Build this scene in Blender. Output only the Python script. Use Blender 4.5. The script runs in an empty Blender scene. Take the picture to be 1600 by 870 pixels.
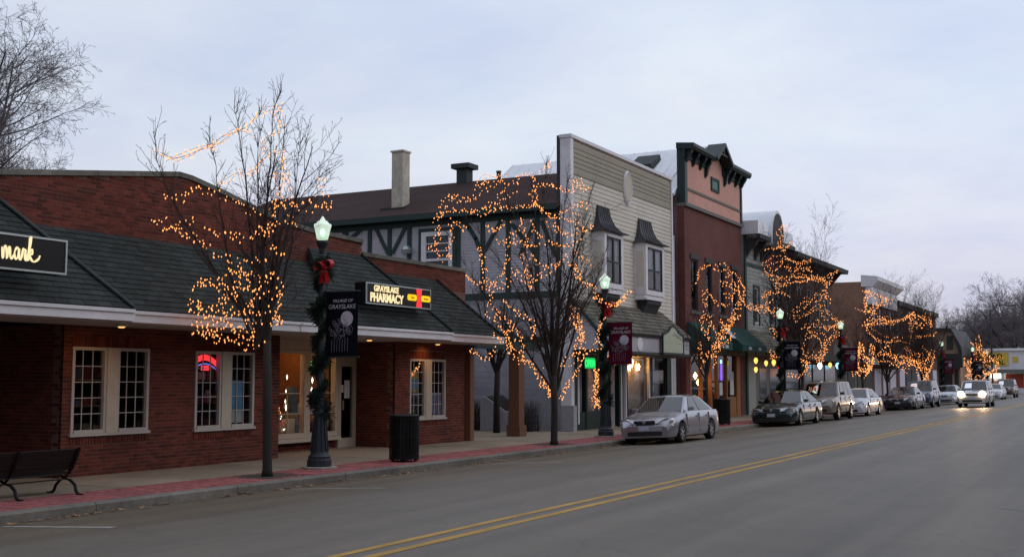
import bpy, math, random
from mathutils import Vector, Matrix
R = math.radians
scene = bpy.context.scene
col = scene.collection
rng = random.Random(7)

# ------------------------------------------------------------------ camera
FPX = 1800.0                                   # focal length in pixels of a 1600 px wide frame
TILT = math.atan2(157.0, FPX)
PAN = math.atan2(970.0, math.hypot(FPX, 157.0))
EYE = Vector((0.0, 0.0, 1.65))
cam_d = bpy.data.cameras.new('camera')
cam = bpy.data.objects.new('camera', cam_d)
col.objects.link(cam)
cam_d.sensor_width = 36.0
cam_d.lens = 36.0 * FPX / 1600.0
cam_d.clip_start = 0.1
cam_d.clip_end = 3000
cam.location = EYE
cam.rotation_euler = (math.pi / 2 + TILT, 0, PAN)
scene.camera = cam

# ------------------------------------------------------------------ view, world and sun
vs = scene.view_settings
vs.view_transform = 'Standard'
vs.look = 'None'
vs.exposure = 0.0
vs.gamma = 1.0
scene.cycles.use_denoising = True
scene.cycles.max_bounces = 6
scene.cycles.transparent_max_bounces = 12
scene.cycles.sample_clamp_indirect = 3.0

SUN_EL, SUN_AZ = R(9), R(62)                  # low evening sun over the near side of the street, under thick cloud

def make_world():
    w = bpy.data.worlds.new("World")
    scene.world = w
    w.use_nodes = True
    nt = w.node_tree
    N, Lk = nt.nodes, nt.links
    N.clear()
    out = N.new('ShaderNodeOutputWorld')
    bg = N.new('ShaderNodeBackground')
    Lk.new(bg.outputs[0], out.inputs[0])
    sky = N.new('ShaderNodeTexSky')
    sky.sky_type = 'NISHITA'
    sky.sun_disc = False
    sky.sun_elevation = SUN_EL
    sky.sun_rotation = SUN_AZ
    tc = N.new('ShaderNodeTexCoord')
    sep = N.new('ShaderNodeSeparateXYZ')
    Lk.new(tc.outputs['Generated'], sep.inputs[0])
    # cloud deck: project the direction on a plane overhead
    zz = N.new('ShaderNodeMath'); zz.operation = 'MAXIMUM'; zz.inputs[1].default_value = 0.0
    Lk.new(sep.outputs[2], zz.inputs[0])
    za = N.new('ShaderNodeMath'); za.operation = 'ADD'; za.inputs[1].default_value = 0.16
    Lk.new(zz.outputs[0], za.inputs[0])
    dx = N.new('ShaderNodeMath'); dx.operation = 'DIVIDE'
    dy = N.new('ShaderNodeMath'); dy.operation = 'DIVIDE'
    Lk.new(sep.outputs[0], dx.inputs[0]); Lk.new(za.outputs[0], dx.inputs[1])
    Lk.new(sep.outputs[1], dy.inputs[0]); Lk.new(za.outputs[0], dy.inputs[1])
    cb = N.new('ShaderNodeCombineXYZ')
    Lk.new(dx.outputs[0], cb.inputs[0]); Lk.new(dy.outputs[0], cb.inputs[1])
    mp = N.new('ShaderNodeMapping')
    mp.inputs['Rotation'].default_value = (0, 0, R(35))
    mp.inputs['Scale'].default_value = (1.0, 1.0, 1)
    Lk.new(cb.outputs[0], mp.inputs[0])
    n1 = N.new('ShaderNodeTexNoise')
    n1.inputs['Scale'].default_value = 1.25
    n1.inputs['Detail'].default_value = 5
    n1.inputs['Roughness'].default_value = 0.58
    n1.inputs['Distortion'].default_value = 0.15
    Lk.new(mp.outputs[0], n1.inputs['Vector'])
    ramp = N.new('ShaderNodeValToRGB')          # colour with height above the horizon
    e = ramp.color_ramp.elements
    e[0].position = 0.0; e[0].color = (0.56, 0.56, 0.65, 1)
    e[1].position = 1.0; e[1].color = (0.76, 0.84, 0.98, 1)
    for p, c in ((0.05, (0.61, 0.62, 0.71, 1)), (0.11, (0.68, 0.71, 0.81, 1)),
                 (0.2, (0.68, 0.76, 0.86, 1)), (0.42, (0.60, 0.70, 0.86, 1))):
        k = e.new(p); k.color = c
    Lk.new(zz.outputs[0], ramp.inputs[0])
    cr = N.new('ShaderNodeValToRGB')
    q = cr.color_ramp.elements
    q[0].position = 0.34; q[0].color = (0.86, 0.89, 0.97, 1)
    q[1].position = 0.68; q[1].color = (1.08, 1.07, 1.03, 1)
    Lk.new(n1.outputs[0], cr.inputs[0])
    mul = N.new('ShaderNodeMixRGB'); mul.blend_type = 'MULTIPLY'; mul.inputs[0].default_value = 1.0
    Lk.new(ramp.outputs[0], mul.inputs[1]); Lk.new(cr.outputs[0], mul.inputs[2])
    # a thin warm-pink tint low over the end of the street
    pk = N.new('ShaderNodeMixRGB'); pk.blend_type = 'MULTIPLY'
    pk.inputs[2].default_value = (1.03, 0.96, 0.97, 1)
    n2 = N.new('ShaderNodeTexNoise'); n2.inputs['Scale'].default_value = 2.2; n2.inputs['Detail'].default_value = 3
    Lk.new(mp.outputs[0], n2.inputs['Vector'])
    Lk.new(n2.outputs[0], pk.inputs[0]); Lk.new(mul.outputs[0], pk.inputs[1])
    az = N.new('ShaderNodeVectorMath'); az.operation = 'DOT_PRODUCT'; az.inputs[1].default_value = (0.28, 0.96, 0.0)
    Lk.new(tc.outputs['Generated'], az.inputs[0])
    am = N.new('ShaderNodeMapRange'); am.inputs[1].default_value = -1; am.inputs[2].default_value = 1; am.inputs[3].default_value = 0.82; am.inputs[4].default_value = 1.18
    Lk.new(az.outputs['Value'], am.inputs[0])
    ab = N.new('ShaderNodeMixRGB'); ab.blend_type = 'MULTIPLY'; ab.inputs[0].default_value = 1
    Lk.new(pk.outputs[0], ab.inputs[1]); Lk.new(am.outputs[0], ab.inputs[2]); pk = ab
    sk = N.new('ShaderNodeMixRGB'); sk.blend_type = 'MULTIPLY'; sk.inputs[0].default_value = 1
    sk.inputs[2].default_value = (0.07, 0.07, 0.07, 1)
    Lk.new(sky.outputs[0], sk.inputs[1])
    mix = N.new('ShaderNodeMixRGB'); mix.inputs[0].default_value = 0.93   # the clouds hide nearly all of the clear sky
    Lk.new(sk.outputs[0], mix.inputs[1]); Lk.new(pk.outputs[0], mix.inputs[2])
    Lk.new(mix.outputs[0], bg.inputs[0])
    bg.inputs[1].default_value = 1.0
make_world()

sun_d = bpy.data.lights.new('sun', 'SUN')
sun_d.energy = 0.5
sun_d.angle = R(40)
sun_d.color = (1.0, 0.93, 0.86)
sun = bpy.data.objects.new('sun', sun_d)
col.objects.link(sun)
_sd = Vector((math.sin(SUN_AZ) * math.cos(R(32)), math.cos(SUN_AZ) * math.cos(R(32)), math.sin(R(32))))
sun.rotation_euler = _sd.to_track_quat('Z', 'Y').to_euler()
sun.location = (20, -20, 40)

# ------------------------------------------------------------------ measuring helpers (photograph pixel -> place on a real plane)
_r = Vector((math.cos(PAN), math.sin(PAN), 0))
_f0 = Vector((-math.sin(PAN), math.cos(PAN), 0))
_f = _f0 * math.cos(TILT) + Vector((0, 0, math.sin(TILT)))
_u = -_f0 * math.sin(TILT) + Vector((0, 0, math.cos(TILT)))
def ray(x, y): return (x - 800) * _r - (y - 435) * _u + FPX * _f
def on_x(x, y, X): d = ray(x, y); return EYE + d * (X / d.x)
def on_y(x, y, Y): d = ray(x, y); return EYE + d * (Y / d.y)
def at_depth(x, y, D): d = ray(x, y); return EYE + d * (D / FPX)

# ------------------------------------------------------------------ object helpers
def mark(o, label=None, cat=None, group=None, kind=None):
    if label: o['label'] = label
    if cat: o['category'] = cat
    if group: o['group'] = group
    if kind: o['kind'] = kind
    return o
def thing(name, label, cat, loc=(0, 0, 0), group=None):
    o = bpy.data.objects.new(name, None)
    col.objects.link(o)
    o.empty_display_size = 0.2
    o.location = loc
    return mark(o, label, cat, group)
def root_loc(p):
    while p.parent: p = p.parent
    return Vector(p.location)
class MB:
    """collects faces in world coordinates, then links them as one mesh object"""
    def __init__(s): s.v = []; s.f = []
    def add(s, vs_, fs):
        n = len(s.v); s.v += [tuple(v) for v in vs_]; s.f += [tuple(i + n for i in f) for f in fs]; return s
    def box(s, x0, x1, y0, y1, z0, z1):
        x0, x1 = min(x0, x1), max(x0, x1); y0, y1 = min(y0, y1), max(y0, y1); z0, z1 = min(z0, z1), max(z0, z1)
        return s.add([(x0, y0, z0), (x1, y0, z0), (x1, y1, z0), (x0, y1, z0), (x0, y0, z1), (x1, y0, z1), (x1, y1, z1), (x0, y1, z1)],
                     [(3, 2, 1, 0), (4, 5, 6, 7), (0, 1, 5, 4), (1, 2, 6, 5), (2, 3, 7, 6), (3, 0, 4, 7)])
    def bar(s, a, b, w, d, up=(0, 0, 1)):
        """square bar from a to b, width w across, depth d along up"""
        a = Vector(a); b = Vector(b); t = (b - a).normalized(); u = Vector(up)
        sd = t.cross(u)
        if sd.length < 1e-5: sd = t.cross(Vector((1, 0, 0)))
        sd.normalize(); u = sd.cross(t).normalized()
        p = [a + sd * i * w / 2 + u * j * d / 2 for i, j in ((-1, -1), (1, -1), (1, 1), (-1, 1))]
        q = [v + (b - a) for v in p]
        return s.add(p + q, [(3, 2, 1, 0), (4, 5, 6, 7), (0, 1, 5, 4), (1, 2, 6, 5), (2, 3, 7, 6), (3, 0, 4, 7)])
    def prism(s, pts, off):
        """extrude a planar polygon by the vector off"""
        n = len(pts); off = Vector(off); a = [Vector(p) for p in pts]; b = [p + off for p in a]
        fs = [tuple(range(n))[::-1], tuple(range(n, 2 * n))] + [(i, (i + 1) % n, (i + 1) % n + n, i + n) for i in range(n)]
        return s.add(a + b, fs)
    def quad(s, a, b, c, d): return s.add([a, b, c, d], [(0, 1, 2, 3)])
    def poly(s, pts): return s.add(pts, [tuple(range(len(pts)))])
    def tube(s, pts, rad, n=6, cap=True):
        pts = [Vector(p) for p in pts]; m = len(pts)
        if not hasattr(rad, '__len__'): rad = [rad] * m
        base = len(s.v); prev = None
        for i, p in enumerate(pts):
            t = (pts[min(i + 1, m - 1)] - pts[max(i - 1, 0)])
            t = t.normalized() if t.length > 1e-9 else Vector((0, 0, 1))
            if prev is None:
                a = t.cross(Vector((0.31, 0.17, 0.93)))
                if a.length < 1e-3: a = t.cross(Vector((1, 0, 0)))
            else:
                a = prev - t * prev.dot(t)
                if a.length < 1e-6: a = t.orthogonal()
            a.normalize(); prev = a; b = t.cross(a)
            for k in range(n):
                c = 2 * math.pi * k / n
                s.v.append(tuple(p + (a * math.cos(c) + b * math.sin(c)) * rad[i]))
        for i in range(m - 1):
            for k in range(n):
                k2 = (k + 1) % n
                s.f.append((base + i * n + k, base + i * n + k2, base + (i + 1) * n + k2, base + (i + 1) * n + k))
        if cap and n > 2:
            s.f.append(tuple(base + k for k in range(n))[::-1]); s.f.append(tuple(base + (m - 1) * n + k for k in range(n)))
        return s
    def lathe(s, c, prof, n=16, axis='z'):
        """profile of (radius, height) turned about an axis through c"""
        base = len(s.v); c = Vector(c)
        for r_, h in prof:
            for k in range(n):
                a = 2 * math.pi * k / n
                d = {'z': (r_ * math.cos(a), r_ * math.sin(a), h), 'x': (h, r_ * math.cos(a), r_ * math.sin(a)), 'y': (r_ * math.sin(a), h, r_ * math.cos(a))}[axis]
                s.v.append(tuple(c + Vector(d)))
        m = len(prof)
        for i in range(m - 1):
            for k in range(n):
                k2 = (k + 1) % n
                s.f.append((base + i * n + k, base + i * n + k2, base + (i + 1) * n + k2, base + (i + 1) * n + k))
        s.f.append(tuple(base + k for k in range(n))[::-1]); s.f.append(tuple(base + (m - 1) * n + k for k in range(n)))
        return s
    def octa(s, p, r_, h=None):
        x, y, z = p; h = h or r_
        return s.add([(x + r_, y, z), (x, y + r_, z), (x - r_, y, z), (x, y - r_, z), (x, y, z + h), (x, y, z - h)],
                     [(0, 1, 4), (1, 2, 4), (2, 3, 4), (3, 0, 4), (1, 0, 5), (2, 1, 5), (3, 2, 5), (0, 3, 5)])
    def mesh(s, name, m, off=(0, 0, 0), smooth=False):
        me = bpy.data.meshes.new(name); o = Vector(off)
        me.from_pydata([tuple(Vector(v) - o) for v in s.v] if o.length else s.v, [], s.f)
        if m: me.materials.append(m)
        if smooth:
            me.polygons.foreach_set('use_smooth', [True] * len(me.polygons))
        me.update()
        return me
    def build(s, name, m, parent=None, smooth=False, kind=None, label=None, cat=None, group=None, bevel=0):
        off = root_loc(parent) if parent else Vector((0, 0, 0))
        o = bpy.data.objects.new(name, s.mesh(name, m, off, smooth))
        col.objects.link(o)
        if parent: o.parent = parent
        if bevel:
            b = o.modifiers.new('bevel', 'BEVEL'); b.width = bevel; b.segments = 2; b.limit_method = 'ANGLE'; b.angle_limit = R(35)
        return mark(o, label, cat, group, kind)
def pieces(name, me, locs, parent, kind=None):
    """alike pieces sharing one mesh; locs are world (x, y, z) or ((x, y, z), scale)"""
    off = root_loc(parent)
    for L in locs:
        sc = None
        if len(L) == 2: L, sc = L
        o = bpy.data.objects.new(name, me); col.objects.link(o); o.parent = parent
        o.location = Vector(L) - off
        if sc: o.scale = sc
def copy_tree(o, parent=None):
    c = o.copy(); col.objects.link(c)
    if parent: c.parent = parent
    for ch in list(o.children): copy_tree(ch, c)
    return c
def text(name, body, size, m, parent, origin, right, up, align='CENTER', ext=0.004, shear=0, sx=1.0, bold=0.0):
    """flat lettering: origin is the middle of the base line"""
    cu = bpy.data.curves.new(name, 'FONT'); cu.body = body; cu.size = size; cu.align_x = align; cu.extrude = ext; cu.shear = shear; cu.offset = bold
    tmp = bpy.data.objects.new(name, cu); col.objects.link(tmp)
    dg = bpy.context.evaluated_depsgraph_get()
    me = bpy.data.meshes.new_from_object(tmp.evaluated_get(dg))
    bpy.data.objects.remove(tmp)
    rt = Vector(right).normalized(); u = Vector(up).normalized(); n = rt.cross(u)
    off = root_loc(parent); o0 = Vector(origin) - off
    for v in me.vertices:
        v.co = o0 + rt * v.co.x * sx + u * v.co.y + n * v.co.z
    me.materials.clear(); me.materials.append(m); me.name = name
    o = bpy.data.objects.new(name, me); col.objects.link(o); o.parent = parent
    return o

# ------------------------------------------------------------------ materials
def mat(name, c, rough=0.8, var=0.12, scale=6.0, bump=0.0, bscale=40.0, metal=0.0, spec=0.4, rand=0.0, dirt=0.0, coat=0.0, stretch=(1, 1, 1)):
    m = bpy.data.materials.new(name); m.use_nodes = True
    nt = m.node_tree; N = nt.nodes; Lk = nt.links
    b = N['Principled BSDF']
    b.inputs['Roughness'].default_value = rough; b.inputs['Metallic'].default_value = metal
    b.inputs['Specular IOR Level'].default_value = spec
    if coat: b.inputs['Coat Weight'].default_value = coat; b.inputs['Coat Roughness'].default_value = 0.06
    tc = N.new('ShaderNodeTexCoord'); mp = N.new('ShaderNodeMapping'); mp.inputs['Scale'].default_value = stretch
    gp = N.new('ShaderNodeNewGeometry')
    Lk.new(gp.outputs['Position'], mp.inputs[0])
    nz = N.new('ShaderNodeTexNoise'); nz.inputs['Scale'].default_value = scale; nz.inputs['Detail'].default_value = 6; nz.inputs['Roughness'].default_value = 0.62
    Lk.new(mp.outputs[0], nz.inputs['Vector'])
    hsv = N.new('ShaderNodeHueSaturation'); hsv.inputs['Color'].default_value = (*c, 1)
    mr = N.new('ShaderNodeMapRange'); mr.inputs[1].default_value = 0.25; mr.inputs[2].default_value = 0.75
    mr.inputs[3].default_value = 1 - var; mr.inputs[4].default_value = 1 + var
    Lk.new(nz.outputs[0], mr.inputs[0])
    val = mr.outputs[0]
    if rand:
        oi = N.new('ShaderNodeObjectInfo')
        ad = N.new('ShaderNodeMath'); ad.operation = 'ADD'
        fr = N.new('ShaderNodeMath'); fr.operation = 'FRACT'
        Lk.new(oi.outputs['Random'], ad.inputs[0]); Lk.new(gp.outputs['Random Per Island'], ad.inputs[1]); Lk.new(ad.outputs[0], fr.inputs[0])
        r2 = N.new('ShaderNodeMapRange'); r2.inputs[3].default_value = 1 - rand; r2.inputs[4].default_value = 1 + rand
        Lk.new(fr.outputs[0], r2.inputs[0])
        mm = N.new('ShaderNodeMath'); mm.operation = 'MULTIPLY'
        Lk.new(val, mm.inputs[0]); Lk.new(r2.outputs[0], mm.inputs[1]); val = mm.outputs[0]
    if dirt:
        n3 = N.new('ShaderNodeTexNoise'); n3.inputs['Scale'].default_value = 0.45; n3.inputs['Detail'].default_value = 7; n3.inputs['Roughness'].default_value = 0.7
        Lk.new(mp.outputs[0], n3.inputs['Vector'])
        r3 = N.new('ShaderNodeMapRange'); r3.inputs[1].default_value = 0.35; r3.inputs[2].default_value = 0.68; r3.inputs[3].default_value = 1 - dirt; r3.inputs[4].default_value = 1.0 + dirt * 0.4
        Lk.new(n3.outputs[0], r3.inputs[0])
        m3 = N.new('ShaderNodeMath'); m3.operation = 'MULTIPLY'
        Lk.new(val, m3.inputs[0]); Lk.new(r3.outputs[0], m3.inputs[1]); val = m3.outputs[0]
    Lk.new(val, hsv.inputs['Value'])
    Lk.new(hsv.outputs[0], b.inputs['Base Color'])
    if bump:
        n2 = N.new('ShaderNodeTexNoise'); n2.inputs['Scale'].default_value = bscale; n2.inputs['Detail'].default_value = 4
        Lk.new(mp.outputs[0], n2.inputs['Vector'])
        bp = N.new('ShaderNodeBump'); bp.inputs['Strength'].default_value = bump; bp.inputs['Distance'].default_value = 0.02
        Lk.new(n2.outputs[0], bp.inputs['Height']); Lk.new(bp.outputs[0], b.inputs['Normal'])
    return m
def glow(name, c, s, sample=False):
    m = bpy.data.materials.new(name); m.use_nodes = True
    N = m.node_tree.nodes; N.clear()
    o = N.new('ShaderNodeOutputMaterial'); e = N.new('ShaderNodeEmission')
    e.inputs[0].default_value = (*c, 1); e.inputs[1].default_value = s
    m.node_tree.links.new(e.outputs[0], o.inputs[0])
    if not sample: m.cycles.emission_sampling = 'NONE'
    return m
def glass(name, tint=(0.75, 0.8, 0.8), refl=1.0, rough=0.01, ior=1.5):
    m = bpy.data.materials.new(name); m.use_nodes = True
    nt = m.node_tree; N = nt.nodes; Lk = nt.links; N.clear()
    o = N.new('ShaderNodeOutputMaterial'); t = N.new('ShaderNodeBsdfTransparent'); t.inputs[0].default_value = (*tint, 1)
    g = N.new('ShaderNodeBsdfGlossy'); g.inputs['Roughness'].default_value = rough; g.inputs[0].default_value = (refl, refl, refl, 1)
    fr = N.new('ShaderNodeFresnel'); fr.inputs[0].default_value = ior
    mx = N.new('ShaderNodeMixShader')
    Lk.new(fr.outputs[0], mx.inputs[0]); Lk.new(t.outputs[0], mx.inputs[1]); Lk.new(g.outputs[0], mx.inputs[2]); Lk.new(mx.outputs[0], o.inputs[0])
    return m
def brick_mat(name, c1, c2, mortar, sc=1.0, axis='x', dirt=0.25):
    """brickwork too far away to tell the bricks apart; axis = normal of the wall"""
    m = bpy.data.materials.new(name); m.use_nodes = True
    nt = m.node_tree; N = nt.nodes; Lk = nt.links; b = N['Principled BSDF']; b.inputs['Roughness'].default_value = 0.9
    gp = N.new('ShaderNodeNewGeometry'); sp = N.new('ShaderNodeSeparateXYZ'); cb = N.new('ShaderNodeCombineXYZ')
    Lk.new(gp.outputs['Position'], sp.inputs[0])
    Lk.new(sp.outputs[1 if axis == 'x' else 0], cb.inputs[0]); Lk.new(sp.outputs[2], cb.inputs[1])
    br = N.new('ShaderNodeTexBrick'); br.inputs['Color1'].default_value = (*c1, 1); br.inputs['Color2'].default_value = (*c2, 1); br.inputs['Mortar'].default_value = (*mortar, 1)
    br.inputs['Scale'].default_value = 1.0; br.inputs['Brick Width'].default_value = 0.22 * sc; br.inputs['Row Height'].default_value = 0.075 * sc; br.inputs['Mortar Size'].default_value = 0.008 * sc; br.inputs['Mortar Smooth'].default_value = 0.3
    Lk.new(cb.outputs[0], br.inputs['Vector'])
    nz = N.new('ShaderNodeTexNoise'); nz.inputs['Scale'].default_value = 0.7; nz.inputs['Detail'].default_value = 7; nz.inputs['Roughness'].default_value = 0.7
    Lk.new(gp.outputs['Position'], nz.inputs['Vector'])
    mr = N.new('ShaderNodeMapRange'); mr.inputs[1].default_value = 0.3; mr.inputs[2].default_value = 0.7; mr.inputs[3].default_value = 1 - dirt; mr.inputs[4].default_value = 1 + dirt
    Lk.new(nz.outputs[0], mr.inputs[0])
    hs = N.new('ShaderNodeHueSaturation'); Lk.new(br.outputs[0], hs.inputs['Color']); Lk.new(mr.outputs[0], hs.inputs['Value']); Lk.new(hs.outputs[0], b.inputs['Base Color'])
    bp = N.new('ShaderNodeBump'); bp.inputs['Strength'].default_value = 0.5; bp.inputs['Distance'].default_value = 0.01; bp.invert = True
    Lk.new(br.outputs['Fac'], bp.inputs['Height']); Lk.new(bp.outputs[0], b.inputs['Normal'])
    return m
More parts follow.
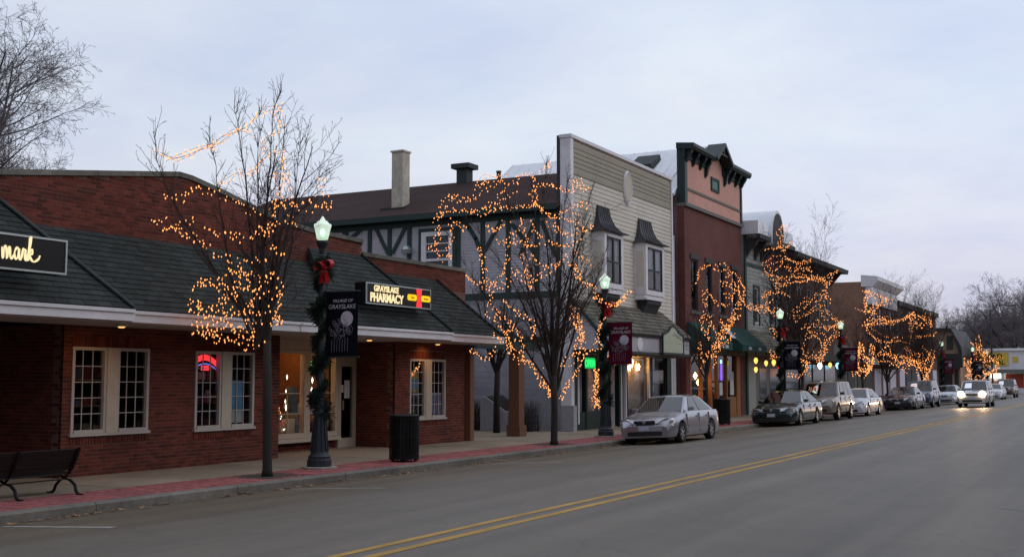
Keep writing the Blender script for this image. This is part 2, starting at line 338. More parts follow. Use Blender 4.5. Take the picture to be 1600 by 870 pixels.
M = dict(
    brick=mat('red_brick', (0.150, 0.030, 0.017), 0.9, 0.3, 18, 0.4, 60, rand=0.42, dirt=0.38),
    mortar=mat('mortar', (0.165, 0.095, 0.075), 0.95, 0.15, 12),
    coping=mat('coping_stone', (0.17, 0.16, 0.135), 0.95, 0.3, 4, 0.3, 30, rand=0.15, dirt=0.3),
    shingle=mat('green_grey_shingle', (0.034, 0.040, 0.036), 0.95, 0.3, 30, 0.4, 90, rand=0.28, dirt=0.2),
    rooffelt=mat('roof_underlay', (0.03, 0.035, 0.035), 0.95),
    ridge=mat('hip_cap', (0.045, 0.052, 0.047), 0.95, 0.2, 20, rand=0.15),
    white=mat('white_paint', (0.72, 0.69, 0.70), 0.6, 0.08, 5, dirt=0.12),
    frame=mat('window_frame_paint', (0.50, 0.455, 0.41), 0.6, 0.08, 5, dirt=0.15),
    cream=mat('cream_paint', (0.50, 0.43, 0.34), 0.6, 0.08, 5),
    soffit=mat('soffit_board', (0.45, 0.38, 0.35), 0.8, 0.1, 6),
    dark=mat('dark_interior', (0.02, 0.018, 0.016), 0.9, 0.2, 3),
    room=mat('shop_wall', (0.20, 0.085, 0.035), 0.9, 0.2, 2),
    black=mat('black_metal', (0.005, 0.005, 0.005), 0.45, 0.2, 10, spec=0.25),
    signblack=mat('sign_face_black', (0.012, 0.011, 0.011), 0.35, 0.1, 3, spec=0.3),
    silver=mat('aluminium', (0.5, 0.55, 0.53), 0.35, 0.1, 8, metal=0.7),
    iron=mat('lamp_iron', (0.016, 0.025, 0.03), 0.5, 0.25, 10, spec=0.5),
    concrete=mat('sidewalk_concrete', (0.30, 0.235, 0.165), 0.9, 0.18, 7, 0.25, 80, rand=0.08, dirt=0.25),
    kerb=mat('kerb_concrete', (0.20, 0.18, 0.15), 0.9, 0.25, 8, 0.35, 60, rand=0.1, dirt=0.35),
    paver=mat('red_paver', (0.34, 0.105, 0.10), 0.9, 0.22, 14, 0.3, 70, rand=0.22, dirt=0.2),
    yellow=mat('yellow_road_paint', (0.52, 0.30, 0.06), 0.75, 0.3, 22, dirt=0.35),
    whiteline=mat('white_road_paint', (0.42, 0.42, 0.40), 0.8, 0.35, 25, dirt=0.4),
    bark=mat('bark', (0.030, 0.024, 0.020), 0.95, 0.3, 25, 0.5, 50),
    twig=mat('twig', (0.055, 0.036, 0.032), 0.95, 0.25, 10),
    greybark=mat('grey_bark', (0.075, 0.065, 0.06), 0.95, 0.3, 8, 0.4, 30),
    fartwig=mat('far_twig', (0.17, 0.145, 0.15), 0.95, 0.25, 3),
    garland=mat('garland_needles', (0.010, 0.024, 0.014), 0.9, 0.4, 30),
    bow=mat('red_ribbon', (0.55, 0.012, 0.02), 0.45, 0.15, 10),
    bannerblack=mat('black_banner', (0.006, 0.007, 0.012), 0.95, 0.15, 5, spec=0.05),
    bannerred=mat('maroon_banner', (0.085, 0.008, 0.02), 0.95, 0.15, 5, spec=0.05),
    print_=mat('banner_print', (0.5, 0.48, 0.55), 0.85, 0.25, 12),
    printdim=mat('banner_print_dim', (0.22, 0.21, 0.27), 0.85, 0.25, 12),
    timber=mat('dark_green_timber', (0.022, 0.045, 0.04), 0.7, 0.2, 8),
    lavboard=mat('lavender_grey_board', (0.46, 0.44, 0.47), 0.8, 0.1, 4, 0.15, 30, rand=0.05, dirt=0.15),
    lavblock=mat('painted_block', (0.35, 0.34, 0.37), 0.85, 0.1, 5, 0.3, 30, rand=0.06, dirt=0.2),
    brownroof=mat('brown_roof_shingle', (0.068, 0.037, 0.033), 0.95, 0.3, 14, 0.5, 50, dirt=0.2),
    chimney=mat('stucco_chimney', (0.56, 0.50, 0.40), 0.95, 0.3, 5, 0.5, 20, dirt=0.4),
    creamboard=mat('cream_clapboard', (0.60, 0.545, 0.46), 0.7, 0.06, 3, rand=0.04, dirt=0.12),
    tanboard=mat('tan_clapboard', (0.31, 0.272, 0.205), 0.7, 0.06, 3, rand=0.05, dirt=0.12),
    seam=mat('dark_seamed_metal', (0.07, 0.07, 0.075), 0.45, 0.3, 6, metal=0.4, dirt=0.3),
    metalroof=mat('pale_metal_roof', (0.80, 0.82, 0.84), 0.5, 0.06, 3, metal=0.0, dirt=0.1),
    oldshingle=mat('weathered_shingle', (0.15, 0.135, 0.105), 0.95, 0.35, 14, 0.4, 60, rand=0.3, dirt=0.2),
    green=mat('dark_green_paint', (0.007, 0.020, 0.018), 0.5, 0.15, 6),
    awning=mat('green_canvas', (0.012, 0.06, 0.05), 0.85, 0.15, 5),
    salmon=mat('salmon_stucco', (0.62, 0.33, 0.26), 0.9, 0.08, 3, 0.15, 60, dirt=0.12),
    band=mat('grey_green_band', (0.15, 0.14, 0.13), 0.8, 0.1, 4),
    brownbrick=brick_mat('brown_brick', (0.155, 0.036, 0.026), (0.115, 0.029, 0.022), (0.12, 0.065, 0.055)),
    sidebrick=brick_mat('old_side_brick', (0.14, 0.075, 0.055), (0.10, 0.055, 0.045), (0.18, 0.14, 0.12), axis='y'),
    lowbrick=brick_mat('tan_side_brick', (0.27, 0.135, 0.085), (0.21, 0.105, 0.07), (0.24, 0.16, 0.12), axis='y'),
    darkbrick=brick_mat('dark_brick', (0.10, 0.035, 0.03), (0.07, 0.03, 0.028), (0.12, 0.09, 0.08)),
    greyboard=mat('grey_siding', (0.32, 0.33, 0.30), 0.8, 0.08, 4, dirt=0.15),
    redpanel=mat('red_panel', (0.22, 0.03, 0.03), 0.7, 0.1, 4),
    darkstone=mat('dark_trim', (0.035, 0.038, 0.04), 0.7, 0.2, 4),
    wood=mat('orange_wood', (0.34, 0.13, 0.035), 0.6, 0.25, 5, stretch=(6, 6, 1)),
    post=mat('brown_post', (0.17, 0.075, 0.04), 0.8, 0.25, 6, stretch=(8, 8, 1)),
    benchwood=mat('bench_slat', (0.012, 0.006, 0.005), 0.7, 0.25, 8),
    monument=mat('monument_concrete', (0.30, 0.29, 0.31), 0.9, 0.15, 5, 0.2, 40),
    plaque=mat('bronze_plaque', (0.07, 0.06, 0.05), 0.5, 0.2, 10, metal=0.5),
    hedge=mat('hedge_twig', (0.05, 0.04, 0.04), 0.95, 0.3, 10),
    soil=mat('soil', (0.07, 0.055, 0.045), 1.0, 0.35, 15, 0.5, 40),
    grass=mat('winter_grass', (0.09, 0.085, 0.05), 1.0, 0.3, 2, dirt=0.3),
    leaf=mat('dead_leaf', (0.28, 0.15, 0.07), 0.9, 0.4, 3, rand=0.5),
    tyre=mat('tyre_rubber', (0.012, 0.012, 0.012), 0.85, 0.2, 20),
    rim=mat('alloy', (0.42, 0.42, 0.42), 0.35, 0.1, 10, metal=0.8),
    trim=mat('black_plastic', (0.015, 0.015, 0.016), 0.6, 0.2, 10),
    lens=mat('headlamp_lens', (0.55, 0.56, 0.58), 0.12, 0.15, 20, metal=0.5, coat=0.5),
    amber=mat('amber_lens', (0.55, 0.2, 0.03), 0.2, 0.1, 20),
    redlens=mat('red_lens', (0.35, 0.01, 0.01), 0.2, 0.1, 20),
    plate=mat('number_plate', (0.45, 0.47, 0.55), 0.5, 0.15, 10),
    poster_blue=mat('blue_poster', (0.22, 0.45, 0.68), 0.7, 0.3, 6),
    poster_white=mat('white_poster', (0.75, 0.75, 0.72), 0.7, 0.2, 8),
    poster_yellow=mat('yellow_poster', (0.75, 0.55, 0.18), 0.7, 0.3, 6),
    poster_violet=mat('violet_poster', (0.4, 0.37, 0.6), 0.7, 0.6, 9),
    goods_red=mat('red_goods', (0.3, 0.05, 0.03), 0.7, 0.3, 8),
    goods_tan=mat('tan_goods', (0.33, 0.22, 0.13), 0.8, 0.3, 8),
    goods_blue=mat('blue_goods', (0.12, 0.18, 0.28), 0.8, 0.3, 8),
    yellowsign=mat('yellow_sign', (0.62, 0.43, 0.05), 0.5, 0.1, 4),
    window=glass('window_glass', (0.8, 0.84, 0.84), 0.8),
    cargl=glass('car_glass', (0.16, 0.21, 0.2), 1.0, 0.02, 1.9),
    g_bulb=glow('warm_bulb', (1.0, 0.36, 0.105), 2.4),
    g_letters=glow('lit_letters', (1.0, 0.80, 0.45), 1.15),
    g_amber=glow('lit_amber', (1.0, 0.62, 0.02), 1.1),
    g_red=glow('neon_red', (1.0, 0.04, 0.05), 1.6),
    g_blue=glow('neon_blue', (0.25, 0.25, 1.0), 0.9),
    g_green=glow('neon_green', (0.03, 1.0, 0.18), 1.3),
    g_purple=glow('neon_purple', (0.25, 0.09, 1.0), 1.6),
    g_warm=glow('shop_lamp', (1.0, 0.46, 0.14), 38.0, True),
    g_white=glow('white_light', (1.0, 0.93, 0.75), 4.0),
    g_cyan=glow('cyan_light', (0.25, 0.75, 1.0), 3.0),
    g_yel=glow('yellow_light', (1.0, 0.6, 0.12), 1.7),
    g_head=glow('headlight_glow', (1.0, 0.66, 0.36), 24.0, True),
)

# ================================================================== GROUND, ROAD, PAVEMENT
SW = -0.12                       # top of the pavement
CX = -6.64                       # middle of the road
KX = -13.25                      # face of the kerb
PROF = [(0.0, 0.0), (2.4, -0.06), (4.4, -0.15), (6.61, -0.27)]       # cross fall of the road from its middle
def road_z(x):
    d = abs(x - CX)
    for (a, za), (b, zb) in zip(PROF, PROF[1:]):
        if d <= b: return za + (zb - za) * (d - a) / (b - a)
    return PROF[-1][1]

def road_mat():
    m = mat('worn_asphalt', (0.165, 0.140, 0.107), 0.52, 0.2, 70, 0.5, 120, spec=0.3)
    nt = m.node_tree; N = nt.nodes; Lk = nt.links
    b = N['Principled BSDF']
    gp = N.new('ShaderNodeNewGeometry')
    src = b.inputs['Base Color'].links[0].from_socket
    # long wear tracks and oil lines along the street, patches across them
    mp = N.new('ShaderNodeMapping'); mp.inputs['Scale'].default_value = (1.15, 0.025, 1)
    Lk.new(gp.outputs['Position'], mp.inputs[0])
    n1 = N.new('ShaderNodeTexNoise'); n1.inputs['Scale'].default_value = 1.0; n1.inputs['Detail'].default_value = 5; n1.inputs['Roughness'].default_value = 0.6
    Lk.new(mp.outputs[0], n1.inputs['Vector'])
    r1 = N.new('ShaderNodeMapRange'); r1.inputs[1].default_value = 0.3; r1.inputs[2].default_value = 0.7; r1.inputs[3].default_value = 0.68; r1.inputs[4].default_value = 1.2
    Lk.new(n1.outputs[0], r1.inputs[0])
    n2 = N.new('ShaderNodeTexNoise'); n2.inputs['Scale'].default_value = 0.35; n2.inputs['Detail'].default_value = 8; n2.inputs['Roughness'].default_value = 0.7
    Lk.new(gp.outputs['Position'], n2.inputs['Vector'])
    r2 = N.new('ShaderNodeMapRange'); r2.inputs[1].default_value = 0.3; r2.inputs[2].default_value = 0.7; r2.inputs[3].default_value = 0.85; r2.inputs[4].default_value = 1.12
    Lk.new(n2.outputs[0], r2.inputs[0])
    # cracks
    vo = N.new('ShaderNodeTexVoronoi'); vo.feature = 'DISTANCE_TO_EDGE'; vo.inputs['Scale'].default_value = 0.33
    nd = N.new('ShaderNodeTexNoise'); nd.inputs['Scale'].default_value = 1.3; nd.inputs['Detail'].default_value = 5
    Lk.new(gp.outputs['Position'], nd.inputs['Vector'])
    ad = N.new('ShaderNodeMixRGB'); ad.blend_type = 'ADD'; ad.inputs[0].default_value = 1.6
    Lk.new(gp.outputs['Position'], ad.inputs[1]); Lk.new(nd.outputs['Color'], ad.inputs[2]); Lk.new(ad.outputs[0], vo.inputs['Vector'])
    r3 = N.new('ShaderNodeMapRange'); r3.inputs[1].default_value = 0.0; r3.inputs[2].default_value = 0.014; r3.inputs[3].default_value = 0.86; r3.inputs[4].default_value = 1.0
    Lk.new(vo.outputs['Distance'], r3.inputs[0])
    a = N.new('ShaderNodeMath'); a.operation = 'MULTIPLY'; Lk.new(r1.outputs[0], a.inputs[0]); Lk.new(r2.outputs[0], a.inputs[1])
    c = N.new('ShaderNodeMath'); c.operation = 'MULTIPLY'; Lk.new(a.outputs[0], c.inputs[0]); Lk.new(r3.outputs[0], c.inputs[1])
    # older, browner asphalt in the parking strip, with a ragged seam to the travel lane
    sx = N.new('ShaderNodeSeparateXYZ'); Lk.new(gp.outputs['Position'], sx.inputs[0])
    jx = N.new('ShaderNodeMath'); jx.operation = 'MULTIPLY_ADD'; jx.inputs[1].default_value = 0.9; Lk.new(n2.outputs[0], jx.inputs[0]); Lk.new(sx.outputs[0], jx.inputs[2])
    r4 = N.new('ShaderNodeMapRange'); r4.inputs[1].default_value = -10.55; r4.inputs[2].default_value = -10.1; r4.inputs[3].default_value = 1; r4.inputs[4].default_value = 0
    Lk.new(jx.outputs[0], r4.inputs[0])
    old = N.new('ShaderNodeMixRGB'); old.blend_type = 'MULTIPLY'; old.inputs[2].default_value = (0.86, 0.81, 0.72, 1)
    Lk.new(r4.outputs[0], old.inputs[0]); Lk.new(src, old.inputs[1])
    hs = N.new('ShaderNodeHueSaturation'); Lk.new(old.outputs[0], hs.inputs['Color']); Lk.new(c.outputs[0], hs.inputs['Value'])
    Lk.new(hs.outputs[0], b.inputs['Base Color'])
    return m
M['road'] = road_mat()

MB().quad((-900, -400, -0.42), (900, -400, -0.42), (900, 1500, -0.42), (-900, 1500, -0.42)).build('ground', M['grass'], kind='structure')
mb = MB()
xs = [KX + 0.0, CX - 4.4, CX - 3.3, CX - 2.4, CX - 1.2, CX, CX + 1.2, CX + 2.4, CX + 4.4, CX + 6.61]
ys = [-40, 0, 20, 40, 80, 160, 300]
for j, y in enumerate(ys):
    for x in xs: mb.v.append((x, y, road_z(x)))
n = len(xs)
for j in range(len(ys) - 1):
    for i in range(n - 1): mb.f.append((j * n + i, j * n + i + 1, (j + 1) * n + i + 1, (j + 1) * n + i))
road = mb.build('road', M['road'], kind='structure', smooth=True)

def ragged_strip(x0, x1, y0, y1, step, amp):
    b = MB(); y = y0; L = []
    while y <= y1:
        L.append((x0 + rng.uniform(-amp, amp), x1 + rng.uniform(-amp, amp), y)); y += step
    for p, q in zip(L, L[1:]):
        b.quad((p[0], p[2], road_z(p[0]) + .004), (p[1], p[2], road_z(p[1]) + .004), (q[1], q[2], road_z(q[1]) + .004), (q[0], q[2], road_z(q[0]) + .004))
    return b
for xa in (-6.70, -6.42):
    ragged_strip(xa, xa + .115, 2, 220, .6, .007).build('centre_line', M['yellow'], road)
# parking bay marks between the kerb and the traffic lane, on both sides
for yb in [10.25, 16.05, 22.85, 30.0, 37.3, 44.3, 51.4, 58.5, 65.6, 72.7]:
    b = MB(); k = 8
    for i in range(k):
        xa, xb = -13.0 + 2.0 * i / k, -13.0 + 2.0 * (i + 1) / k
        w0, w1 = .05 + rng.uniform(-.012, .012), .05 + rng.uniform(-.012, .012)
        b.quad((xa, yb - w0, road_z(xa) + .004), (xb, yb - w1, road_z(xb) + .004), (xb, yb + w1, road_z(xb) + .004), (xa, yb + w0, road_z(xa) + .004))
    b.build('bay_mark', M['whiteline'], road)
for yb in [10.95, 18.0, 25.0]:
    b = MB()
    b.quad((-1.75, yb - .05, road_z(-1.75) + .004), (-.3, yb - .05, road_z(-.3) + .004), (-.3, yb + .05, road_z(-.3) + .004), (-1.75, yb + .05, road_z(-1.75) + .004))
    b.build('bay_mark', M['whiteline'], road)

# kerb stones, brick band and slabs on the far side; kerb and slabs on the near side
def make_kerb(name, xf, xb, back):
    root = thing(name, None, None, (xf, 0, SW)); mark(root, kind='structure')
    y = -12.0
    while y < 170:
        L = 3.0 if y < 70 else 12
        b = MB(); e = .018
        pts = [(xf, -.42), (xf, SW - .03), (xf + (xb - xf) * .16, SW), (xb, SW), (xb, -.42)]
        if xf > xb: pts = pts[::-1]
        b.prism([(px, y + .008, pz) for px, pz in pts], (0, L - .016, 0))
        b.build('kerb_stone', M['kerb'], root)
        y += L
    return root
make_kerb('kerb', KX, KX - .19, -1)
make_kerb('near_kerb', CX + 6.61, CX + 6.80, 1)

band = thing('brick_paving', None, None, (-14, 0, SW)); mark(band, kind='structure')
MB().box(-14.66, -13.445, -12, 170, -.42, SW - .01).build('bedding', M['mortar'], band)
pit_y = [16.75, 28.5, 41.6, 54.2, 71.0, 82.0]
foot_y = [18.65, 32.9, 53.4, 66.0]
pv = []
y = 4.0
row = 0
while y < 62:
    for i in range(6):
        xa = -14.655 + i * .2015 + (0.1 if row % 2 else 0)
        xb = min(xa + .195, -13.45)
        if row % 2 and i == 0: pv.append((-14.655, -14.56, y))
        if any(abs(y - p) < .62 and -14.62 < (xa + xb) / 2 < -13.6 for p in pit_y): continue
        if xb - xa > .05: pv.append((xa, xb, y))
    y += .103 if y < 40 else .206; row += 1
far_from_start = MB()
unit = MB().box(-.5, .5, -.5, .5, -.5, .5)
paver_mesh = unit.mesh('paver', M['paver'])
pv_v = [p for p in pv if 10.2 < p[2] < 60]
near = set(map(tuple, sorted(pv_v, key=lambda p: p[2] + rng.random() * .01)[:300]))
locs = []
for xa, xb, yy in pv:
    w = .098 if yy < 40 else .2
    dz = rng.uniform(-.003, .003)
    if (xa, xb, yy) in near: locs.append((((xa + xb) / 2, yy + w / 2, SW - .02 + dz), (xb - xa, w, .04)))
    else: far_from_start.box(xa, xb, yy, yy + w, SW - .03, SW + dz)
pieces('paver', paver_mesh, locs, band)
far_from_start.box(-14.655, -13.45, 62.2, 170, SW - .03, SW)
far_from_start.box(-14.655, -13.45, -12, 3.9, SW - .03, SW)
far_from_start.build('paver_field', M['paver'], band, kind='stuff')
for p in pit_y[:6]:
    b = MB(); k = 14
    b.poly([(-14.08 + .52 * math.cos(2 * math.pi * i / k) * rng.uniform(.9, 1.05), p + .6 * math.sin(2 * math.pi * i / k) * rng.uniform(.9, 1.02), SW - .006) for i in range(k)])
    b.build('tree_pit', M['soil'], band)

pave = thing('sidewalk', None, None, (-16, 0, SW)); mark(pave, kind='structure')
MB().box(-30, -14.665, -12, 170, -.42, SW - .012).build('sidewalk_bed', M['kerb'], pave)
y = 3.0
while y < 150:
    L = 1.55 if y < 62 else 6
    for xa, xb in ((-16.15, -14.67), (-17.62, -16.165)):
        MB().box(xa, xb, y, y + L - .014, SW - .05, SW + rng.uniform(-.003, .003)).build('slab', M['concrete'], pave)
    if 28 < y < 36 or 19 < y < 27:
        MB().box(-21.2, -17.635, y, y + L - .014, SW - .05, SW).build('slab', M['concrete'], pave)
    y += L
near_walk = thing('near_sidewalk', None, None, (2, 0, SW)); mark(near_walk, kind='structure')
for i in range(30):
    MB().box(.17, 3.2, -12 + i * 5, -7.02 + i * 5, -.42, SW).build('slab', M['concrete'], near_walk)

# dead leaves in the gutter: nobody could count them
b = MB()
for i in range(900):
    y = rng.uniform(8, 48); x = KX + .03 + abs(rng.gauss(0, .17)); s = rng.uniform(.02, .07)
    if rng.random() < .35 and not math.sin(y * 1.7) > 0: continue
    a = rng.uniform(0, 6.28); z = road_z(x) + .006
    p = [(x + s * math.cos(a + q) * f, y + s * math.sin(a + q) * f, z + rng.uniform(0, .025)) for q, f in ((0, 1), (1.4, .6), (3.1, 1), (4.6, .6))]
    b.add(p, [(0, 1, 2, 3)])
b.build('gutter_leaves', M['leaf'], kind='stuff')

# ================================================================== BRICKWORK HELPERS
class Bricks:
    def __init__(s): s.L = []
    def wall(s, axis, plane, s0, s1, z0, z1, holes=(), top=None, face=1):
        """axis 'x': wall facing +X at X=plane, running along Y; axis 'y': wall facing -Y at Y=plane, running along X"""
        H, W, J = .057, .202, .014
        z = z0; k = 0
        while z + .03 < z1:
            h = min(H, z1 - z)
            st = s0 - (0 if k % 2 == 0 else (W + J) / 2)
            while st < s1:
                a, b_ = max(st, s0), min(st + W, s1)
                segs = [(a, b_)]
                for (ha, hb, hz0, hz1) in holes:
                    if z + h * .5 > hz0 and z + h * .5 < hz1:
                        ns = []
                        for p, q in segs:
                            if q <= ha or p >= hb: ns.append((p, q)); continue
                            if p < ha: ns.append((p, ha))
                            if q > hb: ns.append((hb, q))
                        segs = ns
                for p, q in segs:
                    if q - p < .03: continue
                    if top and z + h > top((p + q) / 2): continue
                    s.L.append((axis, plane, p, q, z, z + h))
                st += W + J
            z += H + J; k += 1
    def soldiers(s, plane, s0, s1, z0, z1):
        a = s0
        while a + .03 < s1:
            s.L.append(('x', plane + .002, a, min(a + .058, s1), z0, z1)); a += .072
    def finish(s, parent, m):
        def key(t):
            ax, pl, p, q, z0, z1 = t
            c = Vector((pl, (p + q) / 2, (z0 + z1) / 2)) if ax == 'x' else Vector(((p + q) / 2, pl, (z0 + z1) / 2))
            d = c - EYE; out = d.dot(_f)
            vis = (d.dot(_r) / out * FPX + 800) if out > 0 else -99
            if vis < 8 or vis > 1592: return 1e9
            w = (q - p) * (z1 - z0) * (abs(d.x) if ax == 'x' else abs(d.y)) / d.length ** 3
            return -w
        L = sorted(s.L, key=key)
        me = unit.mesh('brick', m); big = []
        rest = MB()
        for i, (ax, pl, p, q, z0, z1) in enumerate(L):
            pr = rng.uniform(-.003, .003)
            if ax == 'x': c = (pl - .03 + pr, (p + q) / 2, (z0 + z1) / 2); sz = (.06, q - p, z1 - z0)
            else: c = ((p + q) / 2, pl + .03 + pr, (z0 + z1) / 2); sz = (q - p, .06, z1 - z0)
            if i < 300: big.append((c, sz))
            else: rest.box(c[0] - sz[0] / 2, c[0] + sz[0] / 2, c[1] - sz[1] / 2, c[1] + sz[1] / 2, c[2] - sz[2] / 2, c[2] + sz[2] / 2)
        pieces('brick', me, big, parent)
        rest.build('brickwork', m, parent, kind='stuff')

def sheet_with_holes(mb, x0, x1, s0, s1, z0, z1, holes):
    """a wall slab between X=x0 and x1 with rectangular openings (s0, s1, z0, z1)"""
    cuts = sorted(set([s0, s1] + [h[0] for h in holes] + [h[1] for h in holes]))
    for a, b_ in zip(cuts, cuts[1:]):
        hs = sorted([h for h in holes if h[0] < (a + b_) / 2 < h[1]], key=lambda h: h[2])
        z = z0
        for h in hs:
            if h[2] > z: mb.box(x0, x1, a, b_, z, h[2])
            z = h[3]
        if z < z1: mb.box(x0, x1, a, b_, z, z1)

def sash(parent, y0, y1, z0, z1, X, cols, rows, frame=.06, m='frame', mull=.015, deep=.09):
    """window facing +X: frame, glass, glazing bars as parts"""
    b = MB(); x0, x1 = X - deep, X + .025
    b.box(x0, x1, y0, y0 + frame, z0, z1); b.box(x0, x1, y1 - frame, y1, z0, z1)
    b.box(x0, x1, y0 + frame, y1 - frame, z1 - frame, z1); b.box(x0, x1 + .02, y0 + frame, y1 - frame, z0, z0 + frame)
    w = b.build('window', M[m], parent)
    gx = X - .045
    if cols * rows > 1:
        g = MB(); ya, yb, za, zb = y0 + frame, y1 - frame, z0 + frame, z1 - frame
        for i in range(1, cols):
            c = ya + (yb - ya) * i / cols; g.box(gx - .012, gx + .012, c - mull / 2, c + mull / 2, za, zb)
        for j in range(1, rows):
            c = za + (zb - za) * j / rows
            for i in range(cols):
                p, q = ya + (yb - ya) * i / cols + mull / 2 * (i > 0), ya + (yb - ya) * (i + 1) / cols - mull / 2 * (i < cols - 1)
                g.box(gx - .012, gx + .011, p, q, c - mull / 2, c + mull / 2)
        g.build('glazing_bar', M[m], w)
    MB().quad((gx - .002, y0 + frame, z0 + frame), (gx - .002, y1 - frame, z0 + frame), (gx - .002, y1 - frame, z1 - frame), (gx - .002, y0 + frame, z1 - frame)).build('pane', M['window'], w)
    return w

class Shingles:
    def __init__(s): s.L = []
    def slope(s, e0, e1, t0, t1, ex=.135, w=.3, th=.02):
        """plane with eave e0-e1 and top t0-t1 (trapezoid); butt-lapped tabs in courses"""
        e0, e1, t0, t1 = map(Vector, (e0, e1, t0, t1))
        nrm = (e1 - e0).cross(t0 - e0).normalized()
        if nrm.z < 0: nrm = -nrm
        hgt = ((t0 + t1) / 2 - (e0 + e1) / 2).length; k = max(1, int(round(hgt / ex)))
        for i in range(k):
            f0, f1 = i / k, min(1.0, (i + 1.12) / k)
            a0, b0 = e0.lerp(t0, f0), e1.lerp(t1, f0); a1, b1 = e0.lerp(t0, f1), e1.lerp(t1, f1)
            L = (b0 - a0).length; d = (b0 - a0).normalized(); u = (b1 - a1); 
            la, lb = (a1 - a0).dot(d), (b1 - a0).dot(d)
            c = -(w / 2 if i % 2 else 0) + rng.uniform(-.03, .03)
            upv = (a1 - a0) - d * la
            while c < L:
                p, q = max(c, 0), min(c + w - .008, L)
                if q - p > .02:
                    pt, qt = min(max(p, la), lb), min(max(q, la), lb)
                    if qt - pt < .005: qt = pt + .005
                    lift = nrm * (th + rng.uniform(-.003, .004))
                    P = [a0 + d * p, a0 + d * q, a0 + d * qt + upv, a0 + d * pt + upv]
                    T = [P[0] + lift, P[1] + lift, P[2] + nrm * .006, P[3] + nrm * .006]
                    s.L.append(P + T)
                c += w
    def finish(s, parent, m, limit=300):
        def key(P):
            c = (P[0] + P[2]) / 2; d = c - EYE; out = d.dot(_f); v = d.dot(_r) / out * FPX + 800
            return 1e9 if v < 5 else d.length
        L = sorted(s.L, key=key); fs = [(3, 2, 1, 0), (4, 5, 6, 7), (0, 1, 5, 4), (1, 2, 6, 5), (2, 3, 7, 6), (3, 0, 4, 7)]
        rest = MB()
        for i, P in enumerate(L):
            if i < limit: MB().add(P, fs).build('shingle', m, parent)
            else: rest.add(P, fs)
        if rest.v: rest.build('shingle_field', m, parent, kind='stuff')

# ================================================================== BRICK SHOP (card shop and pharmacy, one low building)
XF = -17.0
shop = thing('brick_shop', 'low red brick shop building with green shingled overhanging roof and multi-pane white windows', 'building', (-17, 21, SW))
H_HOLES = [(14.73, 16.6, .66, 2.24), (17.87, 19.68, .63, 2.23), (25.88, 27.69, .6, 2.19)]
PAR = [(3, 4.86), (12.2, 5.06), (13.07, 5.14), (17.25, 5.76), (17.62, 5.74), (18.66, 5.56), (20.39, 5.20), (21.68, 5.10), (23.66, 5.06), (23.665, 4.74), (28.8, 4.74)]
def par_top(y):
    for (a, za), (b_, zb) in zip(PAR, PAR[1:]):
        if a <= y <= b_: return za + (zb - za) * (y - a) / (b_ - a)
    return 4.74
REC0, REC1 = 20.55, 25.2
b = MB()
sheet_with_holes(b, -17.25, -17.006, 14.54, REC0, -.3, 2.64, H_HOLES[:2])
sheet_with_holes(b, -17.25, -17.006, REC1, 28.8, -.3, 2.64, H_HOLES[2:])
b.box(-18.75, -17.25, 14.546, 14.7, -.3, 2.64)            # return of the left entrance
b.box(-18.6, -17.25, REC1 + .006, REC1 + .2, -.3, 2.64)    # return of the pharmacy entrance
b.box(-18.6, -17.25, REC0 - .2, REC0, -.3, 2.64)
b.box(-18.9, -18.7, 3, 14.55, -.3, 2.64)
for (ya, za), (yb, zb) in zip(PAR, PAR[1:]):               # parapet backing
    if yb - ya > .01: b.prism([(-17.25, ya, 2.64), (-17.25, yb, 2.64), (-17.25, yb, zb), (-17.25, ya, za)], (.244, 0, 0))
b.box(-32, -17.26, 28.6, 28.8, -.3, 4.6)
b.box(-32, -17.26, 3, 3.2, -.3, 4.6)
b.box(-32, -31.8, 3.2, 28.6, -.3, 4.6)
b.build('wall', M['mortar'], shop)
MB().box(-31.8, -17.27, 3.2, 28.6, 4.3, 4.42).build('flat_roof', M['rooffelt'], shop)
br = Bricks()
br.wall('x', XF, 14.54, REC0, SW, 2.62, [(h[0] - .005, h[1] + .005, h[2] - .2, h[3] + .21) for h in H_HOLES[:2]])
br.wall('x', XF, REC1, 28.8, SW, 2.62, [(h[0] - .005, h[1] + .005, h[2] - .2, h[3] + .21) for h in H_HOLES[2:]])
for h in H_HOLES:
    br.soldiers(XF, h[0], h[1], h[3] + .005, h[3] + .2)
    br.soldiers(XF + .012, h[0], h[1], h[2] - .2, h[2] - .09)
br.wall('y', 14.54, -18.72, -17.06, SW, 2.62)
br.wall('y', REC1, -18.32, -17.06, SW, 2.62)
br.wall('x', XF, 9, 28.8, 4.15, 6, top=par_top)
br.wall('x', -18.3, REC0, 24.43, SW, .2)
br.finish(shop, M['brick'])
# coping stones
for (ya, za), (yb, zb) in zip(PAR, PAR[1:]):
    if yb - ya < .02: continue
    k = max(1, int((yb - ya) / 1.0)); 
    for i in range(k):
        a, c = ya + (yb - ya) * i / k, ya + (yb - ya) * (i + 1) / k
        z_a, z_c = par_top(a + 1e-4), par_top(c - 1e-4)
        b = MB(); b.prism([(-17.3, a + .004, z_a), (-17.3, c - .004, z_c), (-17.3, c - .004, z_c + .1), (-17.3, a + .004, z_a + .1)], (.35, 0, 0)); b.build('coping_stone', M['coping'], shop)
b = MB(); b.box(-30, -17.0, 28.7, 28.86, 4.745, 4.84); b.build('coping_stone', M['coping'], shop)

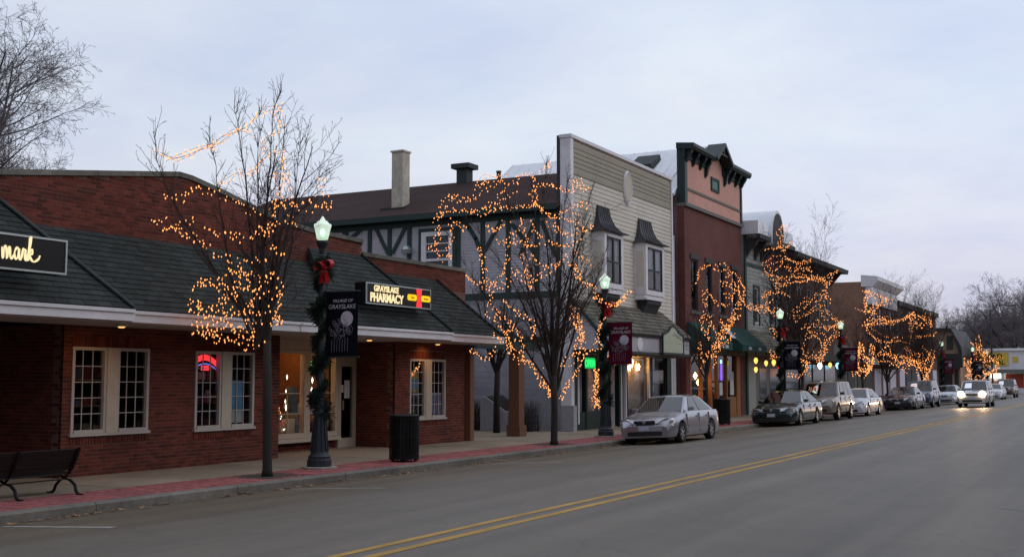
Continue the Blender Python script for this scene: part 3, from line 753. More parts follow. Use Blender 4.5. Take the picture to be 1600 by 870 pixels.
# canopy roof in four hipped runs
roof = MB()
E_A, E_B, E_C, E_D = -15.3, -15.6, -15.58, -16.0
ZE = 2.85
def slab(pts, mbx): mbx.prism(pts, (-.04, 0, -.08))
slab([(E_A, 3, ZE), (E_A, 14.55, ZE), (-17, 13.1, 4.66), (-17, 3, 4.66)], roof)
slab([(E_B, 13.6, ZE), (E_B, 22.4, ZE), (-17, 22.4, 4.36), (-17, 13.2, 4.36)], roof)
slab([(E_C, 20.7, ZE + .01), (E_C, 25.74, ZE + .01), (-17, 23.65, 4.72), (-17, 21.5, 4.72)], roof)
slab([(E_D, 23.4, ZE), (E_D, 29.26, ZE), (-17, 27.21, 4.36), (-17, 23.4, 4.36)], roof)
# hip ends
roof.prism([(E_A, 14.55, ZE), (-17.0, 14.9, ZE), (-17, 13.1, 4.66)], (0, -.05, -.06))
roof.prism([(E_C, 25.74, ZE + .01), (-17, 26.1, ZE), (-17, 23.65, 4.72)], (0, -.05, -.06))
roof.prism([(E_D, 29.26, ZE), (-17.3, 29.26, ZE), (-17.3, 27.21, 4.40), (-17, 27.21, 4.36)], (0, -.05, -.06))
rf = roof.build('roof', M['rooffelt'], shop)
sh = Shingles()
def off(p): return (p[0] + .012, p[1], p[2] + .02)
for e0, e1, t0, t1 in (((E_A, 3, ZE), (E_A, 14.55, ZE), (-17, 3, 4.66), (-17, 13.1, 4.66)),
                       ((E_B, 13.6, ZE), (E_B, 22.4, ZE), (-17, 13.2, 4.36), (-17, 22.4, 4.36)),
                       ((E_C, 20.7, ZE + .01), (E_C, 25.74, ZE + .01), (-17, 21.5, 4.72), (-17, 23.65, 4.72)),
                       ((E_D, 23.4, ZE), (E_D, 29.26, ZE), (-17, 23.4, 4.36), (-17, 27.21, 4.36))):
    sh.slope(off(e0), off(e1), off(t0), off(t1))
sh.slope((E_A, 14.56, ZE + .02), (-17, 14.91, ZE + .02), (-16.99, 13.11, 4.68), (-17, 13.11, 4.68))
sh.slope((E_C, 25.75, ZE + .02), (-17, 26.11, ZE + .02), (-16.99, 23.66, 4.74), (-17, 23.66, 4.74))
sh.finish(rf, M['shingle'])
for a, c in (((E_A, 14.55, ZE), (-17, 13.1, 4.66)), ((E_C, 25.74, ZE), (-17, 23.65, 4.72)), ((E_D, 29.26, ZE), (-17, 27.21, 4.36))):
    a = Vector(a) + Vector((.02, 0, .055)); c = Vector(c) + Vector((.02, 0, .055)); k = 11
    for i in range(k):
        p, q = a.lerp(c, i / k), a.lerp(c, (i + 1.08) / k)
        MB().bar(p, q, .17, .03, up=(.6, .35, .7)).build('hip_cap', M['ridge'], rf)
# fascia boards, soffits and small soffit lamps
for xe, y0, y1 in ((E_A, 3, 14.56), (E_B, 14.56, 19.5), (E_C, 19.5, 25.76), (E_D, 25.76, 29.28)):
    MB().box(xe - .03, xe + .012, y0, y1 - .002, 2.655, 2.862).build('fascia_board', M['white'], shop)
    MB().box(xe + .012, xe + .05, y0, y1 - .002, 2.80, 2.855).build('gutter', M['white'], shop)
    MB().box(-17.0, xe - .032, y0, y1 - .002, 2.635, 2.66).build('soffit', M['soffit'], shop)
MB().box(E_B - .03, E_A + .012, 14.56, 14.585, 2.655, 2.86).build('fascia_board', M['white'], shop)
MB().box(-17.3, E_D + .012, 29.28, 29.31, 2.655, 2.86).build('fascia_board', M['white'], shop)
MB().box(-18.7, -17.0, REC0, REC1, 2.625, 2.65).build('soffit', M['soffit'], shop)
M['g_soft'] = glow('soffit_lamp', (1.0, 0.5, 0.16), 1.6)
for yy, xx in ((14.9, -15.95), (22.9, -16.2), (26.5, -16.5)):
    MB().lathe((xx, yy, 2.60), [(.11, .04), (.11, .0), (.085, -.012)], 12).build('soffit_lamp', M['silver'], shop)
    lg_ = MB().lathe((xx, yy, 2.583), [(.07, .0), (.045, -.02)], 10).build('lamp_glass', M['g_soft'], shop)
    ld = bpy.data.lights.new('soffit_light', 'SPOT'); ld.energy = 13; ld.spot_size = R(120); ld.spot_blend = .9; ld.color = (1, .5, .2); ld.shadow_soft_size = .05
    lo_ = bpy.data.objects.new('soffit_light', ld); col.objects.link(lo_); lo_.location = (xx, yy, 2.54); lo_.rotation_euler = (0, R(38), 0)
# windows
for (y0, y1, z0, z1) in H_HOLES:
    mid = (y0 + y1) / 2; pw = .13
    MB().box(-17.1, -16.955, mid - pw - .002, mid + pw + .002, z0, z1).build('mullion_post', M['cream'], shop)
    sash(shop, y0, mid - pw, z0, z1, XF, 3, 5)
    sash(shop, mid + pw, y1, z0, z1, XF, 3, 5)
    MB().box(-17.1, -16.94, y0 - .03, y1 + .03, z0 - .055, z0 - .002).build('sill', M['frame'], shop)
# rooms behind the windows
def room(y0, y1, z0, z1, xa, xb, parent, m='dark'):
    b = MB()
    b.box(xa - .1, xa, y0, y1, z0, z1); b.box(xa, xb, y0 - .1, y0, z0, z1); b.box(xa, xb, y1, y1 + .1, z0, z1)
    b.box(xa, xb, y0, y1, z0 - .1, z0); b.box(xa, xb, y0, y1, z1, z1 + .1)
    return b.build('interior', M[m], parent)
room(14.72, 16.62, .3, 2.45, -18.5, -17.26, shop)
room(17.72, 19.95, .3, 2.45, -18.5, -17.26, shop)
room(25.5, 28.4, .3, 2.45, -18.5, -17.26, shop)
def goods(parent, y0, y1, z, x, n, hmax=.4, name='shop_goods'):
    ms = ['goods_red', 'goods_tan', 'goods_blue', 'poster_white', 'poster_violet', 'goods_tan']
    y = y0
    for i in range(n):
        w = (y1 - y0) / n
        h = rng.uniform(.3, 1) * hmax
        bb = MB()
        if rng.random() < .5: bb.lathe((x + rng.uniform(-.1, .1), y + w / 2, z), [(w * .3, 0), (w * .38, h * .5), (w * .2, h * .8), (w * .1, h)], 8)
        else: bb.box(x - .1, x + .1, y + w * .1, y + w * .88, z, z + h)
        bb.build(name, M[rng.choice(ms)], parent); y += w
for y0, y1 in ((14.9, 16.5), (18.0, 19.6), (26.0, 27.6)):
    for zz in (.6, 1.15, 1.65):
        MB().box(-18.1, -17.75, y0, y1, zz - .03, zz).build('shelf', M['goods_tan'], shop)
        goods(shop, y0, y1, zz, -17.9, 6, .3)
# pharmacy entrance: shop window, door
b = MB(); X0 = -18.25
for y0, y1 in ((20.6, 20.72), (22.97, 23.2), (24.24, 24.36)): b.box(X0 - .1, X0 + .05, y0, y1, .2, 2.36)
b.box(X0 - .1, X0 + .05, 20.72, 22.97, .2, .32); b.box(X0 - .1, X0 + .05, 23.2, 24.24, .2, .32)
b.box(X0 - .1, X0 + .05, 20.72, 22.97, 2.28, 2.36); b.box(X0 - .1, X0 + .05, 23.2, 24.24, 2.28, 2.36)
b.box(X0 - .25, X0 + .16, 20.6, 24.36, .1, .195)
sw_ = b.build('shop_window', M['cream'], shop)
for y0, y1 in ((20.72, 22.97), (23.2, 24.24)):
    MB().quad((X0 - .03, y0, .32), (X0 - .03, y1, .32), (X0 - .03, y1, 2.28), (X0 - .03, y0, 2.28)).build('pane', M['window'], sw_)
    n = 4 if y1 - y0 > 1.5 else 2
    g = MB()
    for i in range(1, n): yy = y0 + (y1 - y0) * i / n; g.box(X0 - .045, X0 - .02, yy - .012, yy + .012, .32, 1.3)
    for zz in (.8, 1.3):
        for i in range(n):
            ya, yb = y0 + (y1 - y0) * i / n + (.012 if i else 0), y0 + (y1 - y0) * (i + 1) / n - (.012 if i < n - 1 else 0)
            g.box(X0 - .044, X0 - .021, ya, yb, zz - .012, zz + .012)
    g.build('glazing_bar', M['cream'], sw_)
MB().box(X0 - .1, X0 + .02, 20.56, 25.19, 2.365, 2.62).build('bulkhead', M['cream'], shop)
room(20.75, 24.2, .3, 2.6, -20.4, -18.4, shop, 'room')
b = MB()
for i in range(9): b.box(-20.36, -20.3, 20.9 + i * .37, 21.2 + i * .37, .32, 2.3)
b.build('curtain', M['wood'], shop)
MB().box(-19.6, -19.0, 21, 24.1, .31, .75).build('display_table', M['goods_tan'], shop)
goods(shop, 21, 24.1, .76, -19.2, 12, .8)
goods(shop, 20.9, 24.1, .31, -18.7, 10, .6)
MB().box(-19.9, -19.6, 20.9, 22.2, .31, 1.9).build('display_rack', M['goods_red'], shop)
MB().box(-19.95, -19.7, 22.9, 23.4, .31, 1.6).build('display_rack', M['goods_blue'], shop)
for i in range(46):
    f = rng.random(); rr = .28 * (1 - f); a = rng.uniform(0, 6.28)
    MB().octa((-18.55 + rr * .4 * math.cos(a), 22.35 + rr * math.sin(a), .4 + .75 * f), .016, .022).build('display_light', M[rng.choice(['g_bulb', 'g_white', 'g_red'])], shop)
for p in ((-19.4, 21.6, 2.45), (-19.4, 23.3, 2.45)):
    MB().lathe(p, [(.05, .1), (.14, 0), (.10, -.05)], 10).build('ceiling_lamp', M['g_warm'], shop)
MB().box(-19.2, -19.16, 22.35, 23.0, 1.93, 2.06).build('lit_panel', M['g_white'], shop)
for (yy, zz, a) in ((22.65, 1.7, .04), (22.62, 1.35, .03), (22.6, 1.1, .035), (22.63, .95, .05), (23.66, 1.62, .05), (23.64, 1.35, .06), (23.62, 1.2, .05)):
    MB().octa((-18.5, yy, zz), a * .6, a * 1.8).build('display_light', M['g_white'], shop)
MB().lathe((-18.55, 24.0, .32), [(.15, 0), (.26, .12), (.27, .26), (.18, .4), (.05, .47)], 12).build('stuffed_toy', M['goods_tan'], shop)
# door
b = MB()
b.box(X0 - .08, X0 + .03, 24.4, 24.52, SW, 2.3); b.box(X0 - .08, X0 + .03, 25.05, 25.17, SW, 2.3)
b.box(X0 - .08, X0 + .03, 24.52, 25.05, 1.98, 2.3); b.box(X0 - .08, X0 + .03, 24.52, 25.05, SW, .12)
dr = b.build('door', M['cream'], shop)
MB().quad((X0 - .03, 24.52, .12), (X0 - .03, 25.05, .12), (X0 - .03, 25.05, 1.98), (X0 - .03, 24.52, 1.98)).build('pane', M['window'], dr)
MB().box(X0 + .03, X0 + .07, 24.56, 24.59, .85, 1.1).build('handle', M['silver'], dr)
MB().box(X0 - .028, X0 - .022, 24.72, 24.95, 1.15, 1.62).build('notice', M['poster_white'], dr)
MB().box(X0 - .028, X0 - .022, 24.54, 24.68, 1.3, 1.5).build('notice', M['poster_white'], dr)
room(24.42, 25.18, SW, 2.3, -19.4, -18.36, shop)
# posters in the windows
MB().box(-17.07, -17.06, 18.98, 19.42, .98, 1.62).build('poster', M['poster_blue'], shop)
MB().box(-17.07, -17.06, 18.98, 19.42, .72, .975).build('poster', M['poster_white'], shop)
MB().box(-17.07, -17.06, 25.98, 26.42, 1.3, 1.85).build('poster', M['poster_yellow'], shop)
MB().box(-17.055, -17.05, 26.02, 26.36, 1.38, 1.66).build('poster', M['poster_blue'], shop)
MB().box(-17.07, -17.06, 26.98, 27.6, .68, 1.28).build('poster', M['poster_violet'], shop)
for i in range(14):
    t = i / 13
    MB().octa((-17.062, 25.98 + .5 * t, 1.72 + .3 * t + rng.uniform(-.05, .05)), .018, .03).build('display_light', M['g_bulb'], shop)
# neon crescent in the second window
neon = thing('neon_sign', 'red arched neon sign with blue underline glowing in a brick shop window', 'neon sign', (-17.14, 18.3, 1.85))
for k, dz in enumerate((.0, .06, .12)):
    MB().tube([(-17.14, 17.92 + .78 * t / 10, 1.84 + dz * .7 + .22 * math.sin(math.pi * (.12 + t / 12.5))) for t in range(11)], .019, 6).build('neon_tube', M['g_red'], neon)
MB().tube([(-17.13, 17.93 + .76 * t / 10, 1.77 + .2 * math.sin(math.pi * (.12 + t / 12.5))) for t in range(11)], .014, 6).build('neon_tube', M['g_blue'], neon)
MB().box(-17.15, -17.135, 18.2, 18.42, 1.83, 1.93).build('neon_label', M['g_red'], neon)
opn = thing('neon_sign', 'small green neon sign hanging in the pharmacy entrance window behind the lamp post', 'neon sign', (-18.4, 23.5, 1.95))
b = MB(); b.box(-18.42, -18.4, 23.27, 23.62, 1.82, 2.1); b.build('backing', M['black'], opn)
text('lettering', 'OPEN', .16, M['g_green'], opn, (-18.39, 23.445, 1.9), (0, 1, 0), (0, 0, 1), bold=.008)
MB().tube([(-18.39, 23.28, 1.83), (-18.39, 23.61, 1.83), (-18.39, 23.61, 2.09), (-18.39, 23.28, 2.09), (-18.39, 23.28, 1.83)], .012, 5).build('neon_tube', M['g_green'], opn)

# pharmacy sign
XS = -15.95
def sign_box(t, X, y0, y1, z0, z1, deep=.3):
    MB().box(X - deep, X, y0, y1, z0, z1).build('cabinet', M['black'], t)
    MB().box(X, X + .01, y0 + .03, y1 - .03, z0 + .03, z1 - .03).build('face', M['signblack'], t)
    b = MB()
    b.box(X, X + .03, y0, y1, z1 - .03, z1); b.box(X, X + .03, y0, y1, z0, z0 + .03)
    b.box(X, X + .03, y0, y0 + .03, z0 + .03, z1 - .03); b.box(X, X + .03, y1 - .03, y1, z0 + .03, z1 - .03)
    b.build('frame', M['silver'], t)
    for y in (y0 + .4, y1 - .4): MB().bar((X - deep, y, z0 + .2), (X - 1.0, y, z0 + .15), .05, .05).build('bracket', M['black'], t)
Xs = -15.55
pA, pB, pC = on_x(571, 440, Xs), on_x(672, 455, Xs), on_x(571, 474, Xs)
sg = thing('shop_sign', 'lit black box sign reading GRAYSLAKE PHARMACY on the shingled canopy roof', 'sign', (Xs, (pA.y + pB.y) / 2, pC.z))
sy0, sy1, sz0, sz1 = pA.y, pB.y, pC.z, pA.z
sign_box(sg, Xs, sy0, sy1, sz0, sz1)
W_, H_ = sy1 - sy0, sz1 - sz0
text('lettering', 'GRAYSLAKE', H_ * .38, M['g_letters'], sg, (Xs + .016, sy0 + W_ * .30, sz0 + H_ * .63), (0, 1, 0), (0, 0, 1), bold=.007, sx=1.0)
text('lettering', 'PHARMACY', H_ * .56, M['g_letters'], sg, (Xs + .016, sy0 + W_ * .31, sz0 + H_ * .15), (0, 1, 0), (0, 0, 1), bold=.010, sx=.93)
def pill(y0, y1, z0, z1, m):
    r_ = (z1 - z0) * .35; pts = []
    for cy, cz, a0 in ((y1 - r_, z1 - r_, 0), (y0 + r_, z1 - r_, 90), (y0 + r_, z0 + r_, 180), (y1 - r_, z0 + r_, 270)):
        for k in range(5): a = R(a0 + k * 22.5); pts.append((Xs + .012, cy + r_ * math.cos(a), cz + r_ * math.sin(a)))
    MB().prism(pts, (.02, 0, 0)).build('lit_panel', m, sg)
pill(sy0 + W_ * .625, sy0 + W_ * .765, sz0 + H_ * .36, sz0 + H_ * .66, M['g_amber'])
pill(sy0 + W_ * .845, sy0 + W_ * .985, sz0 + H_ * .36, sz0 + H_ * .66, M['g_amber'])
ym, zm = sy0 + W_ * .805, sz0 + H_ * .51
MB().prism([(Xs + .014, ym - .11, zm + .22), (Xs + .014, ym - .06, zm), (Xs + .014, ym - .11, zm - .22), (Xs + .014, ym + .11, zm - .22), (Xs + .014, ym + .06, zm), (Xs + .014, ym + .11, zm + .22)], (.024, 0, 0)).build('lit_panel', M['g_red'], sg)
text('lettering', 'Fast', H_ * .16, M['goods_red'], sg, (Xs + .036, sy0 + W_ * .695, sz0 + H_ * .46), (0, 1, 0), (0, 0, 1))
text('lettering', 'Service', H_ * .14, M['goods_red'], sg, (Xs + .036, sy0 + W_ * .915, sz0 + H_ * .46), (0, 1, 0), (0, 0, 1))

# card shop sign, cut by the left edge of the photograph
Xh = -15.05
qA, qB = on_x(104, 376, Xh), on_x(103, 430, Xh)
cs = thing('shop_sign', 'black box sign with cream script ending in mark above the left shop window', 'sign', (Xh, 10, qB.z))
hy1, hz1, hz0 = qA.y, qA.z, qB.z
sign_box(cs, Xh, hy1 - 3.4, hy1, hz0, hz1)
def script(word_paths, x_end, z0, s, X):
    """cursive strokes as thin tubes: list of polylines in letter units"""
    for P in word_paths:
        pts = []
        Q = [Vector((0, p[0], p[1])) for p in P]
        for i in range(len(Q) - 1):      # Catmull-Rom smoothing
            p0, p1, p2, p3 = Q[max(i - 1, 0)], Q[i], Q[i + 1], Q[min(i + 2, len(Q) - 1)]
            for k in range(5):
                t = k / 5
                pts.append(.5 * ((2 * p1) + (p2 - p0) * t + (2 * p0 - 5 * p1 + 4 * p2 - p3) * t * t + (3 * p1 - p0 - 3 * p2 + p3) * t ** 3))
        pts.append(Q[-1])
        w = [(.032 + .026 * abs(math.sin(i * .35))) * s for i in range(len(pts))]
        MB().tube([(X, x_end + p.y * s, z0 + p.z * s) for p in pts], w, 6).build('lettering', M['g_letters'], cs)
MK = [[(-2.6, .55), (-2.5, .0), (-2.42, .5), (-2.3, .56), (-2.2, .0), (-2.12, .48), (-2.0, .56), (-1.93, .1), (-1.82, .02), (-1.7, .2)],
      [(-1.28, .5), (-1.45, .58), (-1.62, .3), (-1.5, .02), (-1.32, .15), (-1.25, .52), (-1.22, .1), (-1.1, .02), (-1.0, .3), (-.95, .58), (-.9, .5), (-.75, .52), (-.78, .1), (-.68, .0), (-.55, .3)],
      [(-.55, .25), (-.38, .8), (-.3, 1.15), (-.42, 1.1), (-.5, .5), (-.5, .0), (-.42, .42), (-.2, .58), (-.22, .35), (-.42, .3), (-.25, .05), (-.02, -.03), (.3, .12), (.42, .3)]]
HL = [[(-5.0, 1.1), (-5.1, .5), (-5.2, 0)], [(-5.1, .5), (-4.6, .6), (-4.35, 1.15)], [(-4.5, .9), (-4.6, 0), (-4.4, .1)],
      [(-4.0, .5), (-4.15, .58), (-4.3, .3), (-4.2, .02), (-4.05, .15), (-3.97, .52), (-3.95, .05), (-3.8, .1)],
      [(-3.8, .1), (-3.6, .9), (-3.55, 1.15), (-3.65, 1.1), (-3.7, .1), (-3.55, .05)], [(-3.5, .1), (-3.3, .9), (-3.25, 1.15), (-3.35, 1.1), (-3.4, .1), (-3.1, .05)]]
zt = hz0 + (hz1 - hz0) * .3
pk_end = on_x(60, 400, Xh).y
ss = .31
script([[(x * .74, z) for x, z in P] for P in MK + HL], pk_end - .3 * ss, zt, ss, Xh + .03)

# ================================================================== HALF-TIMBERED BUILDING
YT = 36.0
tim = thing('half_timbered_building', 'lavender-grey half-timbered building with dark green beams and a long brown shingled roof', 'building', (-23, YT, SW))
MB().box(-34, -17.32, YT + .02, 47.2, -.4, 7.86).build('wall', M['lavboard'], tim)
for i in range(30):                                         # siding boards above the belt beam
    z = 4.72 + i * .105
    if z > 7.75: break
    MB().add([(-30, YT - .022, z), (-17.4, YT - .022, z), (-17.4, YT + .03, z), (-30, YT + .03, z), (-30, YT - .008, z + .104), (-17.4, YT - .008, z + .104), (-17.4, YT + .03, z + .104), (-30, YT + .03, z + .104)],
             [(3, 2, 1, 0), (4, 5, 6, 7), (0, 1, 5, 4), (1, 2, 6, 5), (2, 3, 7, 6), (3, 0, 4, 7)]).build('siding_board', M['lavboard'], tim)
blk = MB().box(-.5, .5, -.5, .5, -.5, .5).mesh('block', M['lavblock'])
locs = []
for j in range(23):
    z = SW + j * .203; x = -24.4 + (.2 if j % 2 else 0)
    while x < -17.45:
        locs.append(((x + .2, YT + .01 + rng.uniform(-.002, .002), z + .1), (.396, .07, .197))); x += .4
pieces('block', blk, sorted(locs, key=lambda t: -t[0][0])[:300], tim)
b = MB()
for c, s_ in sorted(locs, key=lambda t: -t[0][0])[300:]: b.box(c[0] - s_[0] / 2, c[0] + s_[0] / 2, c[1] - s_[1] / 2, c[1] + s_[1] / 2, c[2] - s_[2] / 2, c[2] + s_[2] / 2)
if b.v: b.build('blockwork', M['lavblock'], tim, kind='stuff')
def tb(a, c, w=.2, d=.05):
    A, C_ = on_y(*a, YT - .05), on_y(*c, YT - .05); A.y = C_.y = YT - .05
    MB().bar(A, C_, w, d, up=(0, 1, 0)).build('timber', M['timber'], tim)
MB().box(-30, -17.33, YT - .075, YT - .02, 7.32, 7.75).build('timber', M['timber'], tim)
MB().box(-30, -17.33, YT - .08, YT - .02, 4.5, 4.72).build('timber', M['timber'], tim)
for xp in (542, 578.5, 609.5, 640.5, 717, 755, 795, 840, 874):
    p = on_y(xp, 400, YT)
    MB().box(p.x - .085, p.x + .085, YT - .07, YT - .02, 4.72, 7.32).build('timber', M['timber'], tim)
for a, c in (((548, 372), (576, 350)), ((584, 350), (606, 396)), ((636, 350), (613, 396)), ((783, 344), (757, 392)), ((800, 350), (835, 395)), ((545, 375), (530, 352)), ((846, 345), (868, 400)), ((836, 345), (812, 400))): tb(a, c, .14, .042)
cv = [on_y(x, y, YT - .05) for x, y in ((719, 343), (732, 355), (743, 372), (752, 396))]
for p, q in zip(cv, cv[1:]): MB().bar(p, q + (q - p) * .12, .15, .045, up=(0, 1, 0)).build('timber', M['timber'], tim)
# upper window
pa, pb = on_y(661, 364, YT), on_y(709, 411, YT)
wx0, wx1, wz0, wz1 = pa.x, pb.x, pb.z - .15, pa.z
b = MB(); y0, y1 = YT - .1, YT - .02
b.box(wx0 - .14, wx0, y0, y1, wz0, wz1 + .14); b.box(wx1, wx1 + .14, y0, y1, wz0, wz1 + .14); b.box(wx0, wx1, y0, y1, wz1, wz1 + .14)
w = b.build('window', M['timber'], tim)
b = MB(); y0, y1 = YT - .13, YT - .04
b.box(wx0, wx0 + .2, y0, y1, wz0, wz1); b.box(wx1 - .16, wx1, y0, y1, wz0, wz1); b.box(wx0 + .2, wx1 - .16, y0, y1, wz1 - .16, wz1); b.box(wx0 + .2, wx1 - .16, y0, y1, wz0 + .25, wz0 + .34)
b.build('frame', M['white'], w)
MB().quad((wx0 + .2, YT - .06, wz0), (wx1 - .16, YT - .06, wz0), (wx1 - .16, YT - .06, wz1 - .16), (wx0 + .2, YT - .06, wz1 - .16)).build('pane', mat('dark_pane', (.03, .04, .05), .08, .1, 3), w)
for i in (1, 2):
    zz = wz0 + .34 + (wz1 - .5 - wz0) * i / 3
    MB().box(wx0 + .2, wx1 - .16, YT - .075, YT - .062, zz - .02, zz + .02).build('glazing_bar', M['white'], w)
# roof, chimney, vents, lamp
RY0, RY1, RZ0, RZ1 = YT - .45, YT + 4.4, 7.72, 9.72
b = MB()
b.prism([(-34, RY0, RZ0), (-34, RY1, RZ1), (-34, 2 * RY1 - RY0, RZ0), (-34, 2 * RY1 - RY0, RZ0 - .16), (-34, RY1, RZ1 - .16), (-34, RY0, RZ0 - .16)], (16.66, 0, 0))
rt = b.build('roof', M['brownroof'], tim)
sl = (RZ1 - RZ0) / (RY1 - RY0)
for i in range(30):                                        # shingle courses
    f0, f1 = i / 30, (i + 1.1) / 30
    ya, yb = RY0 + (RY1 - RY0) * f0, RY0 + (RY1 - RY0) * min(f1, 1)
    za, zb = RZ0 + (ya - RY0) * sl, RZ0 + (yb - RY0) * sl
    x = -33.0 - rng.random()
    while x < -17.36:
        x2 = min(x + 2.4, -17.35)
        if x2 > x + .05:
            MB().add([(x, ya, za), (x2 - .006, ya, za), (x2 - .006, yb, zb), (x, yb, zb), (x, ya, za + .022 + rng.uniform(0, .006)), (x2 - .006, ya, za + .024), (x2 - .006, yb, zb + .006), (x, yb, zb + .006)],
                     [(3, 2, 1, 0), (4, 5, 6, 7), (0, 1, 5, 4), (1, 2, 6, 5), (2, 3, 7, 6), (3, 0, 4, 7)]).build('shingle_strip', M['brownroof'], rt)
        x = x2
MB().box(-33.9, -17.36, RY0 - .03, RY0 + .02, RZ0 - .2, RZ0 + .0).build('eave_board', M['timber'], rt)
p = on_y(626, 316, 37.0); q = on_y(626, 239, 37.0)
b = MB(); b.box(p.x - .30, p.x + .22, 36.8, 37.3, 7.9, q.z); ch = b.build('chimney', M['chimney'], rt, bevel=.02)
MB().box(p.x - .34, p.x + .26, 36.76, 37.34, q.z, q.z + .07).build('cap', M['chimney'], ch)
MB().box(p.x - .6, p.x + .5, 36.5, 36.8, 8.1, 8.2).build('flashing', M['rooffelt'], ch)
p = on_y(726, 268, 40.3); q = on_y(726, 253, 40.3)
MB().box(p.x - .24, p.x + .24, 40.05, 40.55, p.z - .6, q.z - .32).build('roof_vent', M['darkstone'], rt)
MB().box(p.x - .42, p.x + .42, 39.9, 40.7, q.z - .315, q.z - .12).build('vent_cap', M['darkstone'], rt)
p = on_y(884, 262, 40.3)
MB().lathe((p.x - 3.0, 40.3, 9.6), [(.09, 0), (.09, .35), (.11, .36), (.11, .42)], 10).build('vent_pipe', M['darkstone'], rt)
lp = on_y(635, 392, YT - .2)
MB().lathe(lp - Vector((0, 0, .15)), [(.03, 0), (.16, .05), (.2, .2), (.12, .32), (.03, .36)], 10).build('wall_lamp', M['silver'], tim)

# ================================================================== CREAM CLAPBOARD SHOP WITH FALSE FRONT
WY0, WY1 = 35.85, 46.0
wb = thing('false_front_building', 'cream clapboard false-front building with two bay windows and weathered shingle canopy', 'building', (-17.2, 41, SW))
ZT = 10.05
hs = [(36.35, 37.2, .5, 2.5), (37.4, 38.9, .55, 2.5), (40.9, 43.2, .5, 2.5), (43.6, 45.4, .5, 2.5)]
b = MB(); sheet_with_holes(b, -17.3, -17.03, WY0 + .02, WY1 - .02, -.3, ZT, [(36.1, 45.7, SW, 2.62)])
b.box(-17.3, -17.03, WY0 + .02, WY1 - .02, -.3, SW + .01)
b.box(-30, -17.31, WY1 - .3, WY1 - .05, -.3, 7.6)
b.build('wall', M['creamboard'], wb)
MB().prism([(-30, 36.2, 7.75), (-30, 45.9, 7.75), (-30, 45.9, 7.9), (-30, 36.2, 7.9)], (12.68, 0, 0)).build('flat_roof', M['rooffelt'], wb)
def clap(parent, X, y0, y1, z0, z1, ex, m, name='clapboard'):
    n = int(round((z1 - z0) / ex))
    for i in range(n):
        z = z0 + (z1 - z0) * i / n; h = (z1 - z0) / n
        MB().add([(X - .05, y0, z), (X + .026, y0, z), (X + .026, y1, z), (X - .05, y1, z), (X - .05, y0, z + h), (X + .006, y0, z + h), (X + .006, y1, z + h), (X - .05, y1, z + h)],
                 [(3, 2, 1, 0), (4, 5, 6, 7), (0, 1, 5, 4), (1, 2, 6, 5), (2, 3, 7, 6), (3, 0, 4, 7)]).build(name, m, parent)
clap(wb, XF, WY0 + .26, WY1 - .14, 3.3, 6.95, .155, M['creamboard'])
clap(wb, XF, WY0 + .26, WY1 - .14, 7.03, 8.8, .155, M['creamboard'])
clap(wb, XF, WY0 + .26, WY1 - .14, 8.92, 9.92, .155, M['tanboard'])
b = MB()
b.box(-17.02, -16.955, WY0 + .26, WY1 - .14, 8.80, 8.915); b.box(-17.02, -16.96, WY0 + .26, WY1 - .14, 6.955, 7.025)
b.build('trim_board', M['tanboard'], wb)
b = MB(); b.box(-17.34, -16.94, WY0, WY0 + .25, SW, ZT); b.build('corner_board', M['white'], wb)
MB().box(-17.34, -16.94, WY1 - .13, WY1, 3.3, ZT).build('corner_board', M['white'], wb)
MB().box(-17.36, -16.90, WY0 - .03, WY1 + .02, ZT + .002, ZT + .12).build('coping', M['white'], wb)
MB().box(-17.46, -17.345, WY0 - .02, WY0 + .1, 7.8, ZT + .1).build('side_board', M['darkstone'], wb)
# oval medallion
c = on_x(980.5, 294, -16.96); pts = [(-16.99, c.y + .42 * math.cos(2 * math.pi * k / 28), c.z + .68 * math.sin(2 * math.pi * k / 28)) for k in range(28)]
md = MB().prism(pts, (.05, 0, 0)).build('medallion', M['white'], wb)
pts = [(-16.945, c.y + .3 * math.cos(2 * math.pi * k / 24), c.z + .54 * math.sin(2 * math.pi * k / 24)) for k in range(24)]
MB().prism(pts, (.03, 0, 0)).build('inner_oval', M['cream'], md)
MB().tube([(-16.93, c.y + .36 * math.cos(2 * math.pi * k / 28), c.z + .61 * math.sin(2 * math.pi * k / 28)) for k in range(29)], .03, 6).build('rope_edge', M['white'], md)
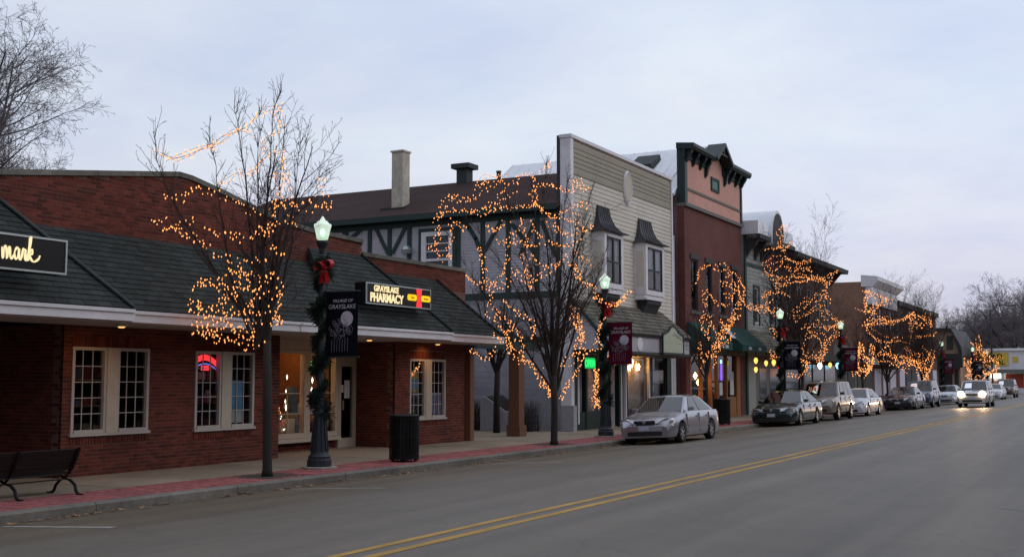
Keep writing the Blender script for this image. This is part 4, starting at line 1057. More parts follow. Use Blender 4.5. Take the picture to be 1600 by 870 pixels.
# bay windows
def bay(y0, y1):
    X = -16.5; z0, z1 = 4.93, 6.92
    b = MB(); b.box(-16.99, X - .06, y0 + .02, y1 - .02, z0 - .12, z0 - .0); b.box(-16.99, X - .06, y0 + .02, y1 - .02, z1, z1 + .06)
    b.box(-16.99, X, y0, y0 + .2, z0, z1); b.box(-16.99, X, y1 - .2, y1, z0, z1)
    b.box(X - .12, X, y0 + .2, y1 - .2, z0, z0 + .18); b.box(X - .12, X, y0 + .2, y1 - .2, z1 - .12, z1)
    w = b.build('bay_window', M['white'], wb)
    MB().box(X - .4, X - .25, y0 + .2, y1 - .2, z0, z1).build('interior', M['dark'], w)
    MB().box(-16.985, X + .03, y0 - .03, y1 + .03, z0 - .2, z0 - .121).build('sill', M['white'], w)
    MB().box(-16.9, X - .1, y0 - .006, y0 - .001, z0 + .3, z1 - .3).build('side_panel', M['creamboard'], w)
    g = MB(); ya, yb, za, zb = y0 + .2, y1 - .2, z0 + .18, z1 - .12; ym = (ya + yb) / 2
    for p, q in ((ya, ya + .07), (ym - .05, ym + .05), (yb - .07, yb)): g.box(X - .07, X - .012, p, q, za, zb)
    zm = za + (zb - za) * .47
    for p, q in ((ya + .07, ym - .05), (ym + .05, yb - .07)):
        g.box(X - .06, X - .015, p, q, za, za + .07); g.box(X - .06, X - .015, p, q, zb - .07, zb); g.box(X - .06, X - .015, p, q, zm - .03, zm + .03)
    g.build('frame', M['darkstone'], w)
    for p, q in ((ya + .07, ym - .05), (ym + .05, yb - .07)):
        MB().box(X - .16, X - .12, p, q, zm + .06, zb - .1).build('curtain', M['print_'], w)
        MB().quad((X - .04, p, za), (X - .04, q, za), (X - .04, q, zb), (X - .04, p, zb)).build('pane', M['window'], w)
    # flared standing seam hood
    prof = [(-16.985, 7.95), (-16.92, 7.93), (-16.88, 7.6), (-16.76, 7.28), (-16.55, 7.06), (X + .16, 6.97)]
    sides = [.42, .40, .32, .18, .02, -.16]
    h = MB()
    for (x, z), s_ in zip(prof, sides): h.v += [(x, y0 + s_, z), (x, y1 - s_, z)]
    for (x, z), s_ in zip(prof, sides): h.v += [(-16.985, y0 + s_, z), (-16.985, y1 - s_, z)]
    n = len(prof)
    for i in range(n - 1):
        h.f.append((2 * i, 2 * i + 2, 2 * i + 3, 2 * i + 1))
        a = 2 * n + 2 * i
        h.f.append((2 * i, a, a + 2, 2 * i + 2)); h.f.append((2 * i + 1, 2 * i + 3, a + 3, a + 1))
    k = 2 * n - 2; h.f.append((k, k + 1, 4 * n - 1, 4 * n - 2))
    hd = h.build('hood', M['seam'], w, smooth=False)
    for i in range(7):
        t = i / 6
        MB().tube([(x + .012, (y0 + s_) * (1 - t) + (y1 - s_) * t, z + .012) for (x, z), s_ in zip(prof, sides)], .02, 4).build('seam', M['seam'], hd)
    pts = [(-16.99, 3.85), (-16.85, 3.9), (-16.78, 4.2), (-16.66, 4.45), (X - .05, 4.6), (X - .05, 4.72), (-16.99, 4.72)]
    MB().prism([(x, y0 + .25, z) for x, z in pts], (0, y1 - y0 - .5, 0)).build('corbel', M['darkstone'], w)
bay(37.75, 39.5); bay(41.75, 43.75)
# shingle pent roof over the shop front
XE = -15.95
e0, e1 = (XE, 36.0, 3.28), (XE, 45.4, 3.28); t0, t1 = (-16.95, 36.0, 4.38), (-16.95, 44.3, 4.38)
b = MB(); b.prism([e0, e1, t1, t0], (-.02, 0, -.07)); b.prism([e1, (-16.95, 45.9, 3.28), t1], (0, -.05, -.05))
pr = b.build('canopy', M['rooffelt'], wb)
sp = Shingles(); sp.slope((XE, 36.0, 3.3), (XE, 45.4, 3.3), (-16.94, 36.0, 4.4), (-16.94, 44.3, 4.4), ex=.2, w=.32, th=.035)
sp.slope((XE, 45.41, 3.3), (-16.95, 45.93, 3.3), (-16.94, 44.31, 4.4), (-16.95, 44.31, 4.4), ex=.2, w=.32, th=.03)
sp.finish(pr, M['oldshingle'])
MB().prism([(XE - .05, 35.99, 3.2), (-16.98, 35.99, 4.33), (-16.98, 35.99, 2.66), (XE - .05, 35.99, 2.66)], (0, .03, 0)).build('gable_panel', M['lavboard'], wb)
MB().bar((XE + .03, 35.97, 3.26), (-16.96, 35.97, 4.42), .1, .14, up=(0, 1, 0)).build('barge_board', M['timber'], wb)
MB().box(XE - .16, XE - .08, 36.03, 45.3, 2.66, 3.24).build('sign_band', M['lavboard'], wb)
MB().box(XE - .17, XE - .03, 36.02, 45.32, 2.56, 2.655).build('band_moulding', M['green'], wb)
MB().box(-16.98, XE - .17, 36.03, 45.3, 2.5, 2.56).build('soffit', M['green'], wb)
# round disc and small pediment sign on the band
c = on_x(1001, 536, XE - .04); MB().lathe((XE - .078, c.y, 2.95), [(.27, 0), (.27, .02), (.2, .022)], 22, 'x').build('disc_sign', M['white'], wb)
pa, pb = on_x(1034, 540, XE), on_x(1066, 540, XE); ym = (pa.y + pb.y) / 2
pts = [(XE - .02, pa.y, 2.64), (XE - .02, pb.y, 2.64), (XE - .02, pb.y, 3.36), (XE - .02, ym + .55, 3.5), (XE - .02, ym + .3, 3.66), (XE - .02, ym, 3.74), (XE - .02, ym - .3, 3.66), (XE - .02, ym - .55, 3.5), (XE - .02, pa.y, 3.36)]
MB().prism(pts, (.07, 0, 0)).build('pediment_sign', mat('pale_sign', (.42, .46, .34), .6, .12, 5), wb)
fr = MB()
for p, q in zip(pts, pts[1:] + pts[:1]): fr.bar(Vector(p) + Vector((.06, 0, 0)), Vector(q) + Vector((.06, 0, 0)), .08, .06, up=(1, 0, 0))
fr.build('sign_edge', M['green'], wb)
# scalloped canvas valance with the lights under it
pa, pb = on_x(946, 548, XE + .3), on_x(987, 552, XE + .3)
b = MB(); n = 12
for i in range(n):
    y0, y1 = pa.y + (pb.y - pa.y) * i / n, pa.y + (pb.y - pa.y) * (i + 1) / n; ym = (y0 + y1) / 2
    b.prism([(XE + .3, y0, 2.62), (XE + .3, y0, 2.4), (XE + .3, ym, 2.32), (XE + .3, y1, 2.4), (XE + .3, y1, 2.62)], (.012, 0, 0))
b.prism([(XE + .3, pa.y, 2.62), (XE + .3, pb.y, 2.62), (XE - .03, pb.y, 2.95), (XE - .03, pa.y, 2.95)], (.012, 0, .012))
b.build('valance', M['cream'], wb)
# shop front
b = MB(); X = -17.05
for y, w_ in ((36.1, .3), (37.15, .12), (38.95, .12), (40.1, .12), (40.75, .2), (43.2, .35), (45.2, .5)): b.box(X - .1, X + .08, y, y + w_, SW, 2.5)
for y0, y1 in ((36.4, 37.15), (37.27, 38.95), (40.95, 43.2), (43.55, 45.2)): b.box(X - .08, X + .05, y0, y1, SW, .5)
b.box(X - .08, X + .05, 36.4, 45.2, 2.3, 2.5) if False else None
sf = b.build('shop_front', M['green'], wb)
for y in (36.42, 38.86, 40.24, 40.68, 43.1):
    MB().box(X + .0, X + .11, y, y + .085, .1, 2.5).build('post', M['white'], sf)
for y0, y1 in ((36.5, 37.15), (37.27, 38.86), (40.95, 43.1), (43.55, 45.2)):
    MB().quad((X - .01, y0, .5), (X - .01, y1, .5), (X - .01, y1, 2.5), (X - .01, y0, 2.5)).build('pane', M['window'], sf)
d_ = MB().box(X - .3, X - .24, 39.12, 40.06, SW, 2.2).build('door', M['green'], sf)
MB().quad((X - .235, 39.25, .6), (X - .235, 39.93, .6), (X - .235, 39.93, 2.0), (X - .235, 39.25, 2.0)).build('pane', M['window'], d_)
room(36.15, 40.7, SW, 2.62, -19.2, -17.35, wb)
room(40.85, 45.7, SW, 2.62, -19.2, -17.35, wb, 'room')
MB().box(-19.0, -18.9, 42.9, 43.9, .0, 2.3).build('curtain', M['wood'], wb)
goods(wb, 41.0, 43.0, .45, -17.8, 6, .9); goods(wb, 43.7, 45, .45, -17.8, 4, .8)
goods(wb, 37.3, 38.8, .4, -17.7, 5, .5)
MB().lathe((-17.7, 43.95, .4), [(.3, 0), (.28, .3), (.2, .8), (.06, 1.3)], 10).build('dried_tree', M['goods_tan'], wb)
MB().lathe((-17.6, 41.3, .4), [(.2, 0), (.3, .2), (.26, .5), (.14, .7), (.12, .9), (.03, 1.0)], 10).build('figurine', M['goods_blue'], wb)
for yy, zz in ((41.3, 2.25), (41.75, 2.1), (42.05, 2.3), (42.7, 2.12), (41.95, 2.22)):
    b = MB(); pts = []
    for k in range(10): rr = .14 if k % 2 == 0 else .06; pts.append((-17.25, yy + rr * math.cos(k * math.pi / 5 + .3), zz + rr * math.sin(k * math.pi / 5 + .3)))
    b.prism(pts, (.03, 0, 0)).build('star_light', M['g_warm'], wb)
s2 = thing('neon_sign', 'green lit rectangular sign in the shop window under the cream building canopy', 'neon sign', (-16.7, 37.3, 2.2))
c = on_x(922, 567, -16.4)
MB().box(-16.44, -16.41, c.y - .42, c.y + .42, c.z - .2, c.z + .2).build('backing', M['black'], s2)
MB().box(-16.409, -16.4, c.y - .40, c.y + .40, c.z - .18, c.z + .18).build('face', glow('green_face', (.02, .55, .12), 1.0), s2)
text('lettering', 'OPEN', .33, M['g_green'], s2, (-16.395, c.y, c.z - .12), (0, 1, 0), (0, 0, 1), bold=.01)
MB().bar((-16.43, c.y - .3, c.z + .2), (-16.43, c.y - .3, 2.5), .02, .02).build('hanger', M['black'], s2)
MB().bar((-16.43, c.y + .3, c.z + .2), (-16.43, c.y + .3, 2.5), .02, .02).build('hanger', M['black'], s2)

# ================================================================== BRICK AND SALMON BUILDING WITH GABLED CORNICE
BY0, BY1 = 47.6, 55.95
bb = thing('brick_building', 'tall red brick building with salmon upper wall and dark bracketed gable cornice', 'building', (-17.2, 52, SW))
hs = [(48.35, 49.3, 4.65, 6.95), (50.35, 51.3, 4.65, 6.95), (52.3, 53.2, 4.65, 6.95), (54.2, 55.1, 4.65, 6.95)]
lo = [(48.1, 55.5, SW, 2.75)]
b = MB(); sheet_with_holes(b, -17.3, XF, BY0, BY1, -.3, 9.2, hs + lo); b.build('wall', M['brownbrick'], bb)
b = MB(); b.box(-27.6, -17.31, BY0 + .0, BY0 + .3, -.3, 9.7); b.box(-27.6, -17.31, BY1 - .3, BY1, -.3, 9.7); b.build('side_wall', M['sidebrick'], bb)
for (y0, y1, z0, z1) in hs:
    w = sash(bb, y0, y1, z0, z1, XF - .06, 1, 2, .07, 'darkstone')
    MB().box(-17.5, -17.4, y0, y1, z0, z1).build('interior', M['dark'], w)
    MB().box(-17.36, -17.33, y0 + .05, y0 + .28, z0 + .1, z1 - .1).build('curtain', M['print_'], w)
    MB().box(-17.2, -16.92, y0 - .1, y1 + .1, z0 - .13, z0 - .003).build('sill', M['band'], bb)
    MB().box(-17.0 + .003, -16.94, y0 - .1, y1 + .1, z1 + .003, z1 + .22).build('lintel', M['darkstone'], bb)
GY, GZ = 51.95, 12.55
MB().prism([(-17.24, BY0 + .02, 9.36), (-17.24, BY1 - .02, 9.36), (-17.24, BY1 - .02, 11.75), (-17.24, GY + 1.0, 11.75), (-17.24, GY, GZ - .2), (-17.24, GY - 1.0, 11.75), (-17.24, BY0 + .02, 11.75)], (.25, 0, 0)).build('stucco_wall', M['salmon'], bb)
MB().box(-17.3, -16.88, BY0 - .03, BY1 + .03, 9.202, 9.355).build('string_course', M['band'], bb)
MB().box(-16.988, -16.95, BY0 + .03, BY1 - .03, 9.95, 10.06).build('string_course', M['band'], bb)
MB().box(-17.3, -16.93, BY0 - .04, BY0 + .28, 9.36, 11.9).build('corner_pilaster', M['green'], bb)
MB().box(-17.3, -16.93, BY1 - .16, BY1 + .06, 9.36, 11.9).build('corner_pilaster', M['green'], bb)
co = MB()
XO = -16.56
for y0, y1 in ((BY0 - .12, GY - 1.0), (GY + 1.0, BY1 + .25)):
    co.prism([(-17.3, y0, 11.75), (XO, y0, 11.68), (XO + .08, y0, 11.8), (XO + .08, y0, 11.94), (-17.3, y0, 12.02)], (0, y1 - y0, 0))
    co.box(-17.0, -16.9, y0, y1, 11.35, 11.74)
co.prism([(-17.3, GY - 1.15, 11.72), (-17.3, GY, GZ), (-17.3, GY, GZ + .17), (-17.3, GY - 1.3, 11.84)], (.86, 0, 0))
co.prism([(-17.3, GY + 1.15, 11.72), (-17.3, GY + 1.3, 11.84), (-17.3, GY, GZ + .17), (-17.3, GY, GZ)], (.86, 0, 0))
cn = co.build('cornice', M['green'], bb)
MB().box(-16.6, -16.5, GY - .5, GY + .5, 12.10, 12.17).build('gable_tie', M['green'], cn)
MB().box(-16.58, -16.52, GY - .05, GY + .05, 12.17, GZ).build('gable_post', M['green'], cn)
for a, s_ in ((GY - .45, 1), (GY + .45, -1)): MB().bar((-16.55, a, 12.16), (-16.55, GY - s_ * .04, 12.4), .05, .05, up=(1, 0, 0)).build('gable_strut', M['green'], cn)
for y in (BY0 + .15, 48.7, 49.7, 50.45, 53.25, 54.0, 55.0, BY1 - .12):
    big = 1.0 if y in (50.45, 53.25) else .72
    pts = [(-16.985, 11.72), (-16.62, 11.72), (-16.66, 11.55), (-16.78, 11.38), (-16.86, 11.72 - big * .7), (-16.985, 11.72 - big * .86)]
    MB().prism([(x, y - .09, z) for x, z in pts], (0, .18, 0)).build('bracket', M['green'], cn)
c0, c1 = on_x(1110.5, 276, -16.98), on_x(1123, 303, -16.98)
b = MB(); b.box(-16.99, -16.93, c0.y, c0.y + .12, c1.z, c0.z); b.box(-16.99, -16.93, c1.y - .12, c1.y, c1.z, c0.z); b.box(-16.99, -16.93, c0.y + .12, c1.y - .12, c0.z - .12, c0.z); b.box(-16.99, -16.93, c0.y + .12, c1.y - .12, c1.z, c1.z + .12)
w = b.build('window', M['timber'], bb)
MB().box(-16.985, -16.965, c0.y + .12, c1.y - .12, c1.z + .12, c0.z - .12).build('pane', mat('green_shutter', (.05, .15, .12), .5, .1, 3), w)
# pale metal gable roof behind
RYm = 51.8
b = MB(); b.prism([(-27.8, BY0 - .35, 9.75), (-27.8, RYm, 12.62), (-27.8, BY1 + .3, 9.75), (-27.8, BY1 + .3, 9.6), (-27.8, RYm, 12.47), (-27.8, BY0 - .35, 9.6)], (10.45, 0, 0))
rr = b.build('metal_roof', M['metalroof'], bb)
for i in range(17):
    x = -27.7 + i * .61
    MB().bar((x, BY0 - .33, 9.79), (x, RYm - .05, 12.62), .05, .05).build('seam', M['metalroof'], rr)
MB().box(-27.8, -17.36, BY0 - .45, BY0 - .34, 9.5, 9.72).build('gutter', M['timber'], rr)
c = on_y(1017, 249, 50.0)
MB().bar((c.x - .35, 49.55, 11.45), (c.x - .35, 50.75, 12.09), 1.1, .3, up=(0, -.4, 1)).build('skylight', M['darkstone'], rr)
MB().bar((c.x - .35, 49.6, 11.62), (c.x - .35, 50.7, 12.21), .85, .03, up=(0, -.4, 1)).build('skylight_pane', M['metalroof'], rr)
# awnings
def awn(t, y0, y1, m, z1=4.15, z0=2.95, x0=-15.85):
    b = MB(); n = 8; pr_ = [(-16.98, z1)] + [(-16.98 + (x0 + 16.98) * k / n, z1 + (z0 + .28 - z1) * (k / n) ** 1.15) for k in range(1, n + 1)] + [(x0, z0)]
    b.prism([(x, y0, z) for x, z in pr_] + [(-16.98, y0, z0 + .1)], (0, y1 - y0, 0))
    return b.build('awning', m, t)
a1 = awn(bb, 47.75, 50.6, M['awning']); a2 = awn(bb, 52.1, 56.1, M['awning'])
for a, y0, y1 in ((a1, 47.75, 50.6), (a2, 52.1, 56.1)):
    for t in (.3, .7):
        y = y0 + (y1 - y0) * t; MB().box(-15.846, -15.84, y - .22, y + .22, 3.02, 3.16).build('print', M['print_'], a)
MB().prism([(-15.98, 50.9, 3.5), (-15.98, 51.5, 3.5), (-16.35, 51.5, 3.95), (-16.35, 50.9, 3.95)], (.02, 0, .02)).build('awning_sign', M['print_'], a2)
MB().box(-17.0 + .004, -16.86, BY0 + .1, BY1 - .1, 2.78, 3.3).build('shop_beam', M['green'], bb)
b = MB()
for y, w_ in ((48.1, .22), (49.7, .12), (51.0, .12), (51.9, .12), (53.3, .12), (54.9, .6)): b.box(-17.2, -17.02, y, y + w_, SW, 2.75)
for y0, y1 in ((48.32, 49.7), (53.42, 54.9)): b.box(-17.15, -17.05, y0, y1, SW, .8)
sf = b.build('shop_front', M['wood'], bb)
for y0, y1 in ((48.32, 49.7), (49.82, 51.0), (51.12, 51.9), (52.02, 53.3), (53.42, 54.9)):
    MB().quad((-17.1, y0, .0), (-17.1, y1, 0), (-17.1, y1, 2.75), (-17.1, y0, 2.75)).build('pane', M['window'], sf)
room(48.1, 55.5, SW, 2.75, -19, -17.32, bb)
goods(bb, 48.4, 49.6, .8, -17.7, 4, .6); goods(bb, 53.5, 54.8, .8, -17.7, 4, .8)
for yy, zz in ((48.7, 1.35), (48.75, 1.05), (49.9, 1.8), (50.3, 1.5)):
    MB().octa((-17.4, yy, zz), .09, .16).build('shop_lamp', M['g_warm'], bb)
MB().box(-17.09, -17.07, 52.35, 52.8, .9, 1.5).build('poster', M['poster_white'], bb)
MB().box(-17.09, -17.07, 54.0, 54.55, .9, 1.6).build('poster', M['poster_white'], bb)
s3 = thing('neon_sign', 'violet neon strip glowing in the orange wood shop front by the second bin', 'neon sign', (-16.95, 52, 1.9))
c = on_x(1126, 579, -16.97)
MB().box(-17.0, -16.975, c.y - .05, c.y + .09, c.z - .5, c.z + .5).build('backing', M['black'], s3)
MB().tube([(-16.955, c.y, c.z - .45), (-16.955, c.y, c.z + .3)], .05, 8).build('neon_tube', M['g_purple'], s3)
MB().tube([(-16.955, c.y, c.z + .34), (-16.955, c.y, c.z + .5)], .05, 8).build('neon_tube', M['g_cyan'], s3)

# ================================================================== GREY BUILDING WITH ROUND-TOPPED PARAPET
gy = thing('grey_building', 'narrow grey clapboard building with pale barrel-arched parapet and red panel', 'building', (-17.2, 59.5, SW))
GY0, GY1 = 56.35, 62.9
hs = [(57.9, 58.75, 4.5, 6.35), (60.9, 61.75, 4.5, 6.35)]
b = MB(); sheet_with_holes(b, -17.3, XF - .03, GY0, GY1, -.3, 9.0, hs); b.box(-30, -17.31, GY0, GY0 + .25, -.3, 9.0); b.build('wall', M['greyboard'], gy)
for z0, z1 in ((2.9, 4.49), (6.37, 7.35)): clap(gy, XF, GY0 + .3, GY1 - .1, z0, z1, .18, M['greyboard'])
for y0, y1 in ((GY0 + .3, 57.8), (58.85, 60.8), (61.85, GY1 - .1)): clap(gy, XF, y0, y1, 4.49, 6.37, .18, M['greyboard'])
MB().box(-17.03, -16.95, GY0 + .02, GY0 + .29, SW, 8.9).build('corner_board', M['timber'], gy)
MB().box(-17.03, -16.96, GY0 + .3, GY1 - .1, 7.36, 7.55).build('belt_board', M['timber'], gy)
MB().box(-17.029, -16.985, GY0 + .3, 60.0, 7.56, 8.9).build('upper_panel', M['greyboard'], gy)
MB().box(-17.029, -16.98, 60.0, 62.0, 7.56, 8.9).build('red_panel', M['redpanel'], gy)
for (y0, y1, z0, z1) in hs:
    w = sash(gy, y0, y1, z0, z1, XF - .02, 1, 2, .06, 'white'); MB().box(-17.45, -17.4, y0, y1, z0, z1).build('interior', M['print_'], w)
    b = MB(); b.box(-17.03, -16.94, y0 - .14, y0 - .003, z0 - .1, z1 + .14); b.box(-17.03, -16.94, y1 + .003, y1 + .14, z0 - .1, z1 + .14); b.box(-17.03, -16.941, y0 - .003, y1 + .003, z1 + .003, z1 + .14); b.build('casing', M['timber'], w)
XO = -16.2
MB().box(-17.7, XO - .02, GY0 - .1, GY1 + .05, 8.905, 9.58).build('boxed_parapet', M['metalroof'], gy)
MB().box(XO - .1, XO + .09, GY0 - .14, GY1 + .14, 8.68, 8.9).build('eave_moulding', M['darkstone'], gy)
for y in (56.7, 58.2, 59.3, 60.0, 62.3):
    pts = [(-16.985, 8.7), (-16.35, 8.7), (-16.45, 8.4), (-16.75, 8.15), (-16.985, 7.75)]
    MB().prism([(x, y - .14, z) for x, z in pts], (0, .28, 0)).build('bracket', M['darkstone'], gy)
AYc, AR, AZ = 59.35, 1.17, 8.98
def arch(x0, x1, r_, m, name, parent, z=AZ):
    pts = [(x0, AYc + r_ * math.cos(math.pi * k / 18), z + r_ * 1.25 * math.sin(math.pi * k / 18)) for k in range(19)] + [(x0, AYc - r_, z - .4), (x0, AYc + r_, z - .4)]
    return MB().prism(pts, (x1 - x0, 0, 0)).build(name, m, parent)
ar = arch(-18.4, -16.05, AR, M['metalroof'], 'barrel_roof', gy)
arch(-16.049, -16.02, AR - .13, M['darkstone'], 'arch_face', ar)
b = MB(); XE2 = -15.9
b.prism([(XE2, GY0, 2.95), (XE2, GY1, 2.95), (-16.96, GY1, 4.1), (-16.96, GY0, 4.1)], (-.03, 0, -.08)); cp = b.build('canopy', M['rooffelt'], gy)
s4 = Shingles(); s4.slope((XE2, GY0, 2.96), (XE2, GY1, 2.96), (-16.95, GY0, 4.12), (-16.95, GY1, 4.12), ex=.22, w=.4, th=.035); s4.finish(cp, M['oldshingle'])
MB().box(-17.029, -16.97, GY0 + .3, 57.95, SW, 2.85).build('grey_panel', M['greyboard'], gy)
MB().box(-17.029, -16.975, 57.96, GY1 - .1, SW, 2.85).build('shop_front', M['band'], gy)
for y0, y1 in ((58.6, 59.9), (60.5, 62.2)): MB().box(-16.974, -16.96, y0, y1, .6, 2.2).build('window', mat('shop_dark_pane', (.03, .03, .035), .1, .1, 4), gy)

# ================================================================== DARK BRICK BLOCK AND THE LOW SHOPS BEYOND
dk = thing('dark_brick_building', 'two storey dark brick building with heavy projecting eaves behind the lit tree', 'building', (-17.2, 69.5, SW))
hs = [(64.2 + 2.3 * i, 65.2 + 2.3 * i, 4.6, 7.0) for i in range(5)]
b = MB(); sheet_with_holes(b, -30, XF, 63.1, 75.8, -.3, 8.5, hs); b.build('wall', M['darkbrick'], dk)
for h in hs:
    w = sash(dk, *h, XF, 1, 2, .08, 'greyboard'); MB().box(-17.4, -17.35, h[0], h[1], h[2], h[3]).build('interior', M['print_'], w)
MB().prism([(-17.2, 63.0, 8.45), (-16.0, 63.0, 8.4), (-15.95, 63.0, 8.65), (-17.5, 63.0, 9.1), (-30, 63, 9.1), (-30, 63, 8.51), (-17.2, 63, 8.51)], (0, 12.9, 0)).build('eaves', M['darkstone'], dk)
for i in range(8): MB().prism([(-16.99, 63.6 + i * 1.65, 8.4), (-16.3, 63.6 + i * 1.65, 8.4), (-16.99, 63.6 + i * 1.65, 7.6)], (0, .2, 0)).build('bracket', M['darkstone'], dk)
for i in range(4): awn_y = 63.5 + i * 3.1; MB().box(-17.0 + .004, -16.9, awn_y, awn_y + 2.7, .5, 2.5).build('shop_window', mat('shop_pane_dark', (.03, .03, .035), .1, .1, 4), dk)
MB().box(-16.996, -16.2, 63.3, 75.6, 2.75, 3.15).build('shop_canopy', M['green'], dk)

l1 = thing('low_shop', 'single storey grey shop between the dark brick building and the brown side wall', 'building', (-17.2, 82, SW))
MB().box(-28, XF, 75.85, 87.9, -.3, 3.9).build('wall', M['band'], l1)
for y in (76.6, 79.6, 82.6, 85.3): MB().box(-16.997, -16.95, y, y + 2.3, .5, 2.4).build('shop_window', M['darkstone'], l1)
MB().box(-16.998, -16.3, 76, 87.7, 2.7, 3.2).build('fascia', M['greyboard'], l1)

lw = thing('brown_brick_building', 'brown brick building with blank side wall and white street cornice in the distance', 'building', (-17.2, 93, SW))
hs = [(89.3 + 2.2 * i, 90.3 + 2.2 * i, z, z + 1.5) for i in range(4) for z in (5.6, 3.4)]
MB().box(-26, -17.3, 88, 98.4, -.3, 8.9).build('side_wall', M['lowbrick'], lw)
b = MB(); sheet_with_holes(b, -17.29, XF, 88, 98.4, -.3, 7.2, hs); b.build('front_wall', M['darkbrick'], lw)
for h in hs: MB().box(-17.2, -17.1, h[0], h[1], h[2], h[3]).build('window', M['print_'], lw)
MB().box(-17.29, -16.85, 87.97, 98.45, 7.205, 8.5).build('frieze', M['white'], lw)
MB().prism([(-17.6, 87.9, 8.51), (-16.8, 87.9, 8.51), (-16.35, 87.9, 8.95), (-16.35, 87.9, 9.25), (-17.6, 87.9, 9.4)], (0, 10.7, 0)).build('cornice', M['white'], lw)
MB().box(-16.998, -16.3, 88.3, 98, 2.7, 3.1).build('shop_canopy', M['darkstone'], lw)
for y in (88.8, 92, 95): MB().box(-16.997, -16.95, y, y + 2.5, .4, 2.4).build('shop_window', M['print_'], lw)

d2 = thing('dark_brick_building', 'long dark brick building beyond the white cornice behind glowing trees', 'building', (-17.2, 109, SW))
hs = [(99.6 + 2.9 * i, 101 + 2.9 * i, 4.4, 6.2) for i in range(7)]
b = MB(); sheet_with_holes(b, -28, XF, 98.6, 120.5, -.3, 7.7, hs); b.build('wall', M['darkbrick'], d2)
for h in hs: MB().box(-17.2, -17.1, h[0], h[1], h[2], h[3]).build('window', M['darkstone'], d2)
MB().box(-17.4, -16.7, 98.5, 120.6, 7.705, 8.1).build('cornice', M['darkstone'], d2)
for i in range(7): MB().box(-16.997, -16.94, 99.3 + 3 * i, 101.7 + 3 * i, .4, 2.5).build('shop_window', M['print_' if i % 3 == 0 else 'darkstone'], d2)

tn = thing('gambrel_building', 'tan gambrel gabled building at the far end of the street', 'building', (-17, 128, SW))
g0 = [on_y(x, y, 124.0) for x, y in ((1462, 532), (1467, 517), (1486, 517), (1497, 545), (1500, 560))]
pts = [(g0[0].x - 2.5, 124, SW - .2), (g0[0].x - 2.5, 124, 6.0), (g0[1].x - 1.2, 124, g0[1].z), (g0[2].x, 124, g0[2].z), (g0[3].x, 124, g0[3].z), (g0[4].x, 124, g0[4].z), (g0[4].x, 124, SW - .2)]
tanw = mat('tan_stucco', (.36, .25, .17), .9, .1, 2)
MB().prism(pts, (0, 12, 0)).build('wall', tanw, tn)
rp = [(p[0], 123.7, p[2] + .03) for p in pts[1:-1]]; ro = [(p[0] + (.3 if i > 2 else 0), 123.7, p[2] + .3) for i, p in enumerate(pts[1:-1])]
MB().prism(rp + ro[::-1], (0, 12.5, 0)).build('roof', M['darkstone'], tn)
c = on_y(1484, 535, 123.95); MB().box(c.x - .3, c.x + .3, 123.93, 123.99, c.z - .7, c.z + .7).build('window', M['darkstone'], tn)
MB().box(pts[0][0] + .2, pts[-1][0] + .3, 123.2, 123.98, 2.8, 4.2).build('shop_canopy', M['darkstone'], tn)
MB().box(pts[0][0] + .4, pts[-1][0] - .2, 123.9, 123.985, .3, 2.6).build('shop_window', M['darkstone'], tn)
for i in range(3): MB().box(pts[0][0] + 1 + 1.5 * i, pts[0][0] + 1.2 + 1.5 * i, 123.85, 123.99, SW, 2.8).build('post', tanw, tn)

# white store with a yellow sign closing the street
YS = 165.0
st = thing('white_store', 'small white store with yellow lettered sign closing the end of the street', 'building', (-14, YS, SW))
a, c = on_y(1536, 548, YS), on_y(1640, 548, YS); zb = on_y(1560, 577, YS).z
MB().box(a.x, c.x, YS, YS + 9, -.4, a.z).build('wall', M['white'], st)
MB().box(a.x - .2, c.x + .2, YS - .35, YS + 9.2, a.z + .003, a.z + .3).build('roof_edge', M['metalroof'], st)
MB().box(a.x - .1, c.x, YS - 1.2, YS - .003, zb - .5, zb).build('canopy', M['band'], st)
p, q = on_y(1548, 551, YS), on_y(1576, 571, YS)
ys_ = MB().box(on_y(1528, 551, YS).x, q.x, YS - .16, YS - .01, q.z, p.z).build('yellow_sign', M['yellowsign'], st)
hh = p.z - q.z
text('lettering', 'LEAD', hh * .52, M['black'], ys_, ((on_y(1528, 551, YS).x + q.x) / 2, YS - .17, q.z + hh * .54), (1, 0, 0), (0, 0, 1), bold=.02, sx=1.1)
text('lettering', 'RENTAL', hh * .5, M['black'], ys_, ((on_y(1528, 551, YS).x + q.x) / 2, YS - .17, q.z + hh * .08), (1, 0, 0), (0, 0, 1), bold=.02, sx=.92)
p, q = on_y(1582, 557, YS), on_y(1591, 566, YS); MB().box(p.x, q.x, YS - .06, YS - .01, q.z, p.z).build('notice', M['yellowsign'], st)
p, q = on_y(1548, 580, YS - .5), on_y(1564, 590, YS - .5)
MB().box(p.x, q.x, YS - .8, YS - .4, q.z, p.z - .3).build('canopy_light', M['g_white'], st)
MB().box(a.x + .5, q.x + .2, YS - .02, YS - .006, SW, q.z - .4).build('shop_window', M['wood'], st)
MB().box(on_y(1566, 600, YS).x, on_y(1570, 600, YS).x, YS - 1, YS - .8, SW, zb - .5).build('post', M['white'], st)
MB().box(on_y(1572, 600, YS).x, on_y(1600, 600, YS).x, YS - .02, YS - .006, SW + .6, zb - .6).build('shop_window', M['goods_red'], st)

